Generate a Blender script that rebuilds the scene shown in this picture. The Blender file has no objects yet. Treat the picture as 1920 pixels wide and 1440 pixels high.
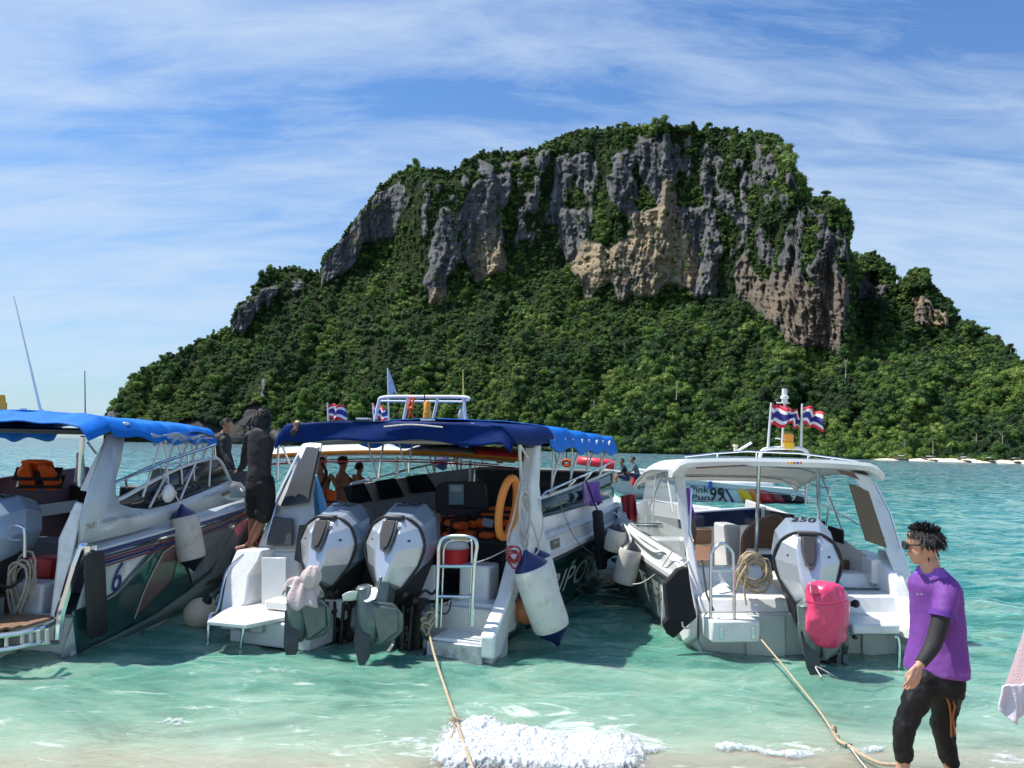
import bpy, bmesh, math, random
import numpy as np
from mathutils import Vector, Matrix, Euler
random.seed(7); np.random.seed(7)
sc = bpy.context.scene
# ------------------------------------------------------------------ camera
CAM_H = 2.2; FOC = 1440.0; TH = math.atan(118/1440.0); RO = math.atan(0.021)
cd = bpy.data.cameras.new('camera'); cam = bpy.data.objects.new('camera', cd); sc.collection.objects.link(cam)
cd.sensor_width = 36; cd.lens = FOC/1920*36; cd.clip_start = 0.1; cd.clip_end = 20000
_X = Vector((1,0,0)); _F = Vector((0,math.cos(TH),math.sin(TH))); _U = Vector((0,-math.sin(TH),math.cos(TH)))
_r = _X*math.cos(RO) - _U*(-math.sin(RO))*-1.0
_r = _X*math.cos(RO) + _U*math.sin(RO); _u = -_X*math.sin(RO) + _U*math.cos(RO)
cam.matrix_world = Matrix(((_r.x,_u.x,-_F.x,0),(_r.y,_u.y,-_F.y,0),(_r.z,_u.z,-_F.z,CAM_H),(0,0,0,1)))
sc.camera = cam
sc.view_settings.view_transform = 'Standard'; sc.view_settings.look = 'None'
sc.view_settings.exposure = 0.52; sc.view_settings.gamma = 1.0
try: sc.view_settings.use_curve_mapping = False
except Exception: pass
sc.cycles.max_bounces = 6; sc.cycles.transparent_max_bounces = 12; sc.cycles.diffuse_bounces = 3
sc.cycles.glossy_bounces = 3; sc.cycles.sample_clamp_indirect = 8.0
# ------------------------------------------------------------------ sun + sky
SUN_DIR = Vector((-0.80, 0.20, 0)).normalized(); SUN_EL = math.radians(62)
to_sun = Vector((SUN_DIR.x*math.cos(SUN_EL), SUN_DIR.y*math.cos(SUN_EL), math.sin(SUN_EL)))
sd = bpy.data.lights.new('sun', 'SUN'); sd.energy = 4.6; sd.angle = math.radians(0.53); sd.color = (1.0, 0.955, 0.88)
sun = bpy.data.objects.new('sun', sd); sc.collection.objects.link(sun)
sun.rotation_euler = to_sun.to_track_quat('Z', 'Y').to_euler()
w = bpy.data.worlds.new('World'); sc.world = w; w.use_nodes = True
nt = w.node_tree; N = nt.nodes; LK = nt.links
N.clear()
def nd(t, **k):
    n = N.new(t)
    for a, b in k.items(): setattr(n, a, b)
    return n
sky = nd('ShaderNodeTexSky', sky_type='NISHITA', sun_disc=False, sun_elevation=SUN_EL,
         sun_rotation=math.atan2(to_sun.x, to_sun.y), air_density=1.25, dust_density=0.6, ozone_density=2.0, altitude=0)
tc = nd('ShaderNodeTexCoord'); sep = nd('ShaderNodeSeparateXYZ'); LK.new(tc.outputs['Generated'], sep.inputs[0])
def m(op, a, b=None, c=None, clamp=False):
    n = nd('ShaderNodeMath', operation=op, use_clamp=clamp)
    for i, v in enumerate((a, b, c)):
        if v is None: continue
        if isinstance(v, (int, float)): n.inputs[i].default_value = v
        else: LK.new(v, n.inputs[i])
    return n.outputs[0]
zc = m('ADD', m('MAXIMUM', sep.outputs[2], 0.0), 0.22)
ux = m('DIVIDE', sep.outputs[0], zc); uy = m('DIVIDE', sep.outputs[1], zc)
cmb = nd('ShaderNodeCombineXYZ'); LK.new(ux, cmb.inputs[0]); LK.new(uy, cmb.inputs[1])
def mapn(scale, rot, loc=(0,0,0)):
    k = nd('ShaderNodeMapping'); k.inputs['Scale'].default_value = scale; k.inputs['Rotation'].default_value = (0,0,rot)
    k.inputs['Location'].default_value = loc; LK.new(cmb.outputs[0], k.inputs[0]); return k.outputs[0]
def noise(vec, s, d, r, dist=0.0):
    n = nd('ShaderNodeTexNoise'); n.inputs['Scale'].default_value = s; n.inputs['Detail'].default_value = d
    n.inputs['Roughness'].default_value = r; n.inputs['Distortion'].default_value = dist; LK.new(vec, n.inputs['Vector']); return n.outputs['Fac']
def ramp(v, pts):
    n = nd('ShaderNodeValToRGB'); cr = n.color_ramp
    while len(cr.elements) < len(pts): cr.elements.new(0.5)
    for e, (p, c) in zip(cr.elements, pts): e.position = p; e.color = c if len(c) == 4 else (*c, 1)
    LK.new(v, n.inputs[0]); return n.outputs[0]
big = noise(mapn((0.55, 1.3, 1), 0.22, (0.35, 0.9, 0)), 0.85, 4, 0.5, 0.35)
mid = noise(mapn((0.9, 2.4, 1), -0.25, (4.0, 2.0, 0)), 1.6, 5, 0.55, 0.6)
fine = noise(mapn((1.0, 3.4, 1), 0.18, (1.0, 5.0, 0)), 3.2, 13, 0.68, 0.7)
comb = m('ADD', m('ADD', m('MULTIPLY', big, 0.85), m('MULTIPLY', mid, 0.45)), m('MULTIPLY', fine, 0.35))
cl = ramp(comb, [(0.73, (0,0,0)), (0.80, (.30,.30,.30)), (0.88, (.60,.60,.60)), (0.98, (.92,.92,.92))])
# thin veil that thickens towards the horizon
veil = ramp(sep.outputs[2], [(0.0, (.45,.45,.45)), (0.10, (.50,.50,.50)), (0.22, (.42,.42,.42)), (0.36, (.16,.16,.16)), (0.7, (.0,.0,.0))])
fac = m('ADD', m('MULTIPLY', cl, 0.85), m('MULTIPLY', m('SUBTRACT', 1.0, m('MULTIPLY', cl, 0.85)), veil), clamp=True)
sat = nd('ShaderNodeHueSaturation'); sat.inputs['Saturation'].default_value = 1.25; sat.inputs['Value'].default_value = 1.0
LK.new(sky.outputs[0], sat.inputs['Color'])
mix = nd('ShaderNodeMix', data_type='RGBA'); LK.new(fac, mix.inputs[0]); tint = nd('ShaderNodeMix', data_type='RGBA', blend_type='MULTIPLY'); tint.inputs[0].default_value = 1.0; LK.new(sat.outputs[0], tint.inputs[6]); tint.inputs[7].default_value = (0.56, 0.90, 1.22, 1); LK.new(tint.outputs[2], mix.inputs[6])
CLOUD = (5.2, 6.4, 8.0, 1); mix.inputs[7].default_value = CLOUD
bg = nd('ShaderNodeBackground'); bg.inputs[1].default_value = 0.084; LK.new(mix.outputs[2], bg.inputs[0])
wo = nd('ShaderNodeOutputWorld'); LK.new(bg.outputs[0], wo.inputs[0])
# ------------------------------------------------------------------ helpers
def pray(px, py):
    u = (px-960)/FOC; v = -(py-720)/FOC
    return _r*u + _u*v + _F
class Frame:
    """A place in the world (origin on the water, heading clockwise from +Y)."""
    def __init__(s, ox, oy, deg):
        s.M = Matrix.Translation((ox, oy, 0)) @ Matrix.Rotation(-math.radians(deg), 4, 'Z'); s.I = s.M.inverted()
    def u(s, px, py, x=None, y=None, z=None):
        o = s.I @ Vector((0,0,CAM_H)); d = s.I.to_3x3() @ pray(px, py)
        k, v = (0, x) if x is not None else (1, y) if y is not None else (2, z)
        t = (v - o[k])/d[k]; return o + d*t
WORLD = Frame(0, 0, 0)
OFF = {}
def tag(o, label, cat, group=None, kind=None):
    if label: o['label'] = label
    if cat: o['category'] = cat
    if group: o['group'] = group
    if kind: o['kind'] = kind
    return o
def thing(name, label, cat, fr=WORLD, p=(0,0,0), group=None):
    o = bpy.data.objects.new(name, None); sc.collection.objects.link(o); o.empty_display_size = .2
    o.matrix_world = fr.M @ Matrix.Translation(Vector(p)); OFF[o.name] = Vector(p); tag(o, label, cat, group); return o
class MB:
    def __init__(s): s.v = []; s.f = []
    def add(s, vs, fs):
        b = len(s.v); s.v += [tuple(q) for q in vs]; s.f += [tuple(b+i for i in f) for f in fs]; return s
    def loft(s, rings, closed=True, caps=True):
        n = len(rings[0]); b = len(s.v)
        for r in rings: s.v += [tuple(q) for q in r]
        for i in range(len(rings)-1):
            for j in range(n if closed else n-1):
                k = (j+1) % n; s.f.append((b+i*n+j, b+i*n+k, b+(i+1)*n+k, b+(i+1)*n+j))
        if caps and closed:
            s.f.append(tuple(b+j for j in range(n))[::-1]); s.f.append(tuple(b+(len(rings)-1)*n+j for j in range(n)))
        return s
    def box(s, c, d, rot=None):
        c = Vector(c); R = Euler(rot).to_matrix() if rot else Matrix.Identity(3)
        vs = [c + R @ Vector((sx*d[0]/2, sy*d[1]/2, sz*d[2]/2)) for sx in (-1,1) for sy in (-1,1) for sz in (-1,1)]
        return s.add(vs, [(0,1,3,2),(4,6,7,5),(0,4,5,1),(2,3,7,6),(0,2,6,4),(1,5,7,3)])
    def prism(s, poly, vec):
        n = len(poly); vec = Vector(vec)
        return s.add(list(poly)+[Vector(q)+vec for q in poly], [tuple(range(n)), tuple(range(2*n-1, n-1, -1))]+[(i, (i+1)%n, n+(i+1)%n, n+i) for i in range(n)])
    def tube(s, path, r, n=8, caps=True, closed=False):
        P = [Vector(q) for q in path]; L = len(P); R = r if isinstance(r, (list, tuple)) else [r]*L
        up = None; rings = []
        for i, q in enumerate(P):
            a = P[(i-1) % L] if (closed or i) else P[i]; b = P[(i+1) % L] if (closed or i < L-1) else P[i]
            t = (b-a).normalized() if (b-a).length > 1e-9 else Vector((0,0,1))
            if up is None: up = t.orthogonal().normalized()
            up = (up - t*up.dot(t)); up = up.normalized() if up.length > 1e-6 else t.orthogonal().normalized()
            sd_ = t.cross(up); rr = R[i]; ra, rb = rr if isinstance(rr, (tuple, list)) else (rr, rr)
            rings.append([q + up*math.cos(2*math.pi*k/n)*ra + sd_*math.sin(2*math.pi*k/n)*rb for k in range(n)])
        if closed: rings.append(rings[0]); return s.loft(rings, True, False)
        return s.loft(rings, True, caps)
    def lathe(s, prof, a, b, n=16):
        """prof: (t along a->b, radius)"""
        a = Vector(a); b = Vector(b); t = (b-a).normalized(); u = t.orthogonal().normalized(); w_ = t.cross(u)
        rings = [[a+(b-a)*q + (u*math.cos(2*math.pi*k/n)+w_*math.sin(2*math.pi*k/n))*r for k in range(n)] for q, r in prof]
        return s.loft(rings, True, True)
    def sph(s, c, r, n=12, mrings=8, jit=0):
        c = Vector(c); r = Vector(r) if isinstance(r, (tuple, list, Vector)) else Vector((r, r, r))
        rings = []
        for i in range(mrings+1):
            a = math.pi*(i+.001)/(mrings+.002); rings.append([c+Vector((math.sin(a)*math.cos(2*math.pi*k/n)*r.x, math.sin(a)*math.sin(2*math.pi*k/n)*r.y, -math.cos(a)*r.z))*(1+random.uniform(-jit, jit)) for k in range(n)])
        return s.loft(rings)
    def grid(s, fn, nu, nv, thick=0):
        b = len(s.v); s.v += [tuple(fn(i/nu, j/nv)) for i in range(nu+1) for j in range(nv+1)]
        for i in range(nu):
            for j in range(nv): q = b+i*(nv+1)+j; s.f.append((q, q+nv+1, q+nv+2, q+1))
        return s
    def mesh(s, name, off=Vector((0,0,0)), smooth=35, fix=True):
        me = bpy.data.meshes.new(name); me.from_pydata([(a[0]-off.x, a[1]-off.y, a[2]-off.z) for a in s.v], [], s.f)
        bm = bmesh.new(); bm.from_mesh(me); bmesh.ops.remove_doubles(bm, verts=bm.verts, dist=1e-5)
        if fix: bmesh.ops.recalc_face_normals(bm, faces=bm.faces)
        for f in bm.faces: f.smooth = smooth > 0
        if smooth > 0:
            lim = math.radians(smooth)
            for e in bm.edges: e.smooth = len(e.link_faces) != 2 or e.calc_face_angle(0) < lim
        bm.to_mesh(me); bm.free(); return me
def _fin(o, mt, bev, solid, sub):
    if mt:
        for q in (mt if isinstance(mt, (list, tuple)) else [mt]): o.data.materials.append(q)
    if solid: k = o.modifiers.new('s', 'SOLIDIFY'); k.thickness = solid; k.offset = 0
    if bev: k = o.modifiers.new('b', 'BEVEL'); k.width = bev; k.segments = 2; k.limit_method = 'ANGLE'; k.angle_limit = math.radians(30)
    if sub: k = o.modifiers.new('ss', 'SUBSURF'); k.levels = sub; k.render_levels = sub
def part(mb, name, mt, parent, bev=0, solid=0, sub=0, smooth=35, label=None, kind=None):
    off = OFF[parent.name]
    o = bpy.data.objects.new(name, mb.mesh(name, off, smooth)); sc.collection.objects.link(o); o.parent = parent; OFF[o.name] = off
    _fin(o, mt, bev, solid, sub)
    if label: o['label'] = label
    if kind: o['kind'] = kind
    return o
def solo(mb, name, mt, label, cat, fr=WORLD, p=None, group=None, kind=None, bev=0, solid=0, sub=0, smooth=35):
    if p is None:
        a = np.array(mb.v); p = ((a[:,0].min()+a[:,0].max())/2, (a[:,1].min()+a[:,1].max())/2, a[:,2].min())
    p = Vector(p); o = bpy.data.objects.new(name, mb.mesh(name, p, smooth)); sc.collection.objects.link(o)
    o.matrix_world = fr.M @ Matrix.Translation(p); OFF[o.name] = p; _fin(o, mt, bev, solid, sub); tag(o, label, cat, group, kind); return o
def arc(c, r, a0, a1, n, ax=(1,0,0), ay=(0,0,1)):
    c = Vector(c); ax = Vector(ax); ay = Vector(ay)
    return [c+ax*math.cos(a0+(a1-a0)*i/n)*r+ay*math.sin(a0+(a1-a0)*i/n)*r for i in range(n+1)]
def lerp(a, b, t): return a+(b-a)*t
def bez(pts, n=12):
    """Catmull-Rom through the points"""
    P = [Vector(q) for q in pts]; P = [P[0]*2-P[1]]+P+[P[-1]*2-P[-2]]; out = []
    for i in range(1, len(P)-2):
        for k in range(n):
            t = k/n; a, b, c, d = P[i-1:i+3]
            out.append(0.5*((2*b)+(c-a)*t+(2*a-5*b+4*c-d)*t*t+(3*b-a-3*c+d)*t**3))
    out.append(P[-2]); return out
# ------------------------------------------------------------------ materials
MATS = {}
def mat(name, col, rough=.5, metal=0, var=.06, vs=4.0, bump=0, bs=30., coat=0, spec=.5, trans=0, emit=None, dirt=None, ds=3.0, alpha=1, sheen=0, col2=None):
    if name in MATS: return MATS[name]
    mt = bpy.data.materials.new(name); mt.use_nodes = True; t = mt.node_tree; b = t.nodes['Principled BSDF']
    b.inputs['Roughness'].default_value = rough; b.inputs['Metallic'].default_value = metal
    b.inputs['Coat Weight'].default_value = coat; b.inputs['Coat Roughness'].default_value = .08
    b.inputs['Specular IOR Level'].default_value = spec; b.inputs['Transmission Weight'].default_value = trans; b.inputs['Alpha'].default_value = alpha
    if sheen: b.inputs['Sheen Weight'].default_value = sheen
    tcn = t.nodes.new('ShaderNodeTexCoord')
    def nz(s, d=5): n = t.nodes.new('ShaderNodeTexNoise'); n.inputs['Scale'].default_value = s; n.inputs['Detail'].default_value = d; n.inputs['Roughness'].default_value = .6; t.links.new(tcn.outputs['Object'], n.inputs['Vector']); return n.outputs['Fac']
    r = t.nodes.new('ShaderNodeValToRGB'); r.color_ramp.elements[0].position = .3; r.color_ramp.elements[1].position = .7
    lo = tuple(c*(1-var) for c in col); hi = tuple(min(1, c*(1+var)) for c in (col2 or col))
    r.color_ramp.elements[0].color = (*lo, 1); r.color_ramp.elements[1].color = (*hi, 1); t.links.new(nz(vs), r.inputs[0]); out = r.outputs[0]
    if dirt:
        r2 = t.nodes.new('ShaderNodeValToRGB'); r2.color_ramp.elements[0].position = .52; r2.color_ramp.elements[0].color = (0,0,0,1)
        r2.color_ramp.elements[1].position = .78; r2.color_ramp.elements[1].color = (.75,.75,.75,1); t.links.new(nz(ds, 9), r2.inputs[0])
        mx = t.nodes.new('ShaderNodeMix'); mx.data_type = 'RGBA'; t.links.new(r2.outputs[0], mx.inputs[0]); t.links.new(out, mx.inputs[6]); mx.inputs[7].default_value = (*dirt, 1); out = mx.outputs[2]
    t.links.new(out, b.inputs['Base Color'])
    if emit: b.inputs['Emission Color'].default_value = (*emit, 1); b.inputs['Emission Strength'].default_value = 1
    if bump:
        bn = t.nodes.new('ShaderNodeBump'); bn.inputs['Strength'].default_value = bump; bn.inputs['Distance'].default_value = .02
        t.links.new(nz(bs, 6), bn.inputs['Height']); t.links.new(bn.outputs[0], b.inputs['Normal'])
    MATS[name] = mt; return mt
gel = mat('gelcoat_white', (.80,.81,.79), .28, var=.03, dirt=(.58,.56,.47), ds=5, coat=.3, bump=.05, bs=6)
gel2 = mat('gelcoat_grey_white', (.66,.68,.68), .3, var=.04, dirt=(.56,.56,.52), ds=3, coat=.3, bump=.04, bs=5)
hull_w = mat('hull_underbody', (.62,.68,.58), .4, var=.08, dirt=(.40,.46,.30), ds=2.2)
steel = mat('stainless_steel', (.72,.74,.77), .16, metal=1, var=.1, vs=9)
alu = mat('painted_tube', (.72,.73,.72), .3, var=.05)
blk = mat('black_rubber', (.018,.018,.02), .55, var=.3)
blkf = mat('black_foam_cloth', (.012,.012,.014), .85, var=.3, bump=.3, bs=60)
dark = mat('dark_glass', (.012,.016,.02), .06, var=.2, spec=.8)
dgrey = mat('dark_grey_panel', (.07,.07,.075), .45, var=.15)
navyc = mat('navy_canvas', (.0005,.016,.105), .6, var=.22, vs=6, bump=.5, bs=9, spec=.10)
bluec = mat('blue_canvas', (.002,.145,.56), .6, var=.18, vs=5, bump=.5, bs=9, spec=.15)
rope_m = mat('rope_tan', (.56,.44,.29), .85, var=.25, vs=40, bump=.8, bs=120)
rope_w = mat('rope_white', (.66,.64,.58), .8, var=.15, vs=40, bump=.6, bs=120)
fend_w = mat('fender_white', (.72,.70,.63), .45, var=.08, dirt=(.45,.42,.35), ds=9)
fend_d = mat('fender_dirty', (.52,.49,.44), .6, var=.15, dirt=(.25,.23,.20), ds=14)
fend_b = mat('fender_navy', (.012,.016,.09), .3, var=.2, coat=.3)
green = mat('hull_green', (.010,.050,.042), .13, var=.25, vs=1.5, coat=1, spec=.7, bump=.05, bs=3)
orange_f = mat('orange_fabric', (.80,.12,.012), .7, var=.2, vs=10, bump=.3, bs=30)
red_p = mat('red_plastic', (.55,.015,.015), .4, var=.15, vs=8)
wood = mat('teak_brown', (.20,.11,.065), .55, var=.3, vs=20, bump=.2, bs=40)
brown_v = mat('brown_vinyl', (.17,.085,.045), .5, var=.15, vs=8, bump=.1, bs=30)
amber = mat('amber_lens', (.95,.36,.01), .15, var=.15, vs=20, spec=.7)
yellow = mat('yellow_plastic', (.9,.5,.02), .35, var=.1)
silver = mat('engine_silver', (.60,.63,.66), .26, metal=.55, var=.05, coat=.5)
silver2 = mat('engine_silver_blue', (.36,.44,.55), .30, metal=.45, var=.06, coat=.5)
engrn = mat('engine_leg_paint', (.13,.17,.165), .35, metal=.4, var=.12, vs=9, dirt=(.20,.24,.21), ds=9, coat=.2)
skin = mat('skin', (.36,.17,.095), .55, var=.08, vs=12)
skin_l = mat('skin_light', (.52,.29,.19), .5, var=.08, vs=12)
hairm = mat('hair', (.008,.006,.006), .5, var=.4, vs=60, bump=.6, bs=90)
blackc = mat('black_clothing', (.019,.019,.021), .75, var=.3, vs=12, bump=.3, bs=14, sheen=.0)
# ------------------------------------------------------------------ numpy noise
def _hash(ix, iy, seed):
    h = (ix.astype(np.int64)*374761393 + iy.astype(np.int64)*668265263 + seed*1442695041) & 0xffffffff
    h = ((h ^ (h >> 13))*1274126177) & 0xffffffff; h = (h ^ (h >> 16)) & 0xffff
    return h/65535.0
def vnoise(x, y, seed=0):
    x = np.asarray(x, float); y = np.asarray(y, float)
    x0 = np.floor(x); y0 = np.floor(y); fx = x-x0; fy = y-y0; fx = fx*fx*(3-2*fx); fy = fy*fy*(3-2*fy)
    a = _hash(x0, y0, seed); b = _hash(x0+1, y0, seed); c = _hash(x0, y0+1, seed); d = _hash(x0+1, y0+1, seed)
    return (a*(1-fx)+b*fx)*(1-fy)+(c*(1-fx)+d*fx)*fy
def fbm(x, y, seed=0, o=4, g=.5):
    s = 0; a = 1; t = 0
    for i in range(o): s = s+a*vnoise(x*2**i, y*2**i, seed+i*17); t += a; a *= g
    return s/t
def inpoly(X, Y, poly):
    r = np.zeros(X.shape, bool); n = len(poly)
    for i in range(n):
        x1, y1 = poly[i]; x2, y2 = poly[(i+1) % n]
        if y1 == y2: continue
        c = ((Y >= min(y1, y2)) & (Y < max(y1, y2))) & (X < (x2-x1)*(Y-y1)/(y2-y1)+x1); r ^= c
    return r
def blur(A, k):
    for _ in range(2):
        for ax in (0, 1):
            P = np.concatenate([np.repeat(A.take([0], ax), k, ax), A, np.repeat(A.take([-1], ax), k, ax)], ax)
            c = np.cumsum(P, ax); n = A.shape[ax]
            z = np.zeros_like(c.take([0], ax)); c = np.concatenate([z, c], ax)
            A = (c.take(range(2*k+1, 2*k+1+n), ax)-c.take(range(0, n), ax))/(2*k+1)
    return A
# ------------------------------------------------------------------ the island
SIL = [(196,782),(203,772),(215,757),(240,725),(262,700),(300,680),(340,660),(375,640),(405,627),(433,614),(436,590),(450,572),(470,555),(480,532),(500,513),(520,506),(555,503),(580,509),(599,517),(603,498),(607,478),(625,462),(640,450),(650,427),(668,408),(690,380),(708,353),(735,330),(770,317),(810,317),(845,322),(862,316),(870,302),(895,291),(920,284),(950,291),(965,291),(985,282),(1010,279),(1035,263),(1060,251),(1100,242),(1140,243),(1180,241),(1220,236),(1250,233),(1280,239),(1310,246),(1325,239),(1350,241),(1380,246),(1420,251),(1450,256),(1470,270),(1480,281),(1486,300),(1492,330),(1510,352),(1520,372),(1535,374),(1550,368),(1570,376),(1585,396),(1592,420),(1595,470),(1602,490),(1620,480),(1640,480),(1660,492),(1675,515),(1681,536),(1696,540),(1705,517),(1725,510),(1742,517),(1750,546),(1770,557),(1785,580),(1800,602),(1830,617),(1850,632),(1870,642),(1890,657),(1910,682),(1960,705),(2050,740),(2150,775),(2260,815),(2400,850)]
BASE = [(196,790),(300,812),(440,822),(700,838),(960,846),(1150,852),(1640,864),(1920,869.5),(2150,877),(2400,886)]
DB = [(196,560),(500,540),(960,470),(1300,410),(1640,330),(1920,290),(2400,250)]
ROCK = {
 'grey': [[(603,533),(605,480),(647,437),(707,360),(753,343),(760,370),(747,407),(740,447),(680,453),(670,490),(613,533)],
  [(433,617),(436,585),(468,560),(500,548),(480,590),(455,625)],
  [(803,477),(827,387),(843,387),(852,433),(852,503),(840,520),(833,567),(803,567),(797,530)],
  [(857,407),(888,337),(923,333),(932,387),(945,433),(948,513),(927,507),(897,533),(877,507)],
  [(1037,297),(1070,285),(1060,380),(1043,383)], [(1080,293),(1107,287),(1120,330),(1112,393),(1094,353),(1080,320)],
  [(1043,383),(1100,397),(1097,453),(1067,493),(1047,443)], [(1143,297),(1167,288),(1199,353),(1195,375),(1163,400),(1145,377)],
  [(1193,270),(1247,250),(1262,307),(1265,353),(1235,380),(1205,337)], [(1262,387),(1327,387),(1343,473),(1342,556),(1311,560),(1285,473)],
  [(1313,265),(1330,270),(1350,480),(1335,485),(1320,380)], [(1300,393),(1335,420),(1346,480),(1322,563),(1298,556)],
  [(1340,367),(1375,360),(1405,420),(1400,440),(1377,410)], [(1457,487),(1487,405),(1504,472),(1503,540),(1470,545)],
  [(1533,473),(1543,415),(1570,467),(1570,523),(1535,530)], [(1613,530),(1623,507),(1640,533),(1665,530),(1650,563),(1613,560)],
  [(489,745),(490,702),(495,700),(496,748)], [(200,770),(216,768),(236,788),(215,800),(200,790)],[(880,292),(925,310),(925,335),(905,330)],
  [(660,330+120),(668,440),(672,452),(664,462)],[(1003,325),(1012,330),(1010,380),(1003,372)],[(1410,300),(1450,300),(1440,350),(1415,345)]],
 'ochre': [[(1175,400),(1237,387),(1247,337),(1263,340),(1275,420),(1315,513),(1300,540),(1253,537),(1223,553),(1160,563),(1151,520),(1100,560),(1068,497),(1100,452),(1147,467),(1182,433)],
  [(1710,557),(1732,552),(1752,583),(1780,580),(1777,612),(1723,616),(1716,597)], [(455,815),(458,790),(478,774),(490,780),(488,815)]],
 'brown': [[(1375,520),(1403,455),(1412,507),(1440,530),(1460,500),(1503,520),(1517,533),(1540,500),(1593,523),(1592,570),(1577,672),(1533,650),(1480,653),(1467,623),(1423,583),(1403,567),(1377,560)]],
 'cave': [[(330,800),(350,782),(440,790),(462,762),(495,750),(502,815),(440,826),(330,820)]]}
step = 2.6
PX = np.arange(196, 2400, step); NT = 300
sil = np.interp(PX, *zip(*SIL)); base = np.interp(PX, *zip(*BASE)); D0 = np.interp(PX, *zip(*DB))
sil = sil + (fbm(PX/9, PX*0, 3, 3)-.5)*7
T = np.linspace(0, 1, NT)
PXG = np.repeat(PX[:,None], NT, 1); PYG = base[:,None]+(sil-base)[:,None]*T[None,:]
wx = PXG+(fbm(PXG/22, PYG/22, 11)-.5)*34; wy = PYG+(fbm(PXG/22, PYG/22, 23)-.5)*30
M_ = {k: np.zeros(PXG.shape) for k in ROCK}
for k, ps in ROCK.items():
    for p in ps:
        sm = k == 'cave' or len(p) < 5 or p[0][0] < 300
        M_[k] = np.maximum(M_[k], inpoly(PXG+(wx-PXG)*(.25 if sm else .6), PYG+(wy-PYG)*(.25 if sm else .6), p).astype(float))
# the lower part of the great spire and some cliff feet are ochre as well
lowo = [[(880,470),(930,420),(948,500),(927,512),(897,535)], [(803,540),(832,540),(830,566),(805,566)], [(1430,545),(1480,540),(1475,585),(1440,590)], [(670,455),(660,425),(650,450),(655,480)], [(1072,480),(1090,450),(1105,460),(1100,500)]]
M_och = M_['ochre'].copy()
for p in lowo: M_och = np.maximum(M_och, inpoly(wx, wy, p).astype(float))
_cz = np.zeros(PXG.shape)
for p in [[(760,345),(900,320),(1040,275),(1180,252),(1320,248),(1470,275),(1490,340),(1520,390),(1585,410),(1593,520),(1480,560),(1400,520),(1340,470),(1150,430),(1060,500),(960,470),(840,500),(760,440)], [(436,625),(440,590),(480,545),(590,515),(560,545),(470,600)]]: _cz = np.maximum(_cz, inpoly(PXG, PYG, p).astype(float))
_mot = fbm(PXG/13+fbm(PXG/50, PYG/50, 8)*2, PYG/34, 83, 4, .55)
M_['grey'] = np.maximum(M_['grey'], ((_cz > .5) & (_mot > .575)).astype(float))
M_['ochre'] = M_['ochre']*1.0
rock = np.clip(M_['grey']+M_['ochre']+M_['brown'], 0, 1)
cliffzone = np.zeros(PXG.shape)
for p in [[(598,530),(606,470),(660,400),(712,345),(860,335),(900,320),(1040,285),(1180,260),(1250,245),(1320,250),(1470,285),(1490,340),(1520,390),(1580,400),(1593,470),(1592,680),(1480,660),(1400,570),(1300,560),(1160,570),(1070,510),(950,520),(890,540),(800,570),(740,480)],
          [(433,630),(436,590),(480,545),(560,520),(520,560),(470,620)], [(1605,570),(1615,510),(1660,510),(1670,560)], [(1700,610),(1705,545),(1745,540),(1790,600),(1780,620)]]:
    cliffzone = np.maximum(cliffzone, inpoly(PXG, PYG, p).astype(float))
cliffzone = np.clip(blur(cliffzone, 3), 0, 1)
slope = np.where(cliffzone > .5, 4.2, .74)*1.0
slope = slope*(1-cliffzone)*1.0+0
slope = .74*(1-cliffzone)+4.2*cliffzone
slope = np.maximum(slope, .62)
horpy = 838+(PXG-960)*0.021; e = (horpy-PYG)/FOC*math.cos(TH)
e = np.maximum(e, -0.02)
D = np.zeros(PXG.shape); D[:,0] = D0
for j in range(1, NT):
    e1 = e[:,j-1]; e2 = e[:,j]; s_ = np.maximum(slope[:,j], e2+.14)
    D[:,j] = D[:,j-1]*(s_-e1)/(s_-e2)
D = blur(D, 6)
D = D + np.clip((PXG-1592)/14, 0, 1)*np.clip((700-PYG)/60, 0, 1)*55*np.exp(-np.clip(PXG-1592, 0, 1e9)/500)
D = D + np.clip((603-PXG)/8, 0, 1)*np.clip((PYG<540)*1.0, 0, 1)*10
rk = blur(rock, 1)
ribs = (fbm(PXG/26+fbm(PXG/60, PYG/90, 5)*2, PYG/170, 31, 5, .55)-.5)
crag = (fbm(PXG/9, PYG/14, 41, 4, .6)-.5); ledge = (fbm(PXG/30+1, PYG/5.5, 47, 3, .6)-.5)
crack = np.abs(fbm(PXG/6.5+fbm(PXG/20, PYG/26, 14)*3, PYG/46, 141, 4, .6)-.5)*2
D = D + rk*np.clip(.26-crack, 0, 1)*15
D = D - cliffzone*ribs*34 - rk*(crag*6.5+ledge*3.5) - rk*7*(1-np.abs(2*rk-1)*0)
gul = np.abs(fbm(PXG/95+PYG/260, PYG/240, 61, 3)-.5)*2
D = D + (1-cliffzone)*( -gul*42 + 10 + (fbm(PXG/28, PYG/28, 71, 3)-.5)*16)*np.clip(T[None,:]*6, 0, 1)
D = D + M_['cave']*8
rays = np.zeros(PXG.shape+(3,))
uu = (PXG-960)/FOC; vv = -(PYG-720)/FOC
for i in range(3): rays[...,i] = uu*_r[i]+vv*_u[i]+_F[i]
P3 = rays*(D/rays[...,1])[...,None]; P3[...,2] += CAM_H
P3[:,0,2] = -1.5
def isl_pt(i, j): return P3[i, j]
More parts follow.
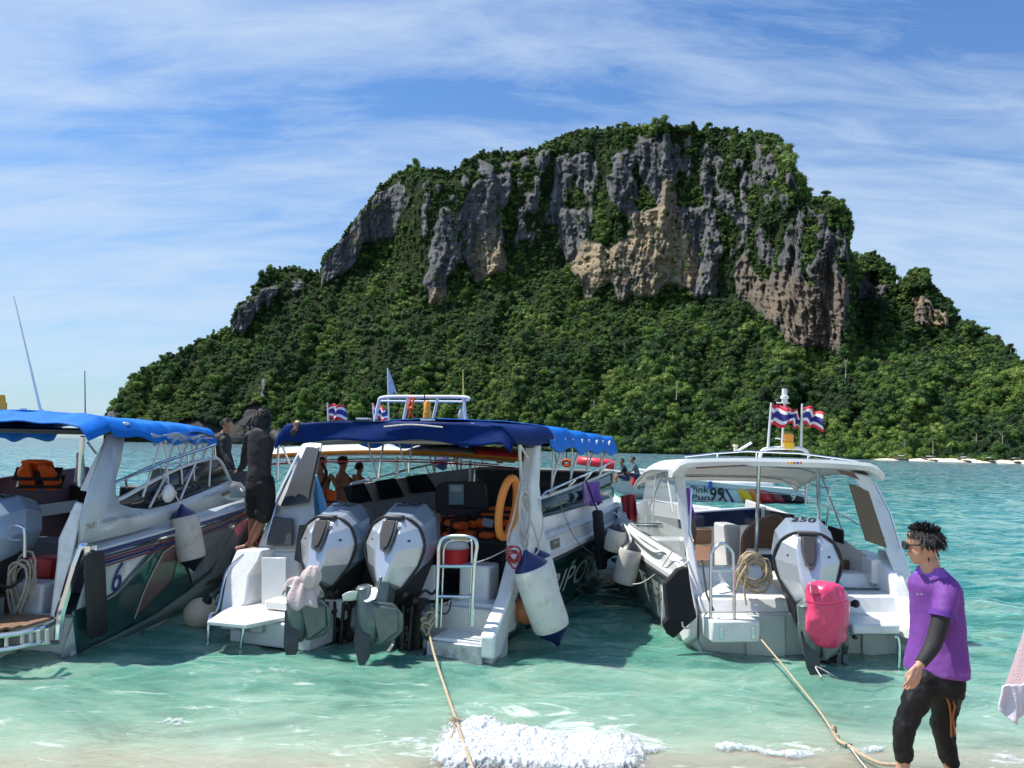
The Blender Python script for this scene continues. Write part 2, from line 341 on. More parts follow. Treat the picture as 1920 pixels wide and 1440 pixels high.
# close the massif behind the skyline
NB = 5; back = []
for k in range(1, NB+1):
    q = P3[:,-1].copy(); f = k/NB; q[:,1] += 140*f; q[:,0] *= 1+.1*f; q[:,2] = q[:,2]*(1-f)**.8-1.5*f; back.append(q)
ALL = np.concatenate([P3]+[b[:,None,:] for b in back], 1); nx, ny = ALL.shape[:2]
idx = np.arange(nx*ny).reshape(nx, ny)
quads = np.stack([idx[:-1,:-1], idx[1:,:-1], idx[1:,1:], idx[:-1,1:]], -1).reshape(-1, 4)
me = bpy.data.meshes.new('island_hill'); me.vertices.add(nx*ny); me.vertices.foreach_set('co', ALL.reshape(-1)); 
me.loops.add(quads.size); me.loops.foreach_set('vertex_index', quads.reshape(-1).astype(np.int32))
me.polygons.add(len(quads)); me.polygons.foreach_set('loop_start', np.arange(0, quads.size, 4, dtype=np.int32))
me.update(calc_edges=True); me.polygons.foreach_set('use_smooth', np.ones(len(quads), bool))
def padb(A): return np.concatenate([A, np.zeros((nx, NB))], 1)
att = me.attributes.new('rocktype', 'FLOAT_COLOR', 'POINT')
colr = np.zeros((nx*ny, 4), np.float32); colr[:,0] = padb(rk).reshape(-1); colr[:,1] = padb(np.clip(blur(M_och, 2), 0, 1)).reshape(-1); colr[:,2] = padb(np.clip(blur(M_['brown'], 2), 0, 1)).reshape(-1); colr[:,3] = padb(M_['cave']).reshape(-1)
att.data.foreach_set('color', colr.reshape(-1))
isl = bpy.data.objects.new('island_hill', me); sc.collection.objects.link(isl); isl['kind'] = 'structure'
mt = bpy.data.materials.new('island_rock'); mt.use_nodes = True; t = mt.node_tree; b = t.nodes['Principled BSDF']; b.inputs['Roughness'].default_value = .95; b.inputs['Specular IOR Level'].default_value = .15
def tn(t, ty, **k):
    n = t.nodes.new(ty)
    for a, c in k.items(): setattr(n, a, c)
    return n
def tnoise(t, vec, s, d=6, r=.6, scale=None, dist=0):
    if scale:
        mp = tn(t, 'ShaderNodeMapping'); mp.inputs['Scale'].default_value = scale; t.links.new(vec, mp.inputs[0]); vec = mp.outputs[0]
    n = tn(t, 'ShaderNodeTexNoise'); n.inputs['Scale'].default_value = s; n.inputs['Detail'].default_value = d; n.inputs['Roughness'].default_value = r; n.inputs['Distortion'].default_value = dist
    t.links.new(vec, n.inputs['Vector']); return n.outputs['Fac']
def tramp(t, v, pts):
    n = tn(t, 'ShaderNodeValToRGB'); cr = n.color_ramp
    while len(cr.elements) < len(pts): cr.elements.new(.5)
    for e_, (p, c) in zip(cr.elements, pts): e_.position = p; e_.color = (*c, 1) if not isinstance(c, float) else (c, c, c, 1)
    t.links.new(v, n.inputs[0]); return n.outputs[0]
def tmix(t, f, a, c, blend='MIX'):
    n = tn(t, 'ShaderNodeMix', data_type='RGBA', blend_type=blend)
    for i, v in ((0, f), (6, a), (7, c)):
        if isinstance(v, (int, float)): n.inputs[i].default_value = v
        elif isinstance(v, tuple): n.inputs[i].default_value = (*v, 1)
        else: t.links.new(v, n.inputs[i])
    return n.outputs[2]
def tmath(t, op, a, b_=None, clamp=False):
    n = tn(t, 'ShaderNodeMath', operation=op, use_clamp=clamp)
    for i, v in enumerate((a, b_)):
        if v is None: continue
        if isinstance(v, (int, float)): n.inputs[i].default_value = v
        else: t.links.new(v, n.inputs[i])
    return n.outputs[0]
geo = tn(t, 'ShaderNodeNewGeometry'); pos = geo.outputs['Position']
at = tn(t, 'ShaderNodeAttribute', attribute_name='rocktype'); sp = tn(t, 'ShaderNodeSeparateColor'); t.links.new(at.outputs['Color'], sp.inputs[0])
streak = tnoise(t, pos, .16, 12, .74, (1.0, 1.0, .20), .5); blot = tnoise(t, pos, .035, 6, .6); strat = tnoise(t, pos, .24, 12, .74, (.35, .35, 1.6), 1.2)
grey = tramp(t, streak, [(.28, (.05,.052,.058)), (.40, (.12,.122,.128)), (.50, (.195,.197,.20)), (.60, (.29,.288,.275)), (.76, (.58,.56,.50))])
och = tramp(t, strat, [(.30, (.20,.155,.11)), (.42, (.42,.32,.19)), (.54, (.62,.49,.31)), (.70, (.76,.68,.52))])
brn = tramp(t, tnoise(t, pos, .06, 9, .7), [(.3, (.22,.18,.14)), (.6, (.34,.27,.20)), (.8, (.46,.36,.26))])
c1 = tmix(t, tmath(t, 'MULTIPLY', sp.outputs[1], tramp(t, blot, [(.32, (0.,0.,0.)), (.50, (1.,1.,1.))])), grey, och)
c1 = tmix(t, tmath(t, 'MULTIPLY', sp.outputs[2], .85), c1, brn)
soil = tramp(t, tnoise(t, pos, .3, 5), [(.35, (.018,.030,.010)), (.65, (.045,.070,.018))])
c2 = tmix(t, tramp(t, sp.outputs[0], [(.30, (0.,0.,0.)), (.55, (1.,1.,1.))]), soil, c1)
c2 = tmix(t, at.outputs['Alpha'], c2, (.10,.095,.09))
t.links.new(c2, b.inputs['Base Color'])
bp = tn(t, 'ShaderNodeBump'); bp.inputs['Strength'].default_value = 1.0; bp.inputs['Distance'].default_value = 5.0
t.links.new(tmath(t, 'ADD', streak, strat), bp.inputs['Height']); t.links.new(bp.outputs[0], b.inputs['Normal'])
me.materials.append(mt)
# ------------------------------------------------------------------ foliage
def leaf_mat(name, stops, val=1.0):
    mt = bpy.data.materials.new(name); mt.use_nodes = True; t = mt.node_tree; b = t.nodes['Principled BSDF']; b.inputs['Roughness'].default_value = .6; b.inputs['Specular IOR Level'].default_value = .25
    oi = tn(t, 'ShaderNodeObjectInfo')
    big_ = tnoise(t, oi.outputs['Location'], .022, 3, .5)
    f = tmath(t, 'ADD', tmath(t, 'MULTIPLY', oi.outputs['Random'], .50), tmath(t, 'MULTIPLY', tmath(t, 'SUBTRACT', big_, .30), 1.25))
    c = tramp(t, f, stops)
    geo = tn(t, 'ShaderNodeNewGeometry'); c = tmix(t, .30, c, tramp(t, tnoise(t, geo.outputs['Position'], .9, 3), [(.3, (.012,.030,.010)), (.7, (.10,.17,.035))]))
    t.links.new(c, b.inputs['Base Color'])
    tr = tn(t, 'ShaderNodeBsdfTranslucent'); t.links.new(tmix(t, .5, c, (.10,.20,.02)), tr.inputs[0])
    ms = tn(t, 'ShaderNodeMixShader'); ms.inputs[0].default_value = .22; t.links.new(b.outputs[0], ms.inputs[1]); t.links.new(tr.outputs[0], ms.inputs[2])
    t.links.new(ms.outputs[0], t.nodes['Material Output'].inputs[0]); return mt
leafm = leaf_mat('jungle_leaves', [(.22, (.013,.036,.019)), (.38, (.030,.082,.026)), (.52, (.075,.160,.030)), (.66, (.150,.260,.040)), (.82, (.27,.36,.08))])
barkm = mat('bark_pale', (.30,.26,.20), .9, var=.3, vs=3)
def crown_mesh(name, seed, lobes, nleaf, ls, flat=1.0, wide=1.0):
    rnd = random.Random(seed); mb = MB(); L = []
    for k in range(lobes):
        a = rnd.uniform(0, 6.28); r = rnd.uniform(.1, .62)*wide; L.append((Vector((math.cos(a)*r, math.sin(a)*r, rnd.uniform(.15, .85)*flat)), rnd.uniform(.30, .48)))
    for c, r in L: mb.sph(c, (r*.72, r*.72, r*.6), 7, 4, .12)
    for k in range(nleaf):
        c, r = rnd.choice(L); d = Vector((rnd.gauss(0,1), rnd.gauss(0,1), rnd.gauss(.25,1))).normalized()
        p = c + Vector((d.x, d.y, d.z*.85))*r*rnd.uniform(.72, 1.12); nrm = (d+Vector((rnd.gauss(0,.5), rnd.gauss(0,.5), rnd.gauss(.3,.5)))).normalized()
        u = nrm.orthogonal().normalized(); v = nrm.cross(u); a = rnd.uniform(0, 6.28); u, v = u*math.cos(a)+v*math.sin(a), v*math.cos(a)-u*math.sin(a)
        s_ = ls*rnd.uniform(.6, 1.3); q = p-nrm*s_*.25
        mb.add([p-u*s_, q-v*s_*.7, p+u*s_, q+v*s_*.7], [(0,1,2),(0,2,3)])
    me = mb.mesh(name, smooth=0, fix=False); me.materials.append(leafm); return me
crowns = [crown_mesh('crown', s_, lb, 620, ls*.80, fl, wd) for s_, lb, ls, fl, wd in ((1,7,.085,.9,1),(2,9,.075,.7,1.1),(3,6,.095,1.5,.75),(4,10,.07,.55,1.35),(5,5,.10,1.9,.55),(6,8,.08,.6,1.15),(7,4,.12,1.2,.9),(8,12,.06,1.0,1.3))]
coll = bpy.data.collections.new('crown_sources')
for i, cm in enumerate(crowns):
    o = bpy.data.objects.new('crown_source', cm); coll.objects.link(o)
pts, scl, rot = [], [], []
rnd = np.random.RandomState(5)
# sample the hill evenly in ground terms along the slope
def sample(n, size, allow):
    i = rnd.randint(0, nx-1, n); j = (rnd.rand(n)*(NT-1)).astype(int)
    wgt = (base-sil)[i]/(base-sil).max(); ok = rnd.rand(n) < wgt*1.0
    i = i[ok]; j = j[ok]; a = allow(i, j); i = i[a]; j = j[a]
    p = P3[i, j]+(rnd.rand(len(i), 3)-.5)*np.array([1.6, 1.6, .8]); s_ = size(i, j); pts.append(p-np.array([0,0,.35])*s_[:,None]); scl.append(s_); rot.append(rnd.rand(len(i))*6.28)
rkw = rk
def a_big(i, j): return (rkw[i,j] < .25) & (M_['cave'][i,j] < .5) & (j > 2)
patch = fbm(PXG/70, PYG/60, 91, 3)
sample(20000, lambda i, j: (2.5+6.0*rnd.rand(len(i))**2.6)*(1-.35*cliffzone[i,j])*np.where(PXG[i,j] > 1500, .72, 1)*np.where((patch[i,j] > .56), .72, 1), a_big)
sample(26000, lambda i, j: 1.3+1.8*rnd.rand(len(i)), lambda i, j: (rkw[i,j] < .55) & (M_['cave'][i,j] < .5) & (j > 1))
crv = fbm(PXG/16, PYG/9, 97, 4)
sample(16000, lambda i, j: 1.0+1.7*rnd.rand(len(i)), lambda i, j: (rkw[i,j] > .3) & (crv[i,j]+rnd.rand(len(i))*.16 > .66) & (M_['brown'][i,j] < .5))
# thick cover on the summit rim
ii = np.repeat(np.arange(nx-1), 3); s_ = 1.6+3.4*rnd.rand(len(ii))**1.6*np.clip(fbm(PX[ii]/30, ii*0, 7)*1.6, .4, 1.4)
pts.append(P3[ii, NT-1-rnd.randint(0, 4, len(ii))]-np.array([0,0,.45])*s_[:,None]+rnd.rand(len(ii), 3)*np.array([1, 4, 0])); scl.append(s_); rot.append(rnd.rand(len(ii))*6.28)
# shoreline fringe
ii = np.repeat(np.arange(nx-1), 4); ii = ii[(PX[ii] < 330)|(PX[ii] > 500)]; s_ = 2.0+2.8*rnd.rand(len(ii)); q = P3[ii, 2].copy(); q[:,2] = np.maximum(q[:,2], .3); q[:,1] += rnd.rand(len(ii))*5+np.where(PX[ii] > 1628, 4, 0)
pts.append(q+np.array([0,0,.1])); scl.append(s_); rot.append(rnd.rand(len(ii))*6.28)
pts = np.concatenate(pts); scl = np.concatenate(scl); rot = np.concatenate(rot)
me = bpy.data.meshes.new('jungle'); me.vertices.add(len(pts)); me.vertices.foreach_set('co', pts.reshape(-1).astype(np.float32)); me.update()
a = me.attributes.new('sc', 'FLOAT', 'POINT'); a.data.foreach_set('value', scl.astype(np.float32))
a = me.attributes.new('rt', 'FLOAT', 'POINT'); a.data.foreach_set('value', rot.astype(np.float32))
jungle = bpy.data.objects.new('jungle', me); sc.collection.objects.link(jungle)
tag(jungle, 'dense green jungle of small crowns covering the slopes and ledges of the island', 'forest', kind='stuff')
g = bpy.data.node_groups.new('scatter', 'GeometryNodeTree'); g.interface.new_socket('Geometry', in_out='INPUT', socket_type='NodeSocketGeometry'); g.interface.new_socket('Geometry', in_out='OUTPUT', socket_type='NodeSocketGeometry')
gi = g.nodes.new('NodeGroupInput'); go = g.nodes.new('NodeGroupOutput'); m2p = g.nodes.new('GeometryNodeMeshToPoints'); iop = g.nodes.new('GeometryNodeInstanceOnPoints'); ci = g.nodes.new('GeometryNodeCollectionInfo')
ci.inputs['Collection'].default_value = coll; ci.inputs['Separate Children'].default_value = True; ci.inputs['Reset Children'].default_value = True
iop.inputs['Pick Instance'].default_value = True
s1 = g.nodes.new('GeometryNodeInputNamedAttribute'); s1.data_type = 'FLOAT'; s1.inputs['Name'].default_value = 'sc'
s2 = g.nodes.new('GeometryNodeInputNamedAttribute'); s2.data_type = 'FLOAT'; s2.inputs['Name'].default_value = 'rt'
cx = g.nodes.new('ShaderNodeCombineXYZ'); g.links.new(s2.outputs[0], cx.inputs[2])
rv = g.nodes.new('FunctionNodeRandomValue'); rv.data_type = 'INT'; rv.inputs[4].default_value = 0; rv.inputs[5].default_value = len(crowns)-1
g.links.new(gi.outputs[0], m2p.inputs[0]); g.links.new(m2p.outputs[0], iop.inputs['Points']); g.links.new(ci.outputs[0], iop.inputs['Instance'])
g.links.new(s1.outputs[0], iop.inputs['Scale']); g.links.new(cx.outputs[0], iop.inputs['Rotation']); g.links.new(rv.outputs[2], iop.inputs['Instance Index']); g.links.new(iop.outputs[0], go.inputs[0])
mod = jungle.modifiers.new('scatter', 'NODES'); mod.node_group = g
# ------------------------------------------------------------------ sea, seabed, beach
def beach_z(y): return np.where(y < 5.0, (5.0-y)*.07, -np.minimum((y-5.0)*.115, 2.2))
rows = [-6+.35*k for k in range(30)]+[4.6+.12*k for k in range(60)]
rows += [rows[-1]*1.06**k for k in range(1, 45)]
colsx = np.linspace(-1, 1, 121)
vs = []; 
for y in rows:
    wdt = 9+abs(y)*1.2
    for c in colsx:
        x = c*wdt; z = float(beach_z(np.array(y+.07*math.sin(x*.7)+.05*math.sin(x*1.9+1)-max(-.55, min(.5, x*.10)) if y < 30 else y))); vs.append((x, y, z+.012*math.sin(x*9+y*7)*(1 if y < 8 else 0)))
n = len(colsx); fs = [(i*n+j, i*n+j+1, (i+1)*n+j+1, (i+1)*n+j) for i in range(len(rows)-1) for j in range(n-1)]
sand = MB(); sand.v = vs; sand.f = fs
sandm = mat('wet_sand', (.33,.28,.205), .55, var=.12, vs=1.3, bump=.35, bs=14, dirt=(.24,.20,.15), ds=1.5)
o = solo(sand, 'beach', sandm, None, None, p=(0,0,0), kind='structure', smooth=60)
# far white beach on the right shore of the island
ds_ = [k for k in range(0, nx, 3) if PX[k] > 1628]
fb = MB(); rings = []
for k in ds_:
    q = P3[k, 1]; wd_ = 1.5+min(1, (PX[k]-1628)/80)*6; zt = .25+.95*min(1, (PX[k]-1628)/120)
    rings.append([(q[0], q[1]-wd_-5, -.6), (q[0], q[1]-wd_-2, .05), (q[0], q[1]-1.5, zt), (q[0], q[1]+4, zt+.5)])
fb.loft(rings, closed=False, caps=False)
solo(fb, 'far_beach', mat('white_sand', (.78,.70,.54), .9, var=.08, vs=.3), None, None, p=(0,0,0), kind='structure')
# sea surface with real chop
ra = [3.9]
while ra[-1] < 7000: ra.append(ra[-1]*(1.0042 if ra[-1] < 45 else 1.012 if ra[-1] < 300 else 1.06))
ra = np.array(ra); ca = np.linspace(-1.0, 1.0, 431)
Yg, Cg = np.meshgrid(ra, ca, indexing='ij'); Xg = Cg*(Yg*.95+1.5)
def waves(x, y):
    z = np.zeros_like(x); amp = np.clip((y-5.2)/4, .15, 1)
    rs = np.random.RandomState(3)
    for k in range(22):
        L = .22*1.32**(k % 11)*rs.uniform(.85, 1.2); th = rs.normal(-math.pi/2, .75); ph = rs.uniform(0, 6.28); A = .0080*L**.72
        fade = np.clip(1.3-y/(90*L), 0, 1)
        wrp = fbm(x/(L*5)+k*3, y/(L*4), 200+k, 2)*5
        s_ = np.sin((x*math.cos(th)+y*math.sin(th))*2*math.pi/L+ph+wrp); z += A*(1-np.abs(s_)*1.3)*fade*(.35+1.3*fbm(x/3.2+k, y/2.2, 300+k, 2))
    z = z*amp*1.15
    # shore break: a low swell with a foaming crest right of centre
    sw = np.exp(-((y-6.55-.18*np.sin(x*1.1)-.05*x)/.30)**2)*.055*(.5+.5*np.exp(-((x-.55)/1.6)**2))
    sw2 = np.exp(-((y-7.6-.2*np.sin(x*.8+1))/.6)**2)*.03
    return z+sw+sw2
Zg = waves(Xg, Yg)
nr, nc = Xg.shape; V = np.stack([Xg, Yg, Zg], -1).reshape(-1, 3); idx = np.arange(nr*nc).reshape(nr, nc)
quads = np.stack([idx[:-1,:-1], idx[:-1,1:], idx[1:,1:], idx[1:,:-1]], -1).reshape(-1, 4)
me = bpy.data.meshes.new('sea'); me.vertices.add(len(V)); me.vertices.foreach_set('co', V.reshape(-1)); me.loops.add(quads.size); me.loops.foreach_set('vertex_index', quads.reshape(-1).astype(np.int32))
me.polygons.add(len(quads)); me.polygons.foreach_set('loop_start', np.arange(0, quads.size, 4, dtype=np.int32)); me.update(calc_edges=True); me.polygons.foreach_set('use_smooth', np.ones(len(quads), bool))
sea = bpy.data.objects.new('sea_water', me); sc.collection.objects.link(sea); sea['kind'] = 'structure'
mt = bpy.data.materials.new('sea_water'); mt.use_nodes = True; t = mt.node_tree; t.nodes.clear()
geo = tn(t, 'ShaderNodeNewGeometry'); pos = geo.outputs['Position']; sx = tn(t, 'ShaderNodeSeparateXYZ'); t.links.new(pos, sx.inputs[0])
n1 = tnoise(t, pos, .35, 4, .55, (.6, 1, 1)); n2 = tnoise(t, pos, .06, 3, .5, (.35, 1, 1)); n0 = tnoise(t, pos, 1.1, 7, .68, (.45, 1, 1), 1.4)
shore = tmath(t, 'SUBTRACT', tmath(t, 'SUBTRACT', sx.outputs[1], 4.95), tmath(t, 'MINIMUM', tmath(t, 'MAXIMUM', tmath(t, 'MULTIPLY', sx.outputs[0], .10), -.5), .5))
dd = tmath(t, 'ADD', shore, tmath(t, 'MULTIPLY', tmath(t, 'SUBTRACT', n1, .5), 1.6))
lg = tmath(t, 'LOGARITHM', tmath(t, 'MAXIMUM', tmath(t, 'ADD', dd, tmath(t, 'MULTIPLY', tmath(t, 'MULTIPLY', tmath(t, 'SUBTRACT', n2, .5), .9), sx.outputs[1])), .25), 10)
lgn = tmath(t, 'DIVIDE', tmath(t, 'ADD', lg, .6), 3.4)   # 0.25 m .. 600 m of distance from the shore
wcol = tramp(t, lgn, [(0.0, (.36,.36,.27)), (.08, (.27,.36,.27)), (.18, (.145,.275,.205)), (.31, (.055,.185,.138)), (.42, (.012,.120,.100)), (.56, (.004,.105,.105)), (.72, (.004,.060,.085)), (.88, (.005,.035,.068)), (1.0, (.008,.035,.070))])
wcol = tmix(t, tramp(t, n0, [(.45, (0.,0.,0.)), (.62, (.8,.8,.8))]), tmix(t, tramp(t, n0, [(.32, (.8,.8,.8)), (.46, (0.,0.,0.))]), wcol, tmix(t, .5, wcol, (.02,.07,.055))), tmix(t, .30, wcol, (.50,.62,.46)))  # bright and shaded wavelet streaks painted into the water colour
opac = tmath(t, 'SUBTRACT', 1.0, tmath(t, 'POWER', 2.718, tmath(t, 'MULTIPLY', tmath(t, 'MAXIMUM', dd, .0), -2.0)))
opac = tmath(t, 'ADD', tmath(t, 'MULTIPLY', opac, .80), .16)
dif = tn(t, 'ShaderNodeBsdfPrincipled'); t.links.new(wcol, dif.inputs['Base Color']); dif.inputs['Specular IOR Level'].default_value = 0; dif.inputs['Roughness'].default_value = 1; dif.inputs['Subsurface Weight'].default_value = 1; dif.inputs['Subsurface Radius'].default_value = (.35,1,.9); dif.inputs['Subsurface Scale'].default_value = .3
trn = tn(t, 'ShaderNodeBsdfTransparent'); trn.inputs[0].default_value = (.86,.97,.90,1)
body = tn(t, 'ShaderNodeMixShader'); t.links.new(opac, body.inputs[0]); t.links.new(trn.outputs[0], body.inputs[1]); t.links.new(dif.outputs[0], body.inputs[2])
gl = tn(t, 'ShaderNodeBsdfGlossy'); gl.inputs['Roughness'].default_value = .035; gl.inputs[0].default_value = (1,1,1,1)
bp = tn(t, 'ShaderNodeBump'); bp.inputs['Distance'].default_value = .05; 
w1 = tnoise(t, pos, 6.0, 5, .55, (.55, 1, 1), .4); w2 = tnoise(t, pos, 1.5, 4, .6, (.5, 1, 1), .5); w3 = tnoise(t, pos, .32, 3, .6, (.45, 1, 1), .4)
h1 = tmath(t, 'ADD', tmath(t, 'MULTIPLY', w1, .42), tmath(t, 'MULTIPLY', w2, 1.9)); h1 = tmath(t, 'ADD', h1, tmath(t, 'MULTIPLY', w3, tmath(t, 'MINIMUM', tmath(t, 'MULTIPLY', sx.outputs[1], .16), 9.0)))
t.links.new(h1, bp.inputs['Height']); bp.inputs['Strength'].default_value = .85
for n_ in (dif, gl): t.links.new(bp.outputs[0], n_.inputs['Normal'])
fr = tn(t, 'ShaderNodeFresnel'); fr.inputs[0].default_value = 1.33; t.links.new(bp.outputs[0], fr.inputs['Normal'])
frc = tmath(t, 'MINIMUM', tmath(t, 'MULTIPLY', fr.outputs[0], 1.0), .38)
sh = tn(t, 'ShaderNodeMixShader'); t.links.new(frc, sh.inputs[0]); t.links.new(body.outputs[0], sh.inputs[1]); t.links.new(gl.outputs[0], sh.inputs[2])
# thin lace of foam left on the shallow water
fo = tnoise(t, pos, 2.6, 9, .72, (.45, 1, 1), 1.2); near = tramp(t, tmath(t, 'DIVIDE', shore, 4.0), [(0.0, (1.,1.,1.)), (.35, (.8,.8,.8)), (1.0, (.0,.0,.0))])
wvx = tmath(t, 'MULTIPLY', tmath(t, 'SUBTRACT', sx.outputs[0], .22), .80); wvy = tmath(t, 'MULTIPLY', tmath(t, 'SUBTRACT', sx.outputs[1], 5.85), 1.5)
hlo = tmath(t, 'POWER', 2.718, tmath(t, 'MULTIPLY', tmath(t, 'ADD', tmath(t, 'MULTIPLY', wvx, wvx), tmath(t, 'MULTIPLY', wvy, wvy)), -1.6))
fmask = tmath(t, 'MULTIPLY', tramp(t, tmath(t, 'ADD', fo, tmath(t, 'MULTIPLY', hlo, .17)), [(.585, (0.,0.,0.)), (.66, (.8,.8,.8))]), tmath(t, 'MAXIMUM', near, hlo))
fd = tn(t, 'ShaderNodeBsdfDiffuse'); fd.inputs[0].default_value = (.78,.82,.80,1)
sh2 = tn(t, 'ShaderNodeMixShader'); t.links.new(tmath(t, 'MULTIPLY', fmask, .8), sh2.inputs[0]); t.links.new(sh.outputs[0], sh2.inputs[1]); t.links.new(fd.outputs[0], sh2.inputs[2])
ou = tn(t, 'ShaderNodeOutputMaterial'); t.links.new(sh2.outputs[0], ou.inputs[0]); me.materials.append(mt)
# ================================================================== lettering and shared builders
def lettering(txt, name, mt, A, Uv, Vv, parent=None, thick=.003, shear=0, bold=0, fr=None):
    cu = bpy.data.curves.new('lettering', 'FONT'); cu.body = txt; cu.shear = shear; cu.offset = bold; cu.resolution_u = 3
    to = bpy.data.objects.new('lettering_tmp', cu); sc.collection.objects.link(to)
    dg = bpy.context.evaluated_depsgraph_get(); dg.update(); me = bpy.data.meshes.new_from_object(to.evaluated_get(dg)); bpy.data.objects.remove(to)
    if not me.vertices: return None
    a = np.array([v.co[:] for v in me.vertices]); mn = a.min(0); mx = a.max(0); A = Vector(A); Uv = Vector(Uv); Vv = Vector(Vv); nn = Uv.cross(Vv).normalized()
    mb = MB(); mb.v = [tuple(A+Uv*((q[0]-mn[0])/(mx[0]-mn[0]))+Vv*((q[1]-mn[1])/(mx[1]-mn[1]))+nn*thick) for q in a]; mb.f = [tuple(p.vertices) for p in me.polygons]
    bpy.data.meshes.remove(me)
    return part(mb, name, mt, parent, smooth=0)
def outboard(fr, p, yaw, root, scale=1.0, flip=1, prop_cover=None, bag=None, number=True, nm='outboard_motor'):
    R = Matrix.Rotation(math.radians(yaw), 3, 'Z'); p = Vector(p)
    def T(x, y, z): return p + R @ (Vector((x*flip if False else x, y, z))*scale)
    def sym(r): # right half incl. centre points -> closed ring
        return [T(*q) for q in r]+[T(-q[0], q[1], q[2]) for q in r[::-1] if abs(q[0]) > 1e-6]
    B = [(0,-.17,.47),(.13,-.17,.46),(.255,-.16,.375),(.325,-.17,.20),(.275,-.20,.0),(.13,-.26,-.22),(0,-.27,-.27)]
    A = [(0,-.25,.44),(.105,-.25,.425),(.125,-.33,.33),(.12,-.38,.16),(.095,-.43,.0),(.055,-.46,-.13),(0,-.47,-.16)]
    A2 = [(0,-.27,.40),(.085,-.275,.39),(.10,-.345,.31),(.095,-.40,.15),(.07,-.45,-.0),(.038,-.48,-.12),(0,-.485,-.14)]
    cowl = MB().loft([sym(B), sym(A), sym(A2)]); eng = part(cowl, nm, silver, root, bev=.007*scale, sub=0, smooth=14)
    C = [(x*1.03, .0-.12, z*1.02+.003) for x, y, z in B]; D_ = [(0,.22,.60),(.17,.22,.59),(.285,.20,.455),(.325,.18,.22),(.27,.16,.02),(.15,.12,-.15),(0,.12,-.18)]
    E_ = [(0,.47,.52),(.14,.47,.51),(.235,.46,.40),(.26,.45,.22),(.22,.4,.05),(.12,.4,-.1),(0,.4,-.1)]
    C0 = [(x*1.0, -.155, z*1.0) for x, y, z in B]
    part(MB().loft([sym(C0), sym(C), sym([(a[0]*.5+b_[0]*.5, a[1]*.5+b_[1]*.5, a[2]*.45+b_[2]*.55) for a, b_ in zip(C, D_)]), sym(D_), sym(E_)]), 'cowl_cap', silver2, eng, bev=.010*scale, smooth=16)
    part(MB().tube([q+(q-T(0,-.17,.1))*.012 for q in bez(sym(B)+[sym(B)[0]], 3)], .016*scale, 6), 'seam_strip', blk, eng)
    # badge tongue with its metal surround
    def bd(w_, dz): return [T(-.085*w_, -.275, .44), T(.085*w_, -.275, .44), T(.080*w_, -.352, .31), T(.05*w_, -.405, .17+dz), T(0, -.42, .145+dz), T(-.05*w_, -.405, .17+dz), T(-.080*w_, -.352, .31)]
    part(MB().prism(bd(1, 0), R @ Vector((0,-.018,.006))), 'badge_surround', mat('gunmetal', (.20,.19,.18), .3, metal=.7), eng, bev=.005)
    part(MB().prism([q+R @ Vector((0,-.018,.006)) for q in bd(.66, .035)], R @ Vector((0,-.006,.003))), 'badge', mat('badge_dark', (.05,.045,.045), .4), eng, bev=.003)
    part(MB().box(T(0,-.20,.475), (.20*scale,.10*scale,.035*scale), (0,0,math.radians(yaw))), 'latch', dgrey, eng, bev=.012)
    if number: lettering('250', 'number', mat('print_black', (.01,.01,.012), .4), T(-.135,.10,.555), R @ Vector((.27*scale,0,0)), R @ Vector((0,.12*scale,.035*scale)), eng, thick=.012, shear=.3, bold=.02)
    for sx in (-1, 1): part(MB().lathe([(0,.012),(1,.01)], T(.2*sx,-.255,.25), T(.2*sx,-.285,.252), 8), 'cowl_screw', blk, eng)
    # dark lower case
    U0 = [(.28,-.17,.12),(.30,-.02,.10),(.26,.28,.0),(.18,.28,-.30),(.10,-.05,-.50),(.12,-.24,-.25)]
    part(MB().loft([[T(*q) for q in U0], [T(-q[0], q[1], q[2]) for q in U0]]), 'lower_case', blk, eng, bev=.01)
    # leg
    s = flip
    leg = [[(-.07,-.42,-.08),(0,-.485,-.08),(.07,-.42,-.08),(.11,-.22,-.12),(0,-.15,-.12),(-.11,-.22,-.12)]]
    for k, (z, y, x, w_) in enumerate(((-.30,-.46,-.01,.075),(-.45,-.52,.0,.08),(-.55,-.55,.0,.085))): leg.append([(x*s-w_, y, z),(x*s, y-.09, z+.02),(x*s+w_, y, z),(x*s+w_*.9, y+.20, z-.02),(x*s, y+.24, z-.03),(x*s-w_*.9, y+.20, z-.02)])
    lg = part(MB().loft([[T(*q) for q in r] for r in leg]), 'midsection', engrn if not bag else silver, eng, bev=.01, smooth=30)
    T_ = T
    def T(x, y, z): return T_(x+.20*flip, y, z+.09)
    # anti-ventilation plate, gearcase, skeg, propeller (tilted out of the water)
    a0 = T(-.29*s,-.66,-.24); a1 = T(-.21*s,-.62,-.80); ax = (a1-a0)
    part(MB().prism([T(-.04*s,-.52,-.40), T(.06*s,-.50,-.50), T(.055*s,-.48,-.66), T(-.02*s,-.50,-.75), T(-.17*s,-.56,-.80), T(-.24*s,-.60,-.66), T(-.26*s,-.62,-.38)], R @ Vector((.015,-.03,.0))), 'ventilation_plate', engrn, eng, bev=.012)
    part(MB().prism([T(-.0,-.50,-.45), T(.02,-.50,-.66), T(-.13*s,-.60,-.78), T(-.22*s,-.64,-.40)], R @ Vector((.03,-.06,.0))), 'strut', engrn, eng, bev=.02)
    gc = part(MB().lathe([(0,.062),(.02,.078),(.30,.088),(.32,.095),(.6,.105),(.85,.085),(1,.03)], a0, a1, 16), 'gearcase', engrn, eng, smooth=40)
